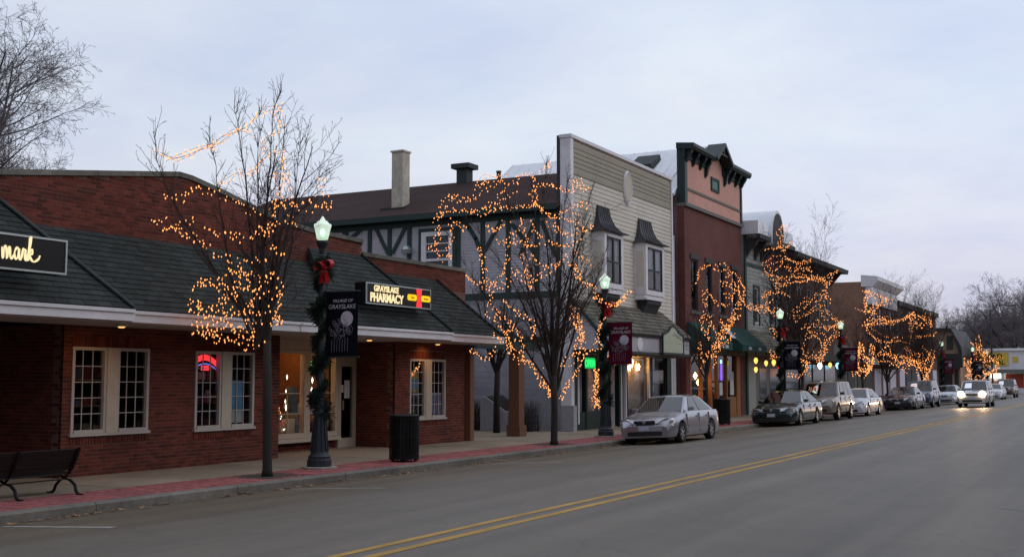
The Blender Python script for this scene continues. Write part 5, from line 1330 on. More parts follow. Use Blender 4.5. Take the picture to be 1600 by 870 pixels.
# ================================================================== THE NEAR SIDE OF THE STREET (unseen plain shops added to shade the far side and darken its windows)
for i, (y0, y1, h, mm, lab) in enumerate(((-26, -9, 7.2, 'darkbrick', 'unseen dark brick shop added for shade on the near side behind the camera'), (-8.7, 9.5, 8.4, 'brownbrick', 'unseen red brick shop added for shade on the near side opposite the bench'),
                                     (9.8, 24, 6.6, 'band', 'unseen grey rendered shop added for shade on the near side opposite the pharmacy'), (24.3, 36, 7.8, 'darkbrick', 'unseen dark brick shop added for shade on the near side opposite the courtyard'), (36.3, 52, 5.6, 'band', 'unseen low grey shop added for shade on the near side opposite the cream clapboard shop'), (52.3, 70, 6.0, 'brownbrick', 'unseen red brick shop added for shade on the near side opposite the grey building'), (70.3, 92, 5.4, 'darkbrick', 'unseen low dark shop added for shade on the near side opposite the parked navy sedan'))):
    t = thing('near_shade_shop', lab, 'building', (3.3, (y0 + y1) / 2, SW))
    MB().box(3.4, 15, y0, y1, -.3, h).build('wall', M[mm], t)
    MB().box(3.2, 15.1, y0 - .02, y1 + .02, h + .002, h + .25).build('coping', M['coping'], t)
    n = int((y1 - y0) // 3)
    for k in range(n):
        a = y0 + .6 + k * (y1 - y0 - 1) / n
        MB().box(3.3, 3.395, a, a + 1.9, .4, 2.6).build('shop_window', M['darkstone'], t)
        MB().box(3.32, 3.395, a + .3, a + 1.4, 4.0, 5.6).build('window', M['darkstone'], t)
    MB().box(2.6, 3.39, y0 + .3, y1 - .3, 2.9, 3.2).build('canopy', M['darkstone'], t)

# ================================================================== STREET LAMPS WITH GARLANDS AND BANNERS
def on_z(x, y, Z): d = ray(x, y); return EYE + d * ((Z - EYE.z) / d.z)
def globe_mat():
    m = bpy.data.materials.new('lamp_globe'); m.use_nodes = True
    nt = m.node_tree; N = nt.nodes; Lk = nt.links; N.clear()
    o = N.new('ShaderNodeOutputMaterial'); t = N.new('ShaderNodeBsdfTransparent'); t.inputs[0].default_value = (.9, 1, .93, 1)
    d = N.new('ShaderNodeBsdfDiffuse'); d.inputs[0].default_value = (.8, .81, .78, 1)
    e = N.new('ShaderNodeEmission'); e.inputs[0].default_value = (.86, .93, .82, 1); e.inputs[1].default_value = .42
    a = N.new('ShaderNodeAddShader'); Lk.new(d.outputs[0], a.inputs[0]); Lk.new(e.outputs[0], a.inputs[1])
    g = N.new('ShaderNodeBsdfGlossy'); g.inputs['Roughness'].default_value = .15
    m1 = N.new('ShaderNodeMixShader'); m1.inputs[0].default_value = .74; Lk.new(t.outputs[0], m1.inputs[1]); Lk.new(a.outputs[0], m1.inputs[2])
    m2 = N.new('ShaderNodeMixShader'); m2.inputs[0].default_value = .06; Lk.new(m1.outputs[0], m2.inputs[1]); Lk.new(g.outputs[0], m2.inputs[2]); Lk.new(m2.outputs[0], o.inputs[0])
    return m
M['globe'] = globe_mat()
M['g_lamp'] = glow('lamp_arc', (.42, 1.0, .52), 6.0, True)
M['footing'] = mat('footing', (.33, .28, .24), .95, .2, 8)
def make_lamp():
    t = thing('street_lamp', 'x', 'street lamp', (0, 0, 0), 'garlanded street lamps along the sidewalk')
    MB().lathe((0, 0, 0), [(.36, 0), (.36, .035), (.34, .04)], 8).build('footing', M['footing'], t)
    b = MB().lathe((0, 0, .04), [(.245, 0), (.245, .13), (.22, .15), (.225, .2), (.185, .24), (.165, .3), (.14, .55), (.11, .98), (.125, 1.0), (.125, 1.06), (.085, 1.1), (.075, 1.15)], 16)
    for k in range(12):
        a = k * math.pi / 6; b.bar((.172 * math.cos(a), .172 * math.sin(a), .33), (.115 * math.cos(a), .115 * math.sin(a), 1.0), .03, .03)
    b.build('base', M['iron'], t)
    MB().lathe((0, 0, .98), [(.075, 0), (.055, 3.2), (.075, 3.22), (.075, 3.28), (.06, 3.3), (.07, 3.42), (.11, 3.5), (.13, 3.54), (.13, 3.58)], 14).build('pole', M['iron'], t)
    g = MB().lathe((0, 0, 4.58), [(.085, 0), (.112, .012), (.127, .08), (.147, .17), (.168, .25), (.178, .295), (.17, .32), (.125, .335), (.118, .355), (.09, .385), (.055, .40), (.045, .43), (.028, .45), (.012, .48)], 24).build('globe', M['globe'], t, smooth=True)
    MB().lathe((0, 0, 4.66), [(.025, 0), (.05, .05), (.05, .11), (.02, .15)], 10).build('bulb', M['g_lamp'], g)
    return t
def make_garland():
    t = thing('garland', 'x', 'garland', (0, 0, 0), 'evergreen garlands wound round the lamp posts')
    b = MB(); r2 = random.Random(3)
    for i in range(330):
        f = i / 329; z = 1.05 + 3.1 * f; a = f * 34
        rad = .085 + .02 * math.sin(i * .4); thick = .125 + .045 * math.sin(f * 21) + (.04 if f > .9 or f < .05 else 0)
        c = Vector((rad * math.cos(a), rad * math.sin(a), z))
        for k in range(12):
            d = Vector((r2.gauss(0, 1), r2.gauss(0, 1), r2.gauss(0, 1))).normalized() * thick * r2.uniform(.7, 1.5)
            s_ = d.orthogonal().normalized() * .012
            e = c + d * .25 + Vector((0, 0, -.01))
            b.add([e - s_, e + s_, c + d + Vector((0, 0, -.02)) + s_ * .4, c + d - s_ * .4], [(0, 1, 2, 3)])
    b.build('greenery', M['garland'], t)
    w = MB()
    for s_ in (-1, 1):
        c = Vector((.12, -.11, 4.05)); S_ = .78
        pts = []
        for k in range(13):
            u = k / 12 * math.pi * 2
            pts.append(c + S_ * Vector((s_ * (.15 - .15 * math.cos(u)) * .95, -.02, .11 * math.sin(u) + .02 * s_)))
        for p, q in zip(pts, pts[1:]):
            w.quad(p + Vector((0, -.05, 0)), q + Vector((0, -.05, 0)), q + Vector((0.02, .06, .01)), p + Vector((.02, .06, .01)))
        tail = [c, c + S_ * Vector((s_ * .05 + .02, -.03, -.16)), c + S_ * Vector((s_ * .1 + .03, -.02, -.34)), c + S_ * Vector((s_ * .1 + .04, -.02, -.48))]
        for p, q in zip(tail, tail[1:]): w.quad(p + Vector((-.055, 0, 0)), p + Vector((.055, 0, .02)), q + Vector((.055, 0, .02)), q + Vector((-.055, 0, 0)))
    w.octa((.13, -.15, 4.05), .05)
    w.build('bow', M['bow'], t)
    return t
def make_banner(m):
    t = thing('banner', 'x', 'banner', (0, 0, 0), 'village banners hung on the lamp posts')
    x0, x1, z0, z1 = .12, .90, 2.22, 3.50
    b = MB(); n = 6
    for i in range(n):
        xa, xb = x0 + (x1 - x0) * i / n, x0 + (x1 - x0) * (i + 1) / n
        b.box(xa, xb, -.006, .006, z0, z1)
    b = MB().box(x0, x1, -.006, .006, z0, z1); cl = b.build('cloth', m, t)
    for z in (z0 - .015, z1 + .015): MB().tube([(.05, 0, z), (x1 + .05, 0, z)], .014, 6).build('arm', M['iron'], t)
    xm = (x0 + x1) / 2
    text('lettering', 'VILLAGE OF', .085, M['print_'], cl, (xm + .02, -.009, z1 - .2), (1, 0, 0), (0, 0, 1), shear=.25, sx=1.1)
    text('lettering', 'GRAYSLAKE', .125, M['print_'], cl, (xm, -.009, z1 - .33), (1, 0, 0), (0, 0, 1), shear=.2, sx=1.0)
    MB().prism([(xm + .13 + .15 * math.cos(2 * math.pi * k / 22), -.008, 2.97 + .15 * math.sin(2 * math.pi * k / 22)) for k in range(22)], (0, -.004, 0)).build('moon_print', M['print_'], cl)
    sc = MB(); r3 = random.Random(5)
    for i in range(40):
        a, rr = r3.uniform(0, 6.28), math.sqrt(r3.random()); c = Vector((xm - .03 + .27 * rr * math.cos(a), -.013, 2.76 + .17 * rr * math.sin(a)))
        q = .03 + r3.random() * .035; ph = r3.uniform(0, 6.28)
        sc.tube([c + Vector((q * math.cos(ph + k * .8), 0, q * math.sin(ph + k * .8))) for k in range(6)], .005, 3)
    for i in range(7):
        x = xm - .24 + i * .065; sc.tube([(x, -.011, 2.3 + r3.uniform(0, .04)), (x + .01, -.011, 2.55 + r3.uniform(-.08, .06))], .0035, 3)
    sc.build('tree_print', M['printdim'], cl)
    return t
LX = -14.38
def lamp_y(px): return on_x(px, 500, LX).y
LY = [18.65, 32.9, lamp_y(1219), lamp_y(1313), lamp_y(1470), lamp_y(1518), lamp_y(1540)]
WHERE = [
 'by the pharmacy sign', 'before the cream shop', 'outside the grey building', 'beyond the tan vehicle', 'before the tan gambrel building', 'beside the last lit tree', 'nearest the white store']
_old = ['by the pharmacy sign nearest the camera', 'in front of the cream false-front shop', 'outside the grey building behind the dark sedan', 'beyond the tan sport utility car', 'before the tan gambrel building', 'at the far end beside the last lit tree', 'farthest down the street near the white store']
lamp0, gar0 = make_lamp(), make_garland()
bk, brd = make_banner(M['bannerblack']), make_banner(M['bannerred'])
used = set()
for i, y in enumerate(LY):
    l = lamp0 if i == 0 else copy_tree(lamp0); l.location = (LX, y, SW)
    l['label'] = 'green-glowing acorn street lamp ' + WHERE[i]
    g = gar0 if i == 0 else copy_tree(gar0); g.location = (LX, y, SW); g.rotation_euler.z = 0
    g['label'] = 'green garland with red bow on the lamp post ' + WHERE[i]
    if i > 5: continue
    src = bk if i in (0, 2, 5) else brd; cname = 'black' if src is bk else 'maroon'
    n_ = src if cname not in used else copy_tree(src); used.add(cname); n_.location = (LX, y, SW)
    n_['label'] = cname + ' VILLAGE OF GRAYSLAKE banner on the lamp post ' + WHERE[i]

# ================================================================== BINS, BENCHES, MONUMENT, PERGOLA
def make_bin(label):
    t = thing('litter_bin', label, 'litter bin', (0, 0, 0), 'black slatted litter bins')
    MB().lathe((0, 0, .06), [(.26, 0), (.27, .85), (.25, .85), (.24, .02)], 20).build('liner', M['trim'], t)
    b = MB()
    for z in (.07, .5, .9): b.lathe((0, 0, z), [(.305, 0), (.325, 0), (.325, .05), (.305, .05)], 24)
    b.build('hoop', M['black'], t)
    for k in range(26):
        a = 2 * math.pi * k / 26; c, s_ = math.cos(a), math.sin(a)
        MB().bar((.315 * c, .315 * s_, .04), (.318 * c, .318 * s_, .95), .045, .012, up=(c, s_, 0)).build('slat', M['black'], t)
    MB().lathe((0, 0, .955), [(.34, 0), (.345, .03), (.31, .06), (.2, .05), (.17, .0), (.0, -.02)], 24).build('lid', M['black'], t)
    for k in range(4):
        a = k * math.pi / 2 + .5; MB().lathe((.25 * math.cos(a), .25 * math.sin(a), 0), [(.03, 0), (.03, .06)], 8).build('foot', M['black'], t)
    return t
b1 = make_bin('black slatted litter bin on the brick paving in front of the pharmacy entrance'); b1.location = (-13.95, 21.05, SW)
p = on_z(1128, 668, SW); b2 = copy_tree(b1); b2.location = (-14.1, on_x(1128, 640, -14.1).y, SW); b2['label'] = 'black litter bin behind the silver sedan by the orange wood shop front'

def make_bench(label, m, L=1.85):
    """seat faces -X, length along Y from 0 to -L"""
    t = thing('bench', label, 'bench', (0, 0, 0))
    for i in range(5): MB().bar((-.38 + i * .085, 0, .44 - .012 * i), (-.38 + i * .085, -L, .44 - .012 * i), .07, .035).build('slat', m, t)
    for i in range(5):
        f = i / 4; MB().bar((.02 + .13 * f, 0, .50 + .34 * f), (.02 + .13 * f, -L, .50 + .34 * f), .075, .03, up=(.93, 0, -.36)).build('back_slat', m, t)
    for y in (-.06, -L / 2, -L + .06):
        b = MB()
        b.tube([(.22, y, 0), (.16, y, .06), (.13, y, .18), (.02, y, .27), (-.1, y, .29), (-.02, y, .4), (.06, y, .5), (.2, y, .9)], .026, 6)
        b.tube([(-.4, y, 0), (-.33, y, .05), (-.29, y, .16), (-.2, y, .26), (-.1, y, .29), (-.25, y, .38), (-.42, y, .415)], .026, 6)
        b.tube([(-.42, y, .415), (-.44, y, .55), (-.36, y, .64), (-.1, y, .65), (.1, y, .62)], .02, 6)
        for x in (.24, -.42): b.box(x - .05, x + .05, y - .03, y + .03, 0, .02)
        b.build('leg_frame', M['black'], t)
    MB().tube([(-.08, -.06, .28), (-.08, -L + .06, .28)], .015, 6).build('stretcher', M['black'], t)
    return t
bn = make_bench('dark slatted bench seen from behind at the left kerb under the card shop sign', M['benchwood'], 2.3)
bn.location = (-14.62, 12.75, SW); bn.scale = (1, 1, .8)

p = on_z(762, 674, SW)
mo = thing('monument', 'squat grey concrete pedestal with sloping plaque in the courtyard beside the pharmacy', 'monument', (p.x, p.y + .4, SW))
mx, my = p.x, p.y + .35
w2 = .62
MB().prism([(mx + .5, my, SW), (mx + .5, my, .55), (mx - .3, my, 1.05), (mx - .5, my, 1.05), (mx - .5, my, SW)], (0, 1.3, 0)).build('pedestal', M['monument'], mo, bevel=.02)
MB().prism([(mx + .46, my + .08, .59), (mx - .28, my + .08, 1.055), (mx - .28, my + 1.22, 1.055), (mx + .46, my + 1.22, .59)], (.012, 0, .02)).build('plaque', M['plaque'], mo)

pg = thing('pergola', 'brown timber pergola posts and dark beam between the pharmacy and the half-timbered wall', 'pergola', (-17, 31, SW))
q1 = on_z(808, 678, SW); px1 = on_x(808, 600, -17.0)
yb = px1.y
MB().box(-17.12, -16.86, 28.86, 29.08, SW, 2.55).build('post', M['post'], pg)
MB().box(-17.2, -16.84, yb - .18, yb + .18, SW, 2.55).build('post', M['post'], pg)
MB().box(-17.25, -16.79, yb - .23, yb + .23, SW, .22).build('post_base', M['post'], pg)
MB().box(-17.14, -16.9, 28.87, yb + 1.5, 2.56, 2.82).build('beam', M['timber'], pg)
MB().box(-20.3, -20.1, 28.87, yb + 1.5, 2.56, 2.82).build('beam', M['timber'], pg)
MB().box(-20.28, -20.1, yb - .12, yb + .12, SW, 2.55).build('post', M['post'], pg)
for i in range(6):
    y = 29.3 + i * .75
    if y < yb + 1.4: MB().box(-20.8, -16.5, y, y + .07, 2.825, 3.0).build('rafter', M['timber'], pg)
co_ = thing('court_bench', 'red-brown bench against the half-timbered wall behind the second lit tree', 'bench', (-18.6, 33.5, SW))
cb = make_bench('x', mat('redwood', (.16, .06, .05), .7, .2, 8), 1.7)
col_parts = list(cb.children)
for ch in col_parts: ch.parent = co_
bpy.data.objects.remove(cb)
p = on_z(832, 672, SW); co_.location = (p.x - .2, p.y + .6, SW); co_.rotation_euler.z = -math.pi / 2
co_.name = 'bench'
# column of the cream building's corner
MB().box(-17.2, -16.72, 35.55, 35.82, SW, .75).build('corner_plinth', M['lavblock'], wb)
# bare hedge in the courtyard
hd = thing('hedge', 'leafless clipped hedge along the half-timbered wall in the courtyard', 'hedge', (-20, 35, SW))
b = MB(); r4 = random.Random(11)
for i in range(1100):
    x = r4.uniform(-22, -17.9); y = 35.1 + r4.uniform(-.35, .35); z = SW; L = r4.uniform(.75, 1.12)
    a = Vector((x, y, z)); d = Vector((r4.gauss(0, .16), r4.gauss(0, .16), 1)).normalized()
    m_ = a + d * L * .5; e = m_ + (d + Vector((r4.gauss(0, .25), r4.gauss(0, .25), 0))).normalized() * L * .5
    b.tube([a, m_, e], [.008, .006, .003], 3, cap=False)
b.build('twigs', M['hedge'], hd, kind='stuff')

# ================================================================== TREES
def grow(tr, cr, rg, p, d, L, r, lev, P):
    """tr collects limbs (lev 0), cr the finer wood"""
    n = max(3, int(L / P['seg'][min(lev, 3)])); pts = [p.copy()]; rad = [r]; q = p.copy(); d = d.normalized()
    for i in range(n):
        w = P['wob'][min(lev, 3)]
        d = (d + Vector((rg.gauss(0, w), rg.gauss(0, w), rg.gauss(0, w * .6) + P['up'][min(lev, 3)]))).normalized()
        q = q + d * (L / n); pts.append(q.copy()); rad.append(max(r * (1 - .82 * (i + 1) / n), P['rmin']))
    (tr if lev == 0 else cr).tube(pts, rad, 6 if lev == 0 else (4 if lev == 1 else 3), cap=False)
    if lev >= P['depth']: return
    k = int(L * P['dens'][min(lev, 3)]); 
    for j in range(k):
        t = P['t0'] + (1 - P['t0']) * (j + rg.random()) / k
        i = min(int(t * n), n - 1); f = t * n - i
        s = pts[i].lerp(pts[i + 1], f); dd = (pts[i + 1] - pts[i]).normalized()
        o = dd.orthogonal().normalized(); o.rotate(__import__('mathutils').Quaternion(dd, rg.uniform(0, 2 * math.pi)))
        ang = rg.uniform(*P['ang']); nd = dd * math.cos(ang) + o * math.sin(ang)
        grow(tr, cr, rg, s, nd, L * rg.uniform(*P['ratio']) * (1.15 - .6 * t), max(rad[i] * .55, P['rmin']), lev + 1, P)
PEAR = dict(seg=(.35, .22, .16, .1), wob=(.07, .10, .12, .15), up=(.035, .07, .05, .02), rmin=.0035, depth=3, dens=(3.2, 5.0, 6.5, 0), t0=.12, ang=(.45, .95), ratio=(.28, .5))
OAK = dict(seg=(.9, .7, .5, .3), wob=(.11, .15, .19, .22), up=(.02, .02, .0, 0), rmin=.009, depth=4, dens=(1.0, 1.7, 2.4, 3.2), t0=.25, ang=(.5, 1.1), ratio=(.36, .62))
def depth_of(x, y, z): return (Vector((x, y, z)) - EYE).dot(_f)
def guided(tr, cr, rg, px, D, amp, r, P):
    """a main limb following one seen in the photograph, with its own depth and side shoots"""
    a_ = rg.uniform(-amp, amp); pts = []
    for i, (x, y) in enumerate(px): pts.append(at_depth(x, y, D + a_ * i / (len(px) - 1)))
    Q = []
    for i in range(len(pts) - 1):
        p0, p1, p2, p3 = pts[max(i - 1, 0)], pts[i], pts[i + 1], pts[min(i + 2, len(pts) - 1)]
        for k in range(4):
            t = k / 4; Q.append(.5 * ((2 * p1) + (p2 - p0) * t + (2 * p0 - 5 * p1 + 4 * p2 - p3) * t * t + (3 * p1 - p0 - 3 * p2 + p3) * t ** 3) + Vector((rg.gauss(0, .012), rg.gauss(0, .012), 0)))
    Q.append(pts[-1]); n = len(Q)
    tr.tube(Q, [max(r * (1 - i / (n - 1)) ** 1.3, .005) for i in range(n)], 6, cap=False)
    L = sum((b - a).length for a, b in zip(Q, Q[1:]))
    for i in range(int(L * 7.5)):
        f = .2 + .8 * (i + rg.random()) / int(L * 7.5); k = min(int(f * (n - 1)), n - 2)
        dd = (Q[k + 1] - Q[k]).normalized(); o = dd.orthogonal().normalized(); o.rotate(__import__('mathutils').Quaternion(dd, rg.uniform(0, 6.28)))
        a = rg.uniform(.3, .75); grow(tr, cr, rg, Q[k], dd * math.cos(a) + o * math.sin(a) + Vector((0, 0, .25)), rg.uniform(.35, .9) * (1.1 - .45 * f), max(r * .4 * (1 - f), .006), 1, P)
def street_tree(x, y, h, fork, n, spread, seed, label, lean=(0, 0), tr_r=.10, limbs=(), amp=1.0):
    rg = random.Random(seed)
    t = thing('street_tree', label, 'tree', (x, y, SW), 'bare street trees wrapped in lights')
    tr, cr = MB(), MB()
    b0 = Vector((x, y, SW)); top = b0 + Vector((lean[0], lean[1], fork - SW))
    tr.tube([b0, b0 + Vector((0, 0, .12)), b0.lerp(top, .5) + Vector((.03, -.03, 0)), top], [tr_r * 1.3, tr_r, tr_r * .92, tr_r * .85], 10)
    for k in range(n):
        a = 2 * math.pi * k / n + rg.uniform(-.3, .3); ti = rg.uniform(.15, 1) * spread if k else 0.02
        d = Vector((math.cos(a) * ti, math.sin(a) * ti, 1)); L = (h - fork) * rg.uniform(.72, .98) * (1.0 if ti < .5 * spread else .85)
        s = b0.lerp(top, rg.uniform(.78, 1.0))
        grow(tr, cr, rg, s, d, L * (1 if k else 1.05), tr_r * .5, 0, PEAR)
    for px in limbs: guided(tr, cr, rg, px, depth_of(x, y, 3.5), amp, tr_r * .40, PEAR)
    tr.build('trunk', M['bark'], t, smooth=True)
    cr.build('crown', M['twig'], t)
    return t

def string_lights(name_label, D0, paths, amp, seed, base, gap=.085, size=.024, extra=(), rep=1, jit=0):
    """strings given as paths measured on the photograph, laid through the crown's depth; extra = 3D paths"""
    rg = random.Random(seed); t = thing('string_lights', name_label, 'string lights', base, 'strings of warm fairy lights in the trees')
    wire, bl = MB(), MB(); P3 = []
    for P in [[(x + rg.gauss(0, jit * (k > 0)), y + rg.gauss(0, jit * (k > 0))) for x, y in P_] for P_ in paths for k in range(rep)]:
        ph, fr = rg.uniform(0, 6.28), rg.uniform(.012, .03); L = 0; pts = []
        for i, p in enumerate(P):
            if i: L += math.hypot(p[0] - P[i - 1][0], p[1] - P[i - 1][1])
            pts.append(at_depth(p[0], p[1], D0 + amp * math.sin(ph + L * fr)))
        P3.append(pts)
    P3 += list(extra)
    for pts in P3:
        wire.tube(pts, .004, 3, cap=False)
        for a, b_ in zip(pts, pts[1:]):
            L = (b_ - a).length; k = max(1, int(L / gap))
            for i in range(k):
                c = a.lerp(b_, (i + rg.random() * .6) / k) + Vector((rg.gauss(0, .028), rg.gauss(0, .028), rg.gauss(0, .03)))
                s = size * rg.uniform(.75, 1.25); bl.octa(c, s * .8, s * 1.2)
    wire.build('wire', M['trim'], t)
    bl.build('bulbs', M['g_bulb'], t, kind='stuff')
    return t
def loops(c, rx, ry, rz, turns, seed, n=26, taper=0.0, wob=.14):
    """a string wound round the outside of a crown"""
    rg = random.Random(seed); out = []; k = int(turns * n)
    for i in range(k + 1):
        f = i / k; a = f * turns * 2 * math.pi + .5; zz = 1 - 2 * f; s_ = math.sqrt(max(0.05, 1 - zz * zz * .85)) * (1 - taper * (zz < 0) * abs(zz))
        j = 1 + rg.gauss(0, wob)
        out.append(Vector((c[0] + rx * s_ * j * math.cos(a), c[1] + ry * s_ * j * math.sin(a), c[2] + rz * zz + rg.gauss(0, .07))))
    return out
def depth_of_old(x, y, z): return (Vector((x, y, z)) - EYE).dot(_f)

# nearest tree
T1 = (-14.08, 16.72)
street_tree(T1[0], T1[1], 6.6, 2.35, 4, .36, 21, 'tall bare tree wrapped in lights before the brick shop windows', lean=(-.1, .05), tr_r=.088, amp=1.1,
            limbs=[[(402, 548), (372, 480), (322, 400), (272, 320), (249, 262), (239, 205)], [(401, 545), (362, 430), (346, 340), (336, 260), (322, 205)], [(405, 545), (428, 430), (446, 345), (476, 300), (515, 262)],
                   [(402, 545), (395, 420), (386, 300), (372, 205), (366, 165)], [(402, 545), (412, 400), (420, 280), (426, 185), (440, 140)], [(404, 545), (401, 380), (403, 260), (406, 165)],
                   [(404, 535), (380, 470), (330, 420), (290, 362), (268, 305)], [(405, 535), (440, 440), (455, 380), (464, 260), (470, 205)], [(403, 540), (425, 420), (436, 300), (446, 180)]])
d1 = depth_of(T1[0], T1[1], 4)
paths1 = [
 [(240, 236), (252, 243), (275, 247), (300, 240), (315, 232), (335, 226), (345, 215), (362, 208), (380, 205), (395, 213)],
 [(262, 250), (285, 246), (305, 238), (330, 228), (350, 222), (370, 205), (385, 200), (392, 192), (408, 178), (425, 172), (440, 170), (437, 185), (430, 200), (420, 215), (415, 225), (420, 240), (435, 240), (450, 237)],
 [(340, 293), (352, 280), (370, 270), (385, 270), (400, 264), (410, 255), (415, 245)],
 [(258, 311), (280, 303), (300, 297), (315, 290), (335, 297), (350, 305), (370, 315), (383, 320)],
 [(238, 347), (250, 352), (262, 360), (275, 352), (290, 345), (308, 338)], [(262, 358), (285, 365), (300, 375), (318, 383), (325, 390)],
 [(318, 352), (335, 362), (350, 368), (365, 367), (380, 370), (395, 372), (410, 368), (420, 360), (430, 350)],
 [(395, 325), (410, 332), (420, 325), (430, 318), (445, 312), (455, 305), (460, 295), (450, 285), (440, 275), (435, 265)],
 [(425, 268), (432, 285), (435, 300), (440, 312), (450, 320), (465, 322), (480, 315), (490, 305)],
 [(497, 280), (502, 295), (508, 310), (515, 320), (500, 325), (480, 328)],
 [(445, 335), (460, 342), (465, 350), (450, 350), (435, 345), (425, 355), (405, 355), (415, 365), (425, 378), (430, 390), (445, 400), (448, 392)],
 [(335, 395), (350, 405), (362, 412), (375, 412), (390, 405), (395, 400), (410, 410), (430, 405), (445, 395)],
 [(350, 430), (360, 425), (375, 420), (370, 440), (365, 450), (378, 455), (392, 446)],
 [(440, 245), (444, 270), (438, 300), (425, 330), (418, 360)],
 [(296, 470), (305, 450), (325, 445), (345, 452), (360, 470), (372, 485), (360, 500), (340, 505)],
 [(300, 500), (312, 515), (332, 520), (352, 528), (370, 535), (388, 538), (395, 520), (410, 505)],
 [(395, 500), (410, 490), (425, 480), (438, 465), (440, 440), (430, 425), (412, 440), (405, 460)],
 [(345, 470), (350, 490), (362, 510), (375, 520), (385, 505), (380, 480)], [(375, 430), (390, 440), (402, 455), (396, 475), (385, 490)],
 [(430, 480), (420, 495), (408, 510), (400, 525)], [(310, 470), (318, 490), (335, 500)], [(360, 425), (380, 432), (400, 430), (420, 436)],
 [(297, 480), (300, 495), (315, 505), (330, 512), (350, 515)], [(340, 440), (355, 445), (368, 460), (372, 475)], [(440, 470), (432, 490), (415, 500)]]
c1 = at_depth(368, 485, d1)
string_lights('warm fairy lights looped through the tall tree before the brick shop', d1, paths1, .75, 1, (T1[0], T1[1], SW + 2), gap=.10, size=.0185, rep=2, jit=5.5,
              extra=[loops(c1, .85, .85, .72, 3.2, 9)])

# second tree
T2 = (-13.97, 28.45)
street_tree(T2[0], T2[1], 6.9, 1.75, 6, .5, 34, 'spreading bare tree densely wrapped in lights before the half-timbered wall', tr_r=.10, amp=1.3,
            limbs=[[(866, 610), (835, 520), (800, 440), (760, 380), (722, 332)], [(866, 610), (845, 480), (816, 380), (790, 300)], [(868, 600), (860, 450), (850, 330), (855, 245)], [(870, 600), (890, 470), (910, 370), (925, 292)],
                   [(870, 610), (900, 510), (935, 430), (952, 370)], [(868, 600), (875, 450), (880, 340), (890, 275)], [(866, 615), (820, 545), (772, 480), (740, 435), (692, 352)], [(867, 610), (850, 520), (830, 450), (836, 360), (830, 280)],
                   [(868, 610), (885, 520), (905, 440), (915, 350)]])
d2_ = depth_of(T2[0], T2[1], 4)
paths2 = [
 [(676, 345), (690, 335), (710, 328), (735, 330), (760, 330), (790, 325), (815, 322), (850, 320)], [(690, 335), (700, 318), (712, 305), (725, 308), (735, 315), (755, 300), (775, 288), (790, 280)],
 [(748, 290), (760, 278), (780, 275), (795, 273)], [(755, 325), (775, 310), (790, 295), (805, 278), (820, 272), (832, 275), (835, 287), (830, 300), (833, 318), (845, 325)],
 [(843, 290), (860, 290), (880, 297), (895, 300), (900, 290), (895, 278)], [(685, 352), (680, 370), (683, 390), (688, 410)], [(708, 345), (705, 370), (700, 395), (710, 405)], [(712, 345), (730, 355)],
 [(750, 385), (752, 410), (757, 435), (762, 445), (775, 440), (785, 425), (795, 405), (790, 390)], [(726, 428), (740, 440), (755, 450), (770, 455), (785, 450), (800, 440)],
 [(768, 460), (770, 480), (775, 500), (785, 520), (800, 545), (820, 560), (840, 580), (855, 605), (868, 625)], [(868, 625), (890, 600), (905, 575), (915, 550), (910, 520), (905, 490)],
 [(850, 575), (870, 572), (890, 570), (910, 560), (925, 545), (935, 520), (938, 500)], [(838, 590), (850, 600), (862, 612)], [(840, 300), (838, 320), (850, 332), (870, 335), (885, 330), (905, 335)],
 [(815, 340), (812, 360), (805, 372), (793, 362)], [(760, 358), (775, 362), (790, 352), (800, 345)], [(772, 376), (795, 380), (815, 378), (840, 385)],
 [(815, 350), (825, 380), (815, 400), (820, 425), (835, 440)], [(830, 360), (850, 372), (868, 385), (890, 382), (905, 372)], [(850, 345), (870, 360), (890, 368), (915, 362)],
 [(825, 395), (840, 410), (855, 418), (875, 410), (885, 398)], [(800, 420), (815, 430), (835, 440), (850, 430), (870, 420)], [(880, 340), (900, 352), (915, 360), (928, 350)],
 [(790, 470), (800, 480), (818, 490), (832, 505), (838, 520), (826, 530)], [(775, 490), (790, 500), (805, 512), (815, 528), (820, 545)], [(895, 430), (915, 440), (930, 450), (925, 470)],
 [(895, 280), (905, 290), (915, 300), (925, 290)], [(900, 320), (915, 315), (922, 325)], [(845, 270), (855, 262), (858, 250), (862, 268)], [(800, 510), (790, 525), (800, 540), (812, 552)],
 [(892, 480), (898, 500), (905, 520), (900, 540), (895, 560)], [(905, 485), (900, 505), (912, 525), (906, 545)], [(770, 520), (785, 535), (795, 550), (812, 560), (828, 570)],
 [(735, 548), (748, 556), (758, 562), (770, 556), (776, 548)], [(895, 395), (905, 400), (915, 410), (922, 405)], [(885, 410), (900, 420), (910, 430)]]
c2 = at_depth(862, 395, d2_)
string_lights('dense warm fairy lights over the spreading tree before the half-timbered wall', d2_, paths2, .9, 2, (T2[0], T2[1], SW + 2), gap=.085, size=.0195, rep=2, jit=5.5)
# small courtyard tree without its own lights
rg = random.Random(77); p = on_z(776, 655, SW); q = Vector((-19.2, 34.0, SW))
q = Vector((on_y(776, 640, 33.6).x, 33.6, SW))
ct = thing('courtyard_tree', 'small dark bare tree rising over the pergola in the courtyard', 'tree', q)
tr, cr = MB(), MB(); tr.tube([q, q + Vector((0, 0, 1.2)), q + Vector((.02, .02, 2.1))], [.12, .1, .09], 8)
for k in range(7):
    a = k * .9; grow(tr, cr, rg, q + Vector((0, 0, 1.9)), Vector((math.cos(a) * .42, math.sin(a) * .42, 1)), 3.0, .05, 0, PEAR)
tr.build('trunk', M['bark'], ct, smooth=True); cr.build('crown', M['twig'], ct)

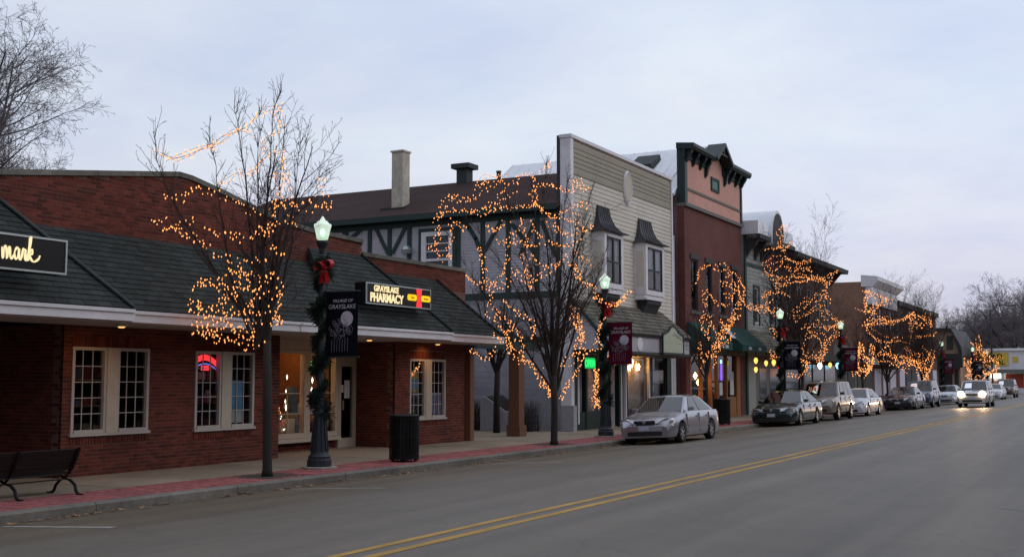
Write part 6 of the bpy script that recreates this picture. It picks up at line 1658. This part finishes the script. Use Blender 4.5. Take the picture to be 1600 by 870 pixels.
# third tree: a heart of lights before the brick building
T3 = (-14.1, on_x(1104, 640, -14.1).y)
street_tree(T3[0], T3[1], 5.6, 1.9, 8, .5, 41, 'young bare tree with a heart of lights before the brick and salmon building', tr_r=.07)
d3 = depth_of(T3[0], T3[1], 4)
paths3 = [[(1088, 445), (1092, 425), (1100, 416), (1112, 418), (1122, 424), (1135, 420), (1150, 430), (1163, 448), (1160, 470), (1150, 485)], [(1150, 485), (1140, 500), (1130, 515), (1120, 530), (1112, 545), (1102, 560), (1096, 575)],
 [(1158, 490), (1145, 500), (1135, 512), (1125, 525), (1115, 540), (1105, 552), (1098, 565)], [(1155, 495), (1140, 512), (1128, 528), (1118, 545), (1108, 560)], [(1100, 458), (1110, 462), (1120, 472), (1132, 478), (1142, 475)],
 [(1104, 458), (1102, 475), (1106, 480)], [(1098, 490), (1097, 505), (1102, 522), (1110, 530)], [(1100, 495), (1110, 500), (1106, 515)], [(1126, 440), (1140, 442), (1150, 455), (1143, 470), (1132, 462)],
 [(1148, 440), (1156, 455), (1155, 470), (1146, 478)], [(1158, 470), (1170, 478), (1180, 485), (1192, 482), (1200, 470)], [(1095, 540), (1100, 552), (1110, 558), (1118, 552)], [(1112, 505), (1120, 520), (1130, 508), (1124, 500)],
 [(1150, 490), (1145, 505), (1138, 518), (1130, 532), (1120, 545)], [(1094, 532), (1092, 545), (1096, 558), (1104, 566)], [(1104, 572), (1112, 562), (1122, 550), (1135, 535), (1145, 520)]]
string_lights('heart shaped tangle of warm lights before the brick and salmon building', d3, paths3, .7, 3, (T3[0], T3[1], SW + 2), gap=.09, size=.0215, rep=2, jit=4.5)

# the farther trees: crowns wound in strings of lights
def far_lit(px, ytop, ybot, half, h, seed, label, ll, turns, n=9, size=.05, gap=.11, tall=None, arcs=14):
    x = -14.1; y = on_x(px, 560, x).y; D = depth_of(x, y, 3)
    street_tree(x, y, h, 1.7, n, .6, seed, label, tr_r=.085)
    ct, cb_ = at_depth(px, ytop, D), at_depth(px, ybot, D); rx = half / FPX * D * 1.05; rz = (ct.z - cb_.z) / 2; c = (x, y, (ct.z + cb_.z) / 2)
    ex = []; r6 = random.Random(seed + 9)
    for k in range(int(turns * 3.4)):                      # swags that climb from the fork and drape over the outer twigs
        a = r6.uniform(0, 6.28); da = r6.uniform(-1.6, 1.6); u0, u1 = r6.uniform(-1, .5), r6.uniform(-.7, 1); sg_ = r6.uniform(.05, .35); pts = []
        for i in range(13):
            f = i / 12; u = u0 + (u1 - u0) * f - sg_ * math.sin(math.pi * f); u = max(-1, min(1, u))
            w_ = rx * (.25 + .75 * min(1, (u + 1) / .9)) * math.sqrt(max(.08, 1 - max(0, u) ** 2 * .9)) * (1 + r6.gauss(0, .05)); g_ = a + da * f
            pts.append(Vector((c[0] + w_ * math.cos(g_), c[1] + w_ * math.sin(g_), c[2] + rz * u)))
        ex.append(pts)
    string_lights(ll, D, [], 0, seed, (x, y, SW + 2), gap=gap, size=size, extra=ex)
def zpx(P): return [(1094 + x / 2.417, 312 + y / 2.417) for x, y in P]
def lit_tree(px, h, n, seed, label, ll, paths, size, gap, rep, jit, amp=1.2, spread=.6, lean=(0, 0)):
    x = -14.1; y = on_x(px, 560, x).y; D = depth_of(x, y, 3)
    street_tree(x, y, h, 1.7, n, spread, seed, label, tr_r=.085, lean=lean)
    string_lights(ll, D, [zpx(P) for P in paths], amp, seed, (x, y, SW + 2), gap=gap, size=size, rep=rep, jit=jit)
lit_tree(1246, 9.8, 9, 51, 'broad bare tree glowing with lights before the grey and dark brick buildings', 'warm lights strung over the broad tree before the grey and dark brick buildings',
 [[(308, 95), (305, 130), (315, 160), (300, 185)], [(270, 185), (300, 180), (320, 195), (345, 158)], [(250, 250), (265, 240), (300, 235), (330, 225), (360, 240), (400, 240), (420, 235)],
  [(245, 260), (255, 290), (290, 290), (330, 300), (370, 290), (400, 295), (440, 290), (470, 295), (500, 275), (510, 270)], [(265, 300), (300, 320), (340, 315), (380, 310), (420, 300), (460, 300), (480, 330), (470, 360)],
  [(250, 340), (245, 360), (265, 350), (300, 350), (330, 360)], [(180, 410), (210, 410), (240, 400), (270, 420), (300, 430)], [(380, 400), (400, 370), (430, 380), (470, 370), (485, 380)],
  [(330, 430), (360, 440), (400, 430), (430, 420), (470, 400), (480, 430), (500, 450), (525, 460)], [(390, 490), (400, 470), (440, 470), (480, 480), (520, 480), (505, 520), (490, 550), (470, 580), (455, 605)],
  [(395, 540), (385, 570), (400, 590), (430, 600), (455, 605)], [(400, 530), (420, 510), (450, 520), (460, 560), (450, 590)], [(265, 570), (270, 590), (290, 580), (310, 590)], [(270, 480), (280, 500), (300, 520)],
  [(340, 660), (370, 670), (400, 650), (410, 620), (385, 600), (350, 610), (330, 600)], [(380, 660), (392, 640), (402, 610), (398, 580)], [(320, 250), (340, 270), (380, 270), (420, 262)]], .022, .105, 3, 5.5, spread=.42, lean=(0, 1.0))
lit_tree(1347, 5.6, 8, 61, 'small tree with a ring of lights beyond the tan sport utility car', 'bright ring of warm lights in the small tree beyond the tan car',
 [[(560, 600), (580, 620), (590, 645), (610, 660), (635, 655), (650, 630), (655, 600), (650, 560), (640, 545)], [(600, 540), (600, 580), (590, 610), (600, 640), (620, 650)], [(605, 545), (610, 590), (625, 600), (640, 620), (630, 645)], [(585, 600), (600, 625), (620, 640), (645, 640)]], .036, .12, 4, 4, amp=.8, spread=.4)
lit_tree(1385, 8.4, 12, 62, 'bare tree of lights before the white cornice of the brown brick building', 'warm lights in the tree before the white cornice',
 [[(615, 345), (640, 350), (670, 365), (700, 370), (720, 380)], [(610, 420), (640, 420), (660, 400), (700, 395)], [(640, 350), (632, 380), (625, 415)], [(620, 460), (650, 450), (700, 455), (740, 460), (780, 450), (800, 430)], [(625, 470), (630, 500), (660, 520), (700, 540), (740, 535), (770, 520)],
  [(620, 475), (680, 470), (740, 470)], [(800, 430), (830, 460), (850, 480)], [(670, 590), (700, 580), (730, 600), (760, 590), (790, 600)], [(690, 570), (720, 590), (750, 610), (790, 620), (820, 630)], [(680, 600), (720, 610), (750, 625), (790, 640)]], .034, .13, 3, 6)
lit_tree(1440, 9.2, 14, 63, 'bare tree of lights behind the navy sedan', 'warm lights in the tree behind the navy sedan',
 [[(790, 440), (795, 480), (785, 520), (780, 545)], [(870, 430), (870, 480), (866, 450)], [(800, 520), (840, 510), (880, 515), (890, 500)], [(790, 600), (830, 620), (850, 660), (840, 690)], [(850, 560), (860, 600), (880, 590), (870, 640), (850, 670), (840, 690)], [(830, 560), (850, 600), (845, 650)],
  [(760, 590), (800, 600), (835, 615), (870, 600)], [(770, 560), (800, 580), (830, 600), (850, 640)], [(885, 570), (875, 620), (855, 665)], [(800, 440), (790, 470), (800, 500)]], .036, .14, 3, 6)
lit_tree(1528, 7.0, 12, 64, 'last lit tree near the white store at the end of the street', 'warm lights in the last tree near the white store',
 [[(980, 640), (1010, 620), (1030, 640), (1060, 650), (1080, 660), (1110, 640), (1120, 610)], [(1040, 530), (1045, 560), (1030, 590), (1020, 620)], [(1045, 560), (1070, 590), (1090, 610), (1110, 600)], [(990, 600), (1000, 630), (1040, 670), (1060, 680)], [(1020, 650), (1050, 660), (1085, 640)],
  [(1030, 600), (1060, 620), (1090, 630)], [(1040, 540), (1062, 565), (1085, 580)]], .05, .19, 4, 5)

# lights on the second lamp post and in the shop beside it
string_lights('short string of lights round the red bow and banner of the second lamp post', depth_of(-14.3, 32.85, 4), [[(932, 462), (945, 470), (958, 478), (970, 470), (980, 458), (988, 455)], [(936, 468), (950, 476), (965, 474), (976, 464)], [(944, 560), (958, 566), (972, 564), (988, 556)], [(946, 556), (962, 562), (980, 560)]], .2, 71, (-14.3, 32.85, 4), gap=.06, size=.022, rep=2, jit=2)
string_lights('column of reddish lights behind the glass of the cream shop left of its door', depth_of(-17.3, 37.8, 1.4), [[(930, 575), (935, 590), (928, 605), (936, 620), (930, 638)], [(936, 578), (930, 592), (937, 608), (930, 622), (936, 636)]], .05, 72, (-17.3, 37.8, 1.4), gap=.07, size=.024, rep=3, jit=3)
# coloured bulbs hung under the shop canopies
for px, py, mm, lab, s in ((1181, 563, 'g_yel', 'upper pale yellow bulb on the grey shop wall', .14), (1181, 577, 'g_yel', 'lower pale yellow bulb on the grey shop wall', .13), (1197, 567, 'g_yel', 'first yellow bulb left of the red star lamp', .13),
        (1209, 566, 'g_yel', 'yellow bulb directly beside the red star lamp', .15), (1216, 571, 'g_red', 'red star lamp under the dark shop canopy', .12), (1233, 570, 'g_yel', 'tall yellow-green lantern right of the third lamp post', .17),
        (1281, 571, 'g_white', 'white-blue lantern above the tan sport utility car', .18), (1297, 570, 'g_yel', 'yellow bulb between the white and cyan lanterns', .15), (1309, 571, 'g_cyan', 'cyan lantern left of the maroon banner post', .18), (1331, 572, 'g_cyan', 'cyan-white lantern beside the ring of lights', .18)):
    c = on_x(px, py, -16.1)
    t = thing('hanging_lantern', lab, 'lantern', (c.x, c.y, c.z), 'coloured lanterns under the shop canopies')
    MB().lathe((c.x, c.y, c.z), [(.02, s * 1.1), (s * .6, s * .6), (s * .75, 0), (s * .5, -s * .7), (.02, -s * 1.2)], 10).build('bulb', M[mm], t)
    MB().lathe((c.x, c.y, c.z + s * 1.0), [(.05, 0), (.06, .06), (.03, .1)], 8).build('cap', M['black'], t)
    MB().tube([(c.x, c.y, c.z + s + .09), (c.x, c.y, max(2.95, c.z + s + .5))], .012, 4).build('cord', M['black'], t)

# ------------------------------------------------------------------ unlit trees
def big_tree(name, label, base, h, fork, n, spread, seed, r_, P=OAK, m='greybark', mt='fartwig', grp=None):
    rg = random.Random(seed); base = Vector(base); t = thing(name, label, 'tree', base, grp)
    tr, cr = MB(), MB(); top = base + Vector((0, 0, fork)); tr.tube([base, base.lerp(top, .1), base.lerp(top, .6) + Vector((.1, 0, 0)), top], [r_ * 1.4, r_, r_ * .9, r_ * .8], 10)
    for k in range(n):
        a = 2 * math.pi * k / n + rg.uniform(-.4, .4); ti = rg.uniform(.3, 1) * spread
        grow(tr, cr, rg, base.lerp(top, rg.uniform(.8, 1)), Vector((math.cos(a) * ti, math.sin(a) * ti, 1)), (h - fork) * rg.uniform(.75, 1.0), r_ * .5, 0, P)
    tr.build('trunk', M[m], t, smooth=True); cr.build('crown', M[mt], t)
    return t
FINE = dict(OAK, seg=(.8, .55, .35, .25), dens=(1.7, 3.0, 4.6, 6.0), rmin=.0065, ratio=(.34, .58), up=(.03, .03, .02, .0), t0=.2)
bt = at_depth(-120, 600, 47)
big_tree('bare_tree', 'large bare tree rising behind the brick shop parapet at the upper left', (bt.x, bt.y, -.4), 16.8, 6.0, 10, .62, 5, .32, P=FINE)
bt = at_depth(1590, 600, 175)
g0 = 'bare trees beyond the end of the street'
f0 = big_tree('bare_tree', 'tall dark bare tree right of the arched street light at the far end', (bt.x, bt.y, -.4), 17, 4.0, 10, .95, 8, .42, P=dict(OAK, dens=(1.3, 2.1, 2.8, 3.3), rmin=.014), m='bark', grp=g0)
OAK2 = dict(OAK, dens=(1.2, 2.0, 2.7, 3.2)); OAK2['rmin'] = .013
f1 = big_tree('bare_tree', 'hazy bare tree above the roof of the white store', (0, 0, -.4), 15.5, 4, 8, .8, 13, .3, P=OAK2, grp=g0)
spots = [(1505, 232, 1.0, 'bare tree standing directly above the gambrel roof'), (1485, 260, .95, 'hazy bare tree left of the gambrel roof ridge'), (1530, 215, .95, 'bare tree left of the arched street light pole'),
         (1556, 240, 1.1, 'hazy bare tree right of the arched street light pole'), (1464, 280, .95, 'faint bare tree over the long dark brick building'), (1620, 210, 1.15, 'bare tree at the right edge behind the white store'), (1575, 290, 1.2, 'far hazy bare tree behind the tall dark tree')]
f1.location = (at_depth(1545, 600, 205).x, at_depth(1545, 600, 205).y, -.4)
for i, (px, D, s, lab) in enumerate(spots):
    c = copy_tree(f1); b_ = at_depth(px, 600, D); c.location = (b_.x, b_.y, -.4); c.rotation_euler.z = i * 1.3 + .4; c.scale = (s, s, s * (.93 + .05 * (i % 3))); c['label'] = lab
# street light on an arched arm
D = 135; a = at_depth(1547, 483, D); z_ = a.z
sl_ = thing('street_light', 'tall dark pole with an arched arm street light at the far end', 'street light', (a.x, a.y, SW))
MB().tube([(a.x, a.y, SW), (a.x, a.y, z_)], [.12, .08], 8).build('pole', M['darkstone'], sl_)
e = at_depth(1575, 478, D); MB().tube([(a.x, a.y, z_ - .3), a.lerp(e, .35) + Vector((0, 0, .25)), a.lerp(e, .7) + Vector((0, 0, .3)), e], .05, 6).build('arm', M['darkstone'], sl_)
MB().bar(e, e + (e - a).normalized() * .9, .3, .15).build('head', M['darkstone'], sl_)
# far ground cover: a distant wood that reads as one mass
b = MB(); r5 = random.Random(90)
for i in range(3200):
    px = r5.uniform(1380, 1760); D = r5.uniform(330, 420); h = r5.uniform(5, 12.5)
    p = at_depth(px, 592, D); p.z = -.4; q = p + Vector((r5.gauss(0, 1.2), r5.gauss(0, 1.2), h))
    b.tube([p, p.lerp(q, .5) + Vector((r5.gauss(0, .3), 0, 0)), q], [.12, .08, .02], 3, cap=False)
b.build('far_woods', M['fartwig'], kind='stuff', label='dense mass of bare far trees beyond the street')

# ================================================================== CARS
def lerp_tab(T, y):
    for (a, va), (b_, vb) in zip(T, T[1:]):
        if y <= b_: 
            t = max(0, (y - a) / (b_ - a)); t = t * t * (3 - 2 * t)
            return va + (vb - va) * t
    return T[-1][1]
def make_car(name, label, cat, paint, S):
    """front at -Y, S holds the sizes; the car's origin is on the road under its middle"""
    t = thing(name, label, cat, (0, 0, 0), 'cars along the street')
    L, W, H = S['L'], S['W'] / 2, S['H']; yf, yr = -L / 2, L / 2
    wf, wr, wr_ = S['wf'] + yf, S['wr'] + yf, S['wheel']
    hood = [(yf + y, z) for y, z in S['top']]
    sill = S['sill']
    ys = sorted(set([round(yf + L * i / 44, 4) for i in range(45)] + [round(c + wr_ * 1.2 * math.cos(math.pi * k / 10), 4) for c in (wf, wr) for k in range(11)]))
    b = MB(); rows = []
    for y in ys:
        e0 = (y - yf) / .55; e1 = (yr - y) / .5
        nose = 1 - .16 * (1 - min(1, e0)) ** 2.2; tail = 1 - .13 * (1 - min(1, e1)) ** 2.2; w = W * nose * tail
        zt = lerp_tab(hood, y); zb = sill + .10 * (1 - min(1, e0 * 1.5)) * 0 + .06 * (1 - min(1, e1)); arch = 0
        for c in (wf, wr):
            dd = abs(y - c)
            if dd < wr_ * 1.2: arch = max(arch, wr_ + math.sqrt(max(0, (wr_ * 1.2) ** 2 - dd * dd)))
        za = max(zb, arch); belt = min(zt - .03, S['belt']); zm = max(za + .02, sill + (belt - sill) * .55)
        sec = [(w * .95, za), (w * 1.0, za + (zm - za) * .35), (w * 1.0, zm), (w * .975, max(zm + .01, belt - .10)), (w * .93, max(zm + .02, belt - .0)), (w * .82, max(zt - .015, belt)), (w * .45, zt + .012), (0, zt + .018)]
        rows.append([b.v.append((x, y, z)) or len(b.v) - 1 for x, z in sec] + [b.v.append((-x, y, z)) or len(b.v) - 1 for x, z in sec[-2::-1]])
    for r0, r1 in zip(rows, rows[1:]):
        for i in range(len(r0) - 1): b.f.append((r0[i], r0[i + 1], r1[i + 1], r1[i]))
    b.f.append(tuple(rows[0])); b.f.append(tuple(rows[-1][::-1]))
    body = b.build('body', paint, t, smooth=True)
    try: body.data.set_sharp_from_angle(angle=R(38))
    except Exception: pass
    MB().box(-W + .18, W - .18, yf + .12, yr - .12, sill - .04, .62).build('underbody', M['trim'], t)
    # cabin
    cw, rw = W * .9, W * S.get('rooftuck', .70)
    c0, c1, r0, r1 = [yf + v for v in S['cab']]         # cowl, back of the glass, roof front, roof back
    zc = lerp_tab(hood, c0) - .03; zd = lerp_tab(hood, c1) - .03; zbelt = S['belt'] - .02
    def ring(yb, yt, zb): return yb, yt, zb
    cab = MB(); secs = []
    N_ = 12
    for i in range(N_ + 1):
        f = i / N_; y = r0 + (r1 - r0) * f; z = H - .05 + .05 * math.sin(math.pi * (0.12 + f * .76)); secs.append((y, z))
    def add_row(pts): return [cab.v.append(p) or len(cab.v) - 1 for p in pts]
    roof_rows = [add_row([(rw, y, z - .035), (rw * .8, y, z), (0, y, z + .018), (-rw * .8, y, z), (-rw, y, z - .035)]) for y, z in secs]
    for a, c in zip(roof_rows, roof_rows[1:]):
        for i in range(4): cab.f.append((a[i], a[i + 1], c[i + 1], c[i]))
    low_f = add_row([(cw, c0 + .06, zc), (cw * .8, c0, zc), (0, c0 - .05, zc), (-cw * .8, c0, zc), (-cw, c0 + .06, zc)])
    low_r = add_row([(cw, c1 - .05, zd), (cw * .8, c1, zd), (0, c1 + .03, zd), (-cw * .8, c1, zd), (-cw, c1 - .05, zd)])
    for i in range(4):
        cab.f.append((low_f[i], low_f[i + 1], roof_rows[0][i + 1], roof_rows[0][i])); cab.f.append((roof_rows[-1][i], roof_rows[-1][i + 1], low_r[i + 1], low_r[i]))
    for s_, k in ((1, 0), (-1, 4)):
        cab.f.append(tuple([low_f[k]] + [r_[k] for r_ in roof_rows] + [low_r[k]]))
    cb_ = cab.build('cabin', paint, t)
    # panes: quads laid just proud of the cabin
    def pane(nm, P, mm='cargl', off_=.008, inset=.0):
        P = [Vector(p) for p in P]; n_ = (P[1] - P[0]).cross(P[2] - P[0]).normalized(); c = sum(P, Vector()) / len(P)
        if n_.dot(c - Vector((0, (r0 + r1) / 2, H * .7))) < 0: n_ = -n_
        P = [c + (p - c) * (1 - inset) + n_ * off_ for p in P]
        if (P[1] - P[0]).cross(P[2] - P[0]).dot(n_) > 0: P = P[::-1]
        MB().prism(P, n_ * -.004).build(nm, M[mm], t)
    V = lambda i: Vector(cab.v[i])
    A, B_, Cc, Dd = [V(low_f[i]) for i in (1, 3)] + [V(roof_rows[0][i]) for i in (3, 1)]
    half = lambda f: [A.lerp(Dd, f), B_.lerp(Cc, f)]
    lo, hi = half(.06), half(.92)
    ctr_l, ctr_h = V(low_f[2]).lerp(V(roof_rows[0][2]), .06), V(low_f[2]).lerp(V(roof_rows[0][2]), .92)
    for s_, (l, h_) in ((1, (lo[0], hi[0])), (-1, (lo[1], hi[1]))):
        pane('windscreen', [l.lerp(ctr_l, -.16), ctr_l, ctr_h, h_.lerp(ctr_h, -.12)])
    A, B_, Cc, Dd = [V(low_r[i]) for i in (1, 3)] + [V(roof_rows[-1][i]) for i in (3, 1)]
    pane('rear_window', [A.lerp(Dd, .1), B_.lerp(Cc, .1), B_.lerp(Cc, .9), A.lerp(Dd, .9)], off_=.02)
    for s_ in (1, -1):
        k = 0 if s_ == 1 else 4
        lf, lr = V(low_f[k]), V(low_r[k]); rf_, rr_ = V(roof_rows[1][k]), V(roof_rows[-2][k])
        lf = Vector((lf.x, lf.y, zbelt + .02)); lr = Vector((lr.x, lr.y, max(zbelt + .02, min(zd, zbelt + .1))))
        # belt line front point follows the slope of the pillar
        ff = lambda a_, b__, t_: a_.lerp(b__, t_)
        bl = [ff(lf, lr, v) for v in S['side'][0]]; tp = [ff(rf_, rr_, v) for v in S['side'][1]]
        for j in range(len(bl) // 2):
            p0, p1, q0, q1 = bl[2 * j], bl[2 * j + 1], tp[2 * j], tp[2 * j + 1]
            dz = Vector((0, 0, -.02))
            pane('side_window', [p0, p1, q1 + dz, q0 + dz], off_=.012)
        # door seams, handles, rubbing strip
        for y in S['doors']:
            MB().box(s_ * (W * .985 - .01), s_ * (W * 1.0 + .003), yf + y - .006, yf + y + .006, sill + .08, S['belt'] - .06).build('door_seam', M['trim'], t)
        for y in S['doors'][1:]: MB().box(s_ * W * .97, s_ * (W + .022), yf + y - .24, yf + y - .1, S['belt'] - .17, S['belt'] - .135).build('door_handle', paint, t)
        MB().box(s_ * (W - .01), s_ * (W + .014), yf + S['doors'][0] + .03, yf + S['doors'][-1] - .02, sill + .26, sill + .30).build('side_strip', S.get('strip', paint), t)
        # mirrors
        y = c0 + .35; b = MB(); b.prism([(s_ * (cw + .02), y, S['belt'] + .02), (s_ * (cw + .2), y + .02, S['belt'] + .03), (s_ * (cw + .21), y + .02, S['belt'] + .14), (s_ * (cw + .03), y, S['belt'] + .13)], (0, .09, 0)); b.build('mirror', S.get('mirror', paint), t, bevel=.02)
        # lamps
        zl = S['lamp']; b = MB(); y0 = yf + .02
        b.prism([(s_ * W * .40, y0 - .02, zl), (s_ * W * .74, y0 + .055, zl - .01), (s_ * W * .86, y0 + .28, zl + .03), (s_ * W * .85, y0 + .30, zl + .14), (s_ * W * .72, y0 + .12, zl + .14), (s_ * W * .40, y0 + .05, zl + .11)], (0, .12, 0))
        hl = b.build('headlight', M['lens'], t)
        if S.get('lit'):
            MB().lathe((s_ * W * .68, yf - .03, zl + .06), [(.19, 0), (.17, -.03), (.06, -.05)], 14, 'y').build('lamp_glow', M['g_head'], hl)
        MB().box(s_ * W * .86, s_ * W * .93, yf + .12, yf + .3, zl - .0, zl + .08).build('indicator', M['lens'], hl)
        MB().box(s_ * W * .55, s_ * W * .88, yr - .07, yr + .012, S['belt'] - .22, S['belt'] - .06).build('tail_light', M['redlens'], t)
    # face of the car
    b = MB(); b.box(-W * .36, W * .36, yf - .03, yf + .06, S['lamp'] + .01, S['lamp'] + .085); gr = b.build('grille', M['trim'], t)
    MB().lathe((0, yf - .03, S['lamp'] + .05), [(.06, 0), (.055, -.012), (.02, -.016)], 12, 'y').build('badge', M['rim'], gr)
    MB().prism([(x * W, yf + dy, sill + .16) for x, dy in ((-.99, .45), (-.93, .14), (-.62, .0), (-.2, -.045), (.2, -.045), (.62, .0), (.93, .14), (.99, .45))], (0, 0, .19)).build('bumper', S.get('bump', paint), t, bevel=.025)
    MB().prism([(x * W * .62, yf - .055 + abs(x) ** 2 * .045, sill + .06) for x in (-1, -.5, 0, .5, 1)] + [(W * .62, yf + .15, sill + .06), (-W * .62, yf + .15, sill + .06)], (0, 0, .105)).build('air_intake', M['trim'], t)
    MB().prism([(x * W, yr - dy, sill + .16) for x, dy in ((.97, .4), (.85, .08), (.4, -.05), (-.4, -.05), (-.85, .08), (-.97, .4))], (0, 0, .22)).build('rear_bumper', S.get('bump', paint), t, bevel=.025)
    MB().box(-.16, .16, yf - .07, yf - .05, sill + .2, sill + .33).build('number_plate', M['plate'], t)
    for y in (wf, wr):
        for s_ in (1, -1):
            xo = s_ * (W - .01); x_in = s_ * (W - .2)
            prof = [(wr_ * .62, 0), (wr_ * .66, .012), (wr_ * .92, .016), (wr_, -.03), (wr_, -.16), (wr_ * .9, -.19), (wr_ * .5, -.19)]
            wl = MB().lathe((xo, y, wr_), [(r__, h * s_) for r__, h in prof], 24, 'x').build('wheel', M['tyre'], t, smooth=True)
            b = MB(); b.lathe((xo - s_ * .05, y, wr_), [(wr_ * .64, 0), (wr_ * .64, s_ * .055), (wr_ * .58, s_ * .052), (wr_ * .55, s_ * .0)], 24, 'x')
            for k in range(6):
                a = 2 * math.pi * k / 6 + .3; c, d = math.cos(a), math.sin(a)
                b.bar((xo - s_ * .012, y + c * wr_ * .1, wr_ + d * wr_ * .1), (xo - s_ * .006, y + c * wr_ * .6, wr_ + d * wr_ * .6), wr_ * .2, .03, up=(1, 0, 0))
            b.lathe((xo - s_ * .03, y, wr_), [(wr_ * .17, 0), (wr_ * .17, s_ * .035), (wr_ * .1, s_ * .045)], 12, 'x'); b.build('rim', M['rim'], wl)
    if S.get('rails'):
        for s_ in (1, -1): MB().tube([(s_ * rw * .85, r0 + .3, H + .0), (s_ * rw * .85, r0 + .4, H + .05), (s_ * rw * .85, r1 - .3, H + .05), (s_ * rw * .85, r1 - .2, H)], .02, 6).build('roof_rail', M['trim'], t)
    MB().box(-W * .7, W * .7, c0 + .75, c0 + .95, sill + .2, S['belt'] + .12).build('seats', M['trim'], t)
    for s_ in (-.42, .42): MB().box(W * s_ - .12, W * s_ + .12, c0 + .98, c0 + 1.1, S['belt'] - .2, S['belt'] + .33).build('head_rest', M['trim'], t)
    return t
def paint(name, c, metal=.35, rough=.32, coat=.9): return mat(name, c, rough, .05, 3, metal=metal, coat=coat, dirt=.1)
SED = dict(L=4.45, W=1.705, H=1.39, wf=.83, wr=3.45, wheel=.30, sill=.2, belt=.90, lamp=.60, cab=(1.12, 3.92, 1.92, 3.05), doors=(1.28, 2.35, 3.25),
           top=[(0, .52), (.05, .66), (.35, .77), (1.2, .92), (1.6, .94), (3.6, .96), (4.25, .93), (4.4, .84), (4.45, .6)], side=[(.18, .50, .53, .93), (.02, .44, .50, .98)])
BIG = dict(SED, L=5.0, W=1.85, H=1.41, wf=.98, wr=3.73, wheel=.32, cab=(1.45, 4.3, 2.25, 3.45), doors=(1.6, 2.65, 3.55),
           top=[(0, .5), (.05, .64), (.4, .76), (1.5, .93), (2.0, .95), (4.0, .97), (4.8, .93), (4.95, .84), (5.0, .6)])
SUV = dict(SED, L=4.6, W=1.82, H=1.78, wf=.85, wr=3.5, wheel=.37, sill=.36, belt=1.12, lamp=.83, cab=(1.25, 4.52, 1.85, 4.2), doors=(1.4, 2.45, 3.4), rails=True, rooftuck=.78,
           top=[(0, .7), (.05, .92), (.3, 1.03), (1.3, 1.12), (1.7, 1.14), (4.3, 1.14), (4.5, 1.1), (4.6, .8)], side=[(.16, .40, .43, .66, .69, .93), (.0, .34, .37, .65, .68, .98)])
CUV = dict(SUV, L=4.55, W=1.77, H=1.63, wheel=.34, sill=.28, belt=1.02, lamp=.74, lit=True, top=[(0, .62), (.05, .82), (.3, .93), (1.2, 1.02), (1.6, 1.04), (4.3, 1.05), (4.5, 1.0), (4.55, .72)])
silver = paint('silver_paint', (.37, .36, .40), .7, .3); dgreen = paint('dark_green_paint_car', (.012, .03, .028), .3, .25); tan = paint('tan_paint', (.26, .22, .18), .35, .38)
white_p = paint('white_car_paint', (.62, .62, .66), .0, .35); navy = paint('navy_paint', (.016, .018, .03), .3, .25); blue = paint('steel_blue_paint', (.09, .11, .16), .4, .3); lsil = paint('light_silver_paint', (.52, .52, .53), .4, .32)
OW = -11.52; ROLL = -.05
def park(car, S, y_axle, x_out=OW, roll=ROLL):
    xc = x_out - S['W'] / 2; yc = y_axle + S['L'] / 2 - S['wf']
    car.location = (xc, yc, road_z(xc) - .005); car.rotation_euler = (0, roll, 0)
park(make_car('parked_car', 'silver sedan parked at the kerb before the cream clapboard shop', 'car', silver, SED), SED, 31.95)
c = make_car('parked_car', 'dark green sedan parked behind the silver one with pale number plate', 'car', dgreen, dict(BIG, strip=M['trim'])); park(c, BIG, 46.4, -11.75)
c = make_car('parked_car', 'tan sport utility vehicle with roof rails parked behind the dark green sedan', 'car', tan, dict(SUV, strip=M['trim'], mirror=M['trim'])); park(c, SUV, 53.0, -11.7)
ws = dict(BIG); c = make_car('parked_car', 'white sedan parked right behind the tan sport utility vehicle', 'car', white_p, ws); park(c, ws, 59.7, -11.7)
c = make_car('parked_car', 'navy sedan parked beyond the gap after the white sedan', 'car', navy, dict(BIG)); park(c, BIG, 73.5, -11.6)
c = make_car('parked_car', 'steel blue sport utility vehicle parked behind the navy sedan', 'car', blue, dict(SUV)); park(c, SUV, 79.0, -11.4)
c = make_car('parked_car', 'pale silver sedan half hidden behind the moving crossover', 'car', lsil, dict(BIG)); park(c, BIG, 89.5, -11.2)
cv = make_car('moving_car', 'light silver crossover driving towards the camera with headlights on', 'car', lsil, CUV)
cv.location = (-8.55, 76.6, road_z(-8.55)); cv.rotation_euler = (0, -.02, 0)
c = make_car('parked_car', 'farthest white coupe at the right edge of the street', 'car', white_p, dict(SED)); park(c, SED, 108.0, -9.9, -.03)
c = make_car('parked_car', 'brown sport utility vehicle behind the farthest white coupe', 'car', paint('brown_paint', (.12, .07, .06)), dict(SUV)); park(c, SUV, 120.0, -9.9, -.03)
# the moving car's headlamps throw light on the road
for s_ in (-1, 1):
    ld = bpy.data.lights.new('headlamp_beam', 'SPOT'); ld.energy = 280; ld.spot_size = R(50); ld.spot_blend = .8; ld.color = (1, .58, .28); ld.shadow_soft_size = .08
    lo_ = bpy.data.objects.new('headlamp_beam', ld); col.objects.link(lo_)
    lo_.location = (-8.55 + s_ * .6, 76.6 - 2.36, road_z(-8.55) + .8); lo_.rotation_euler = (R(83), 0, math.pi)
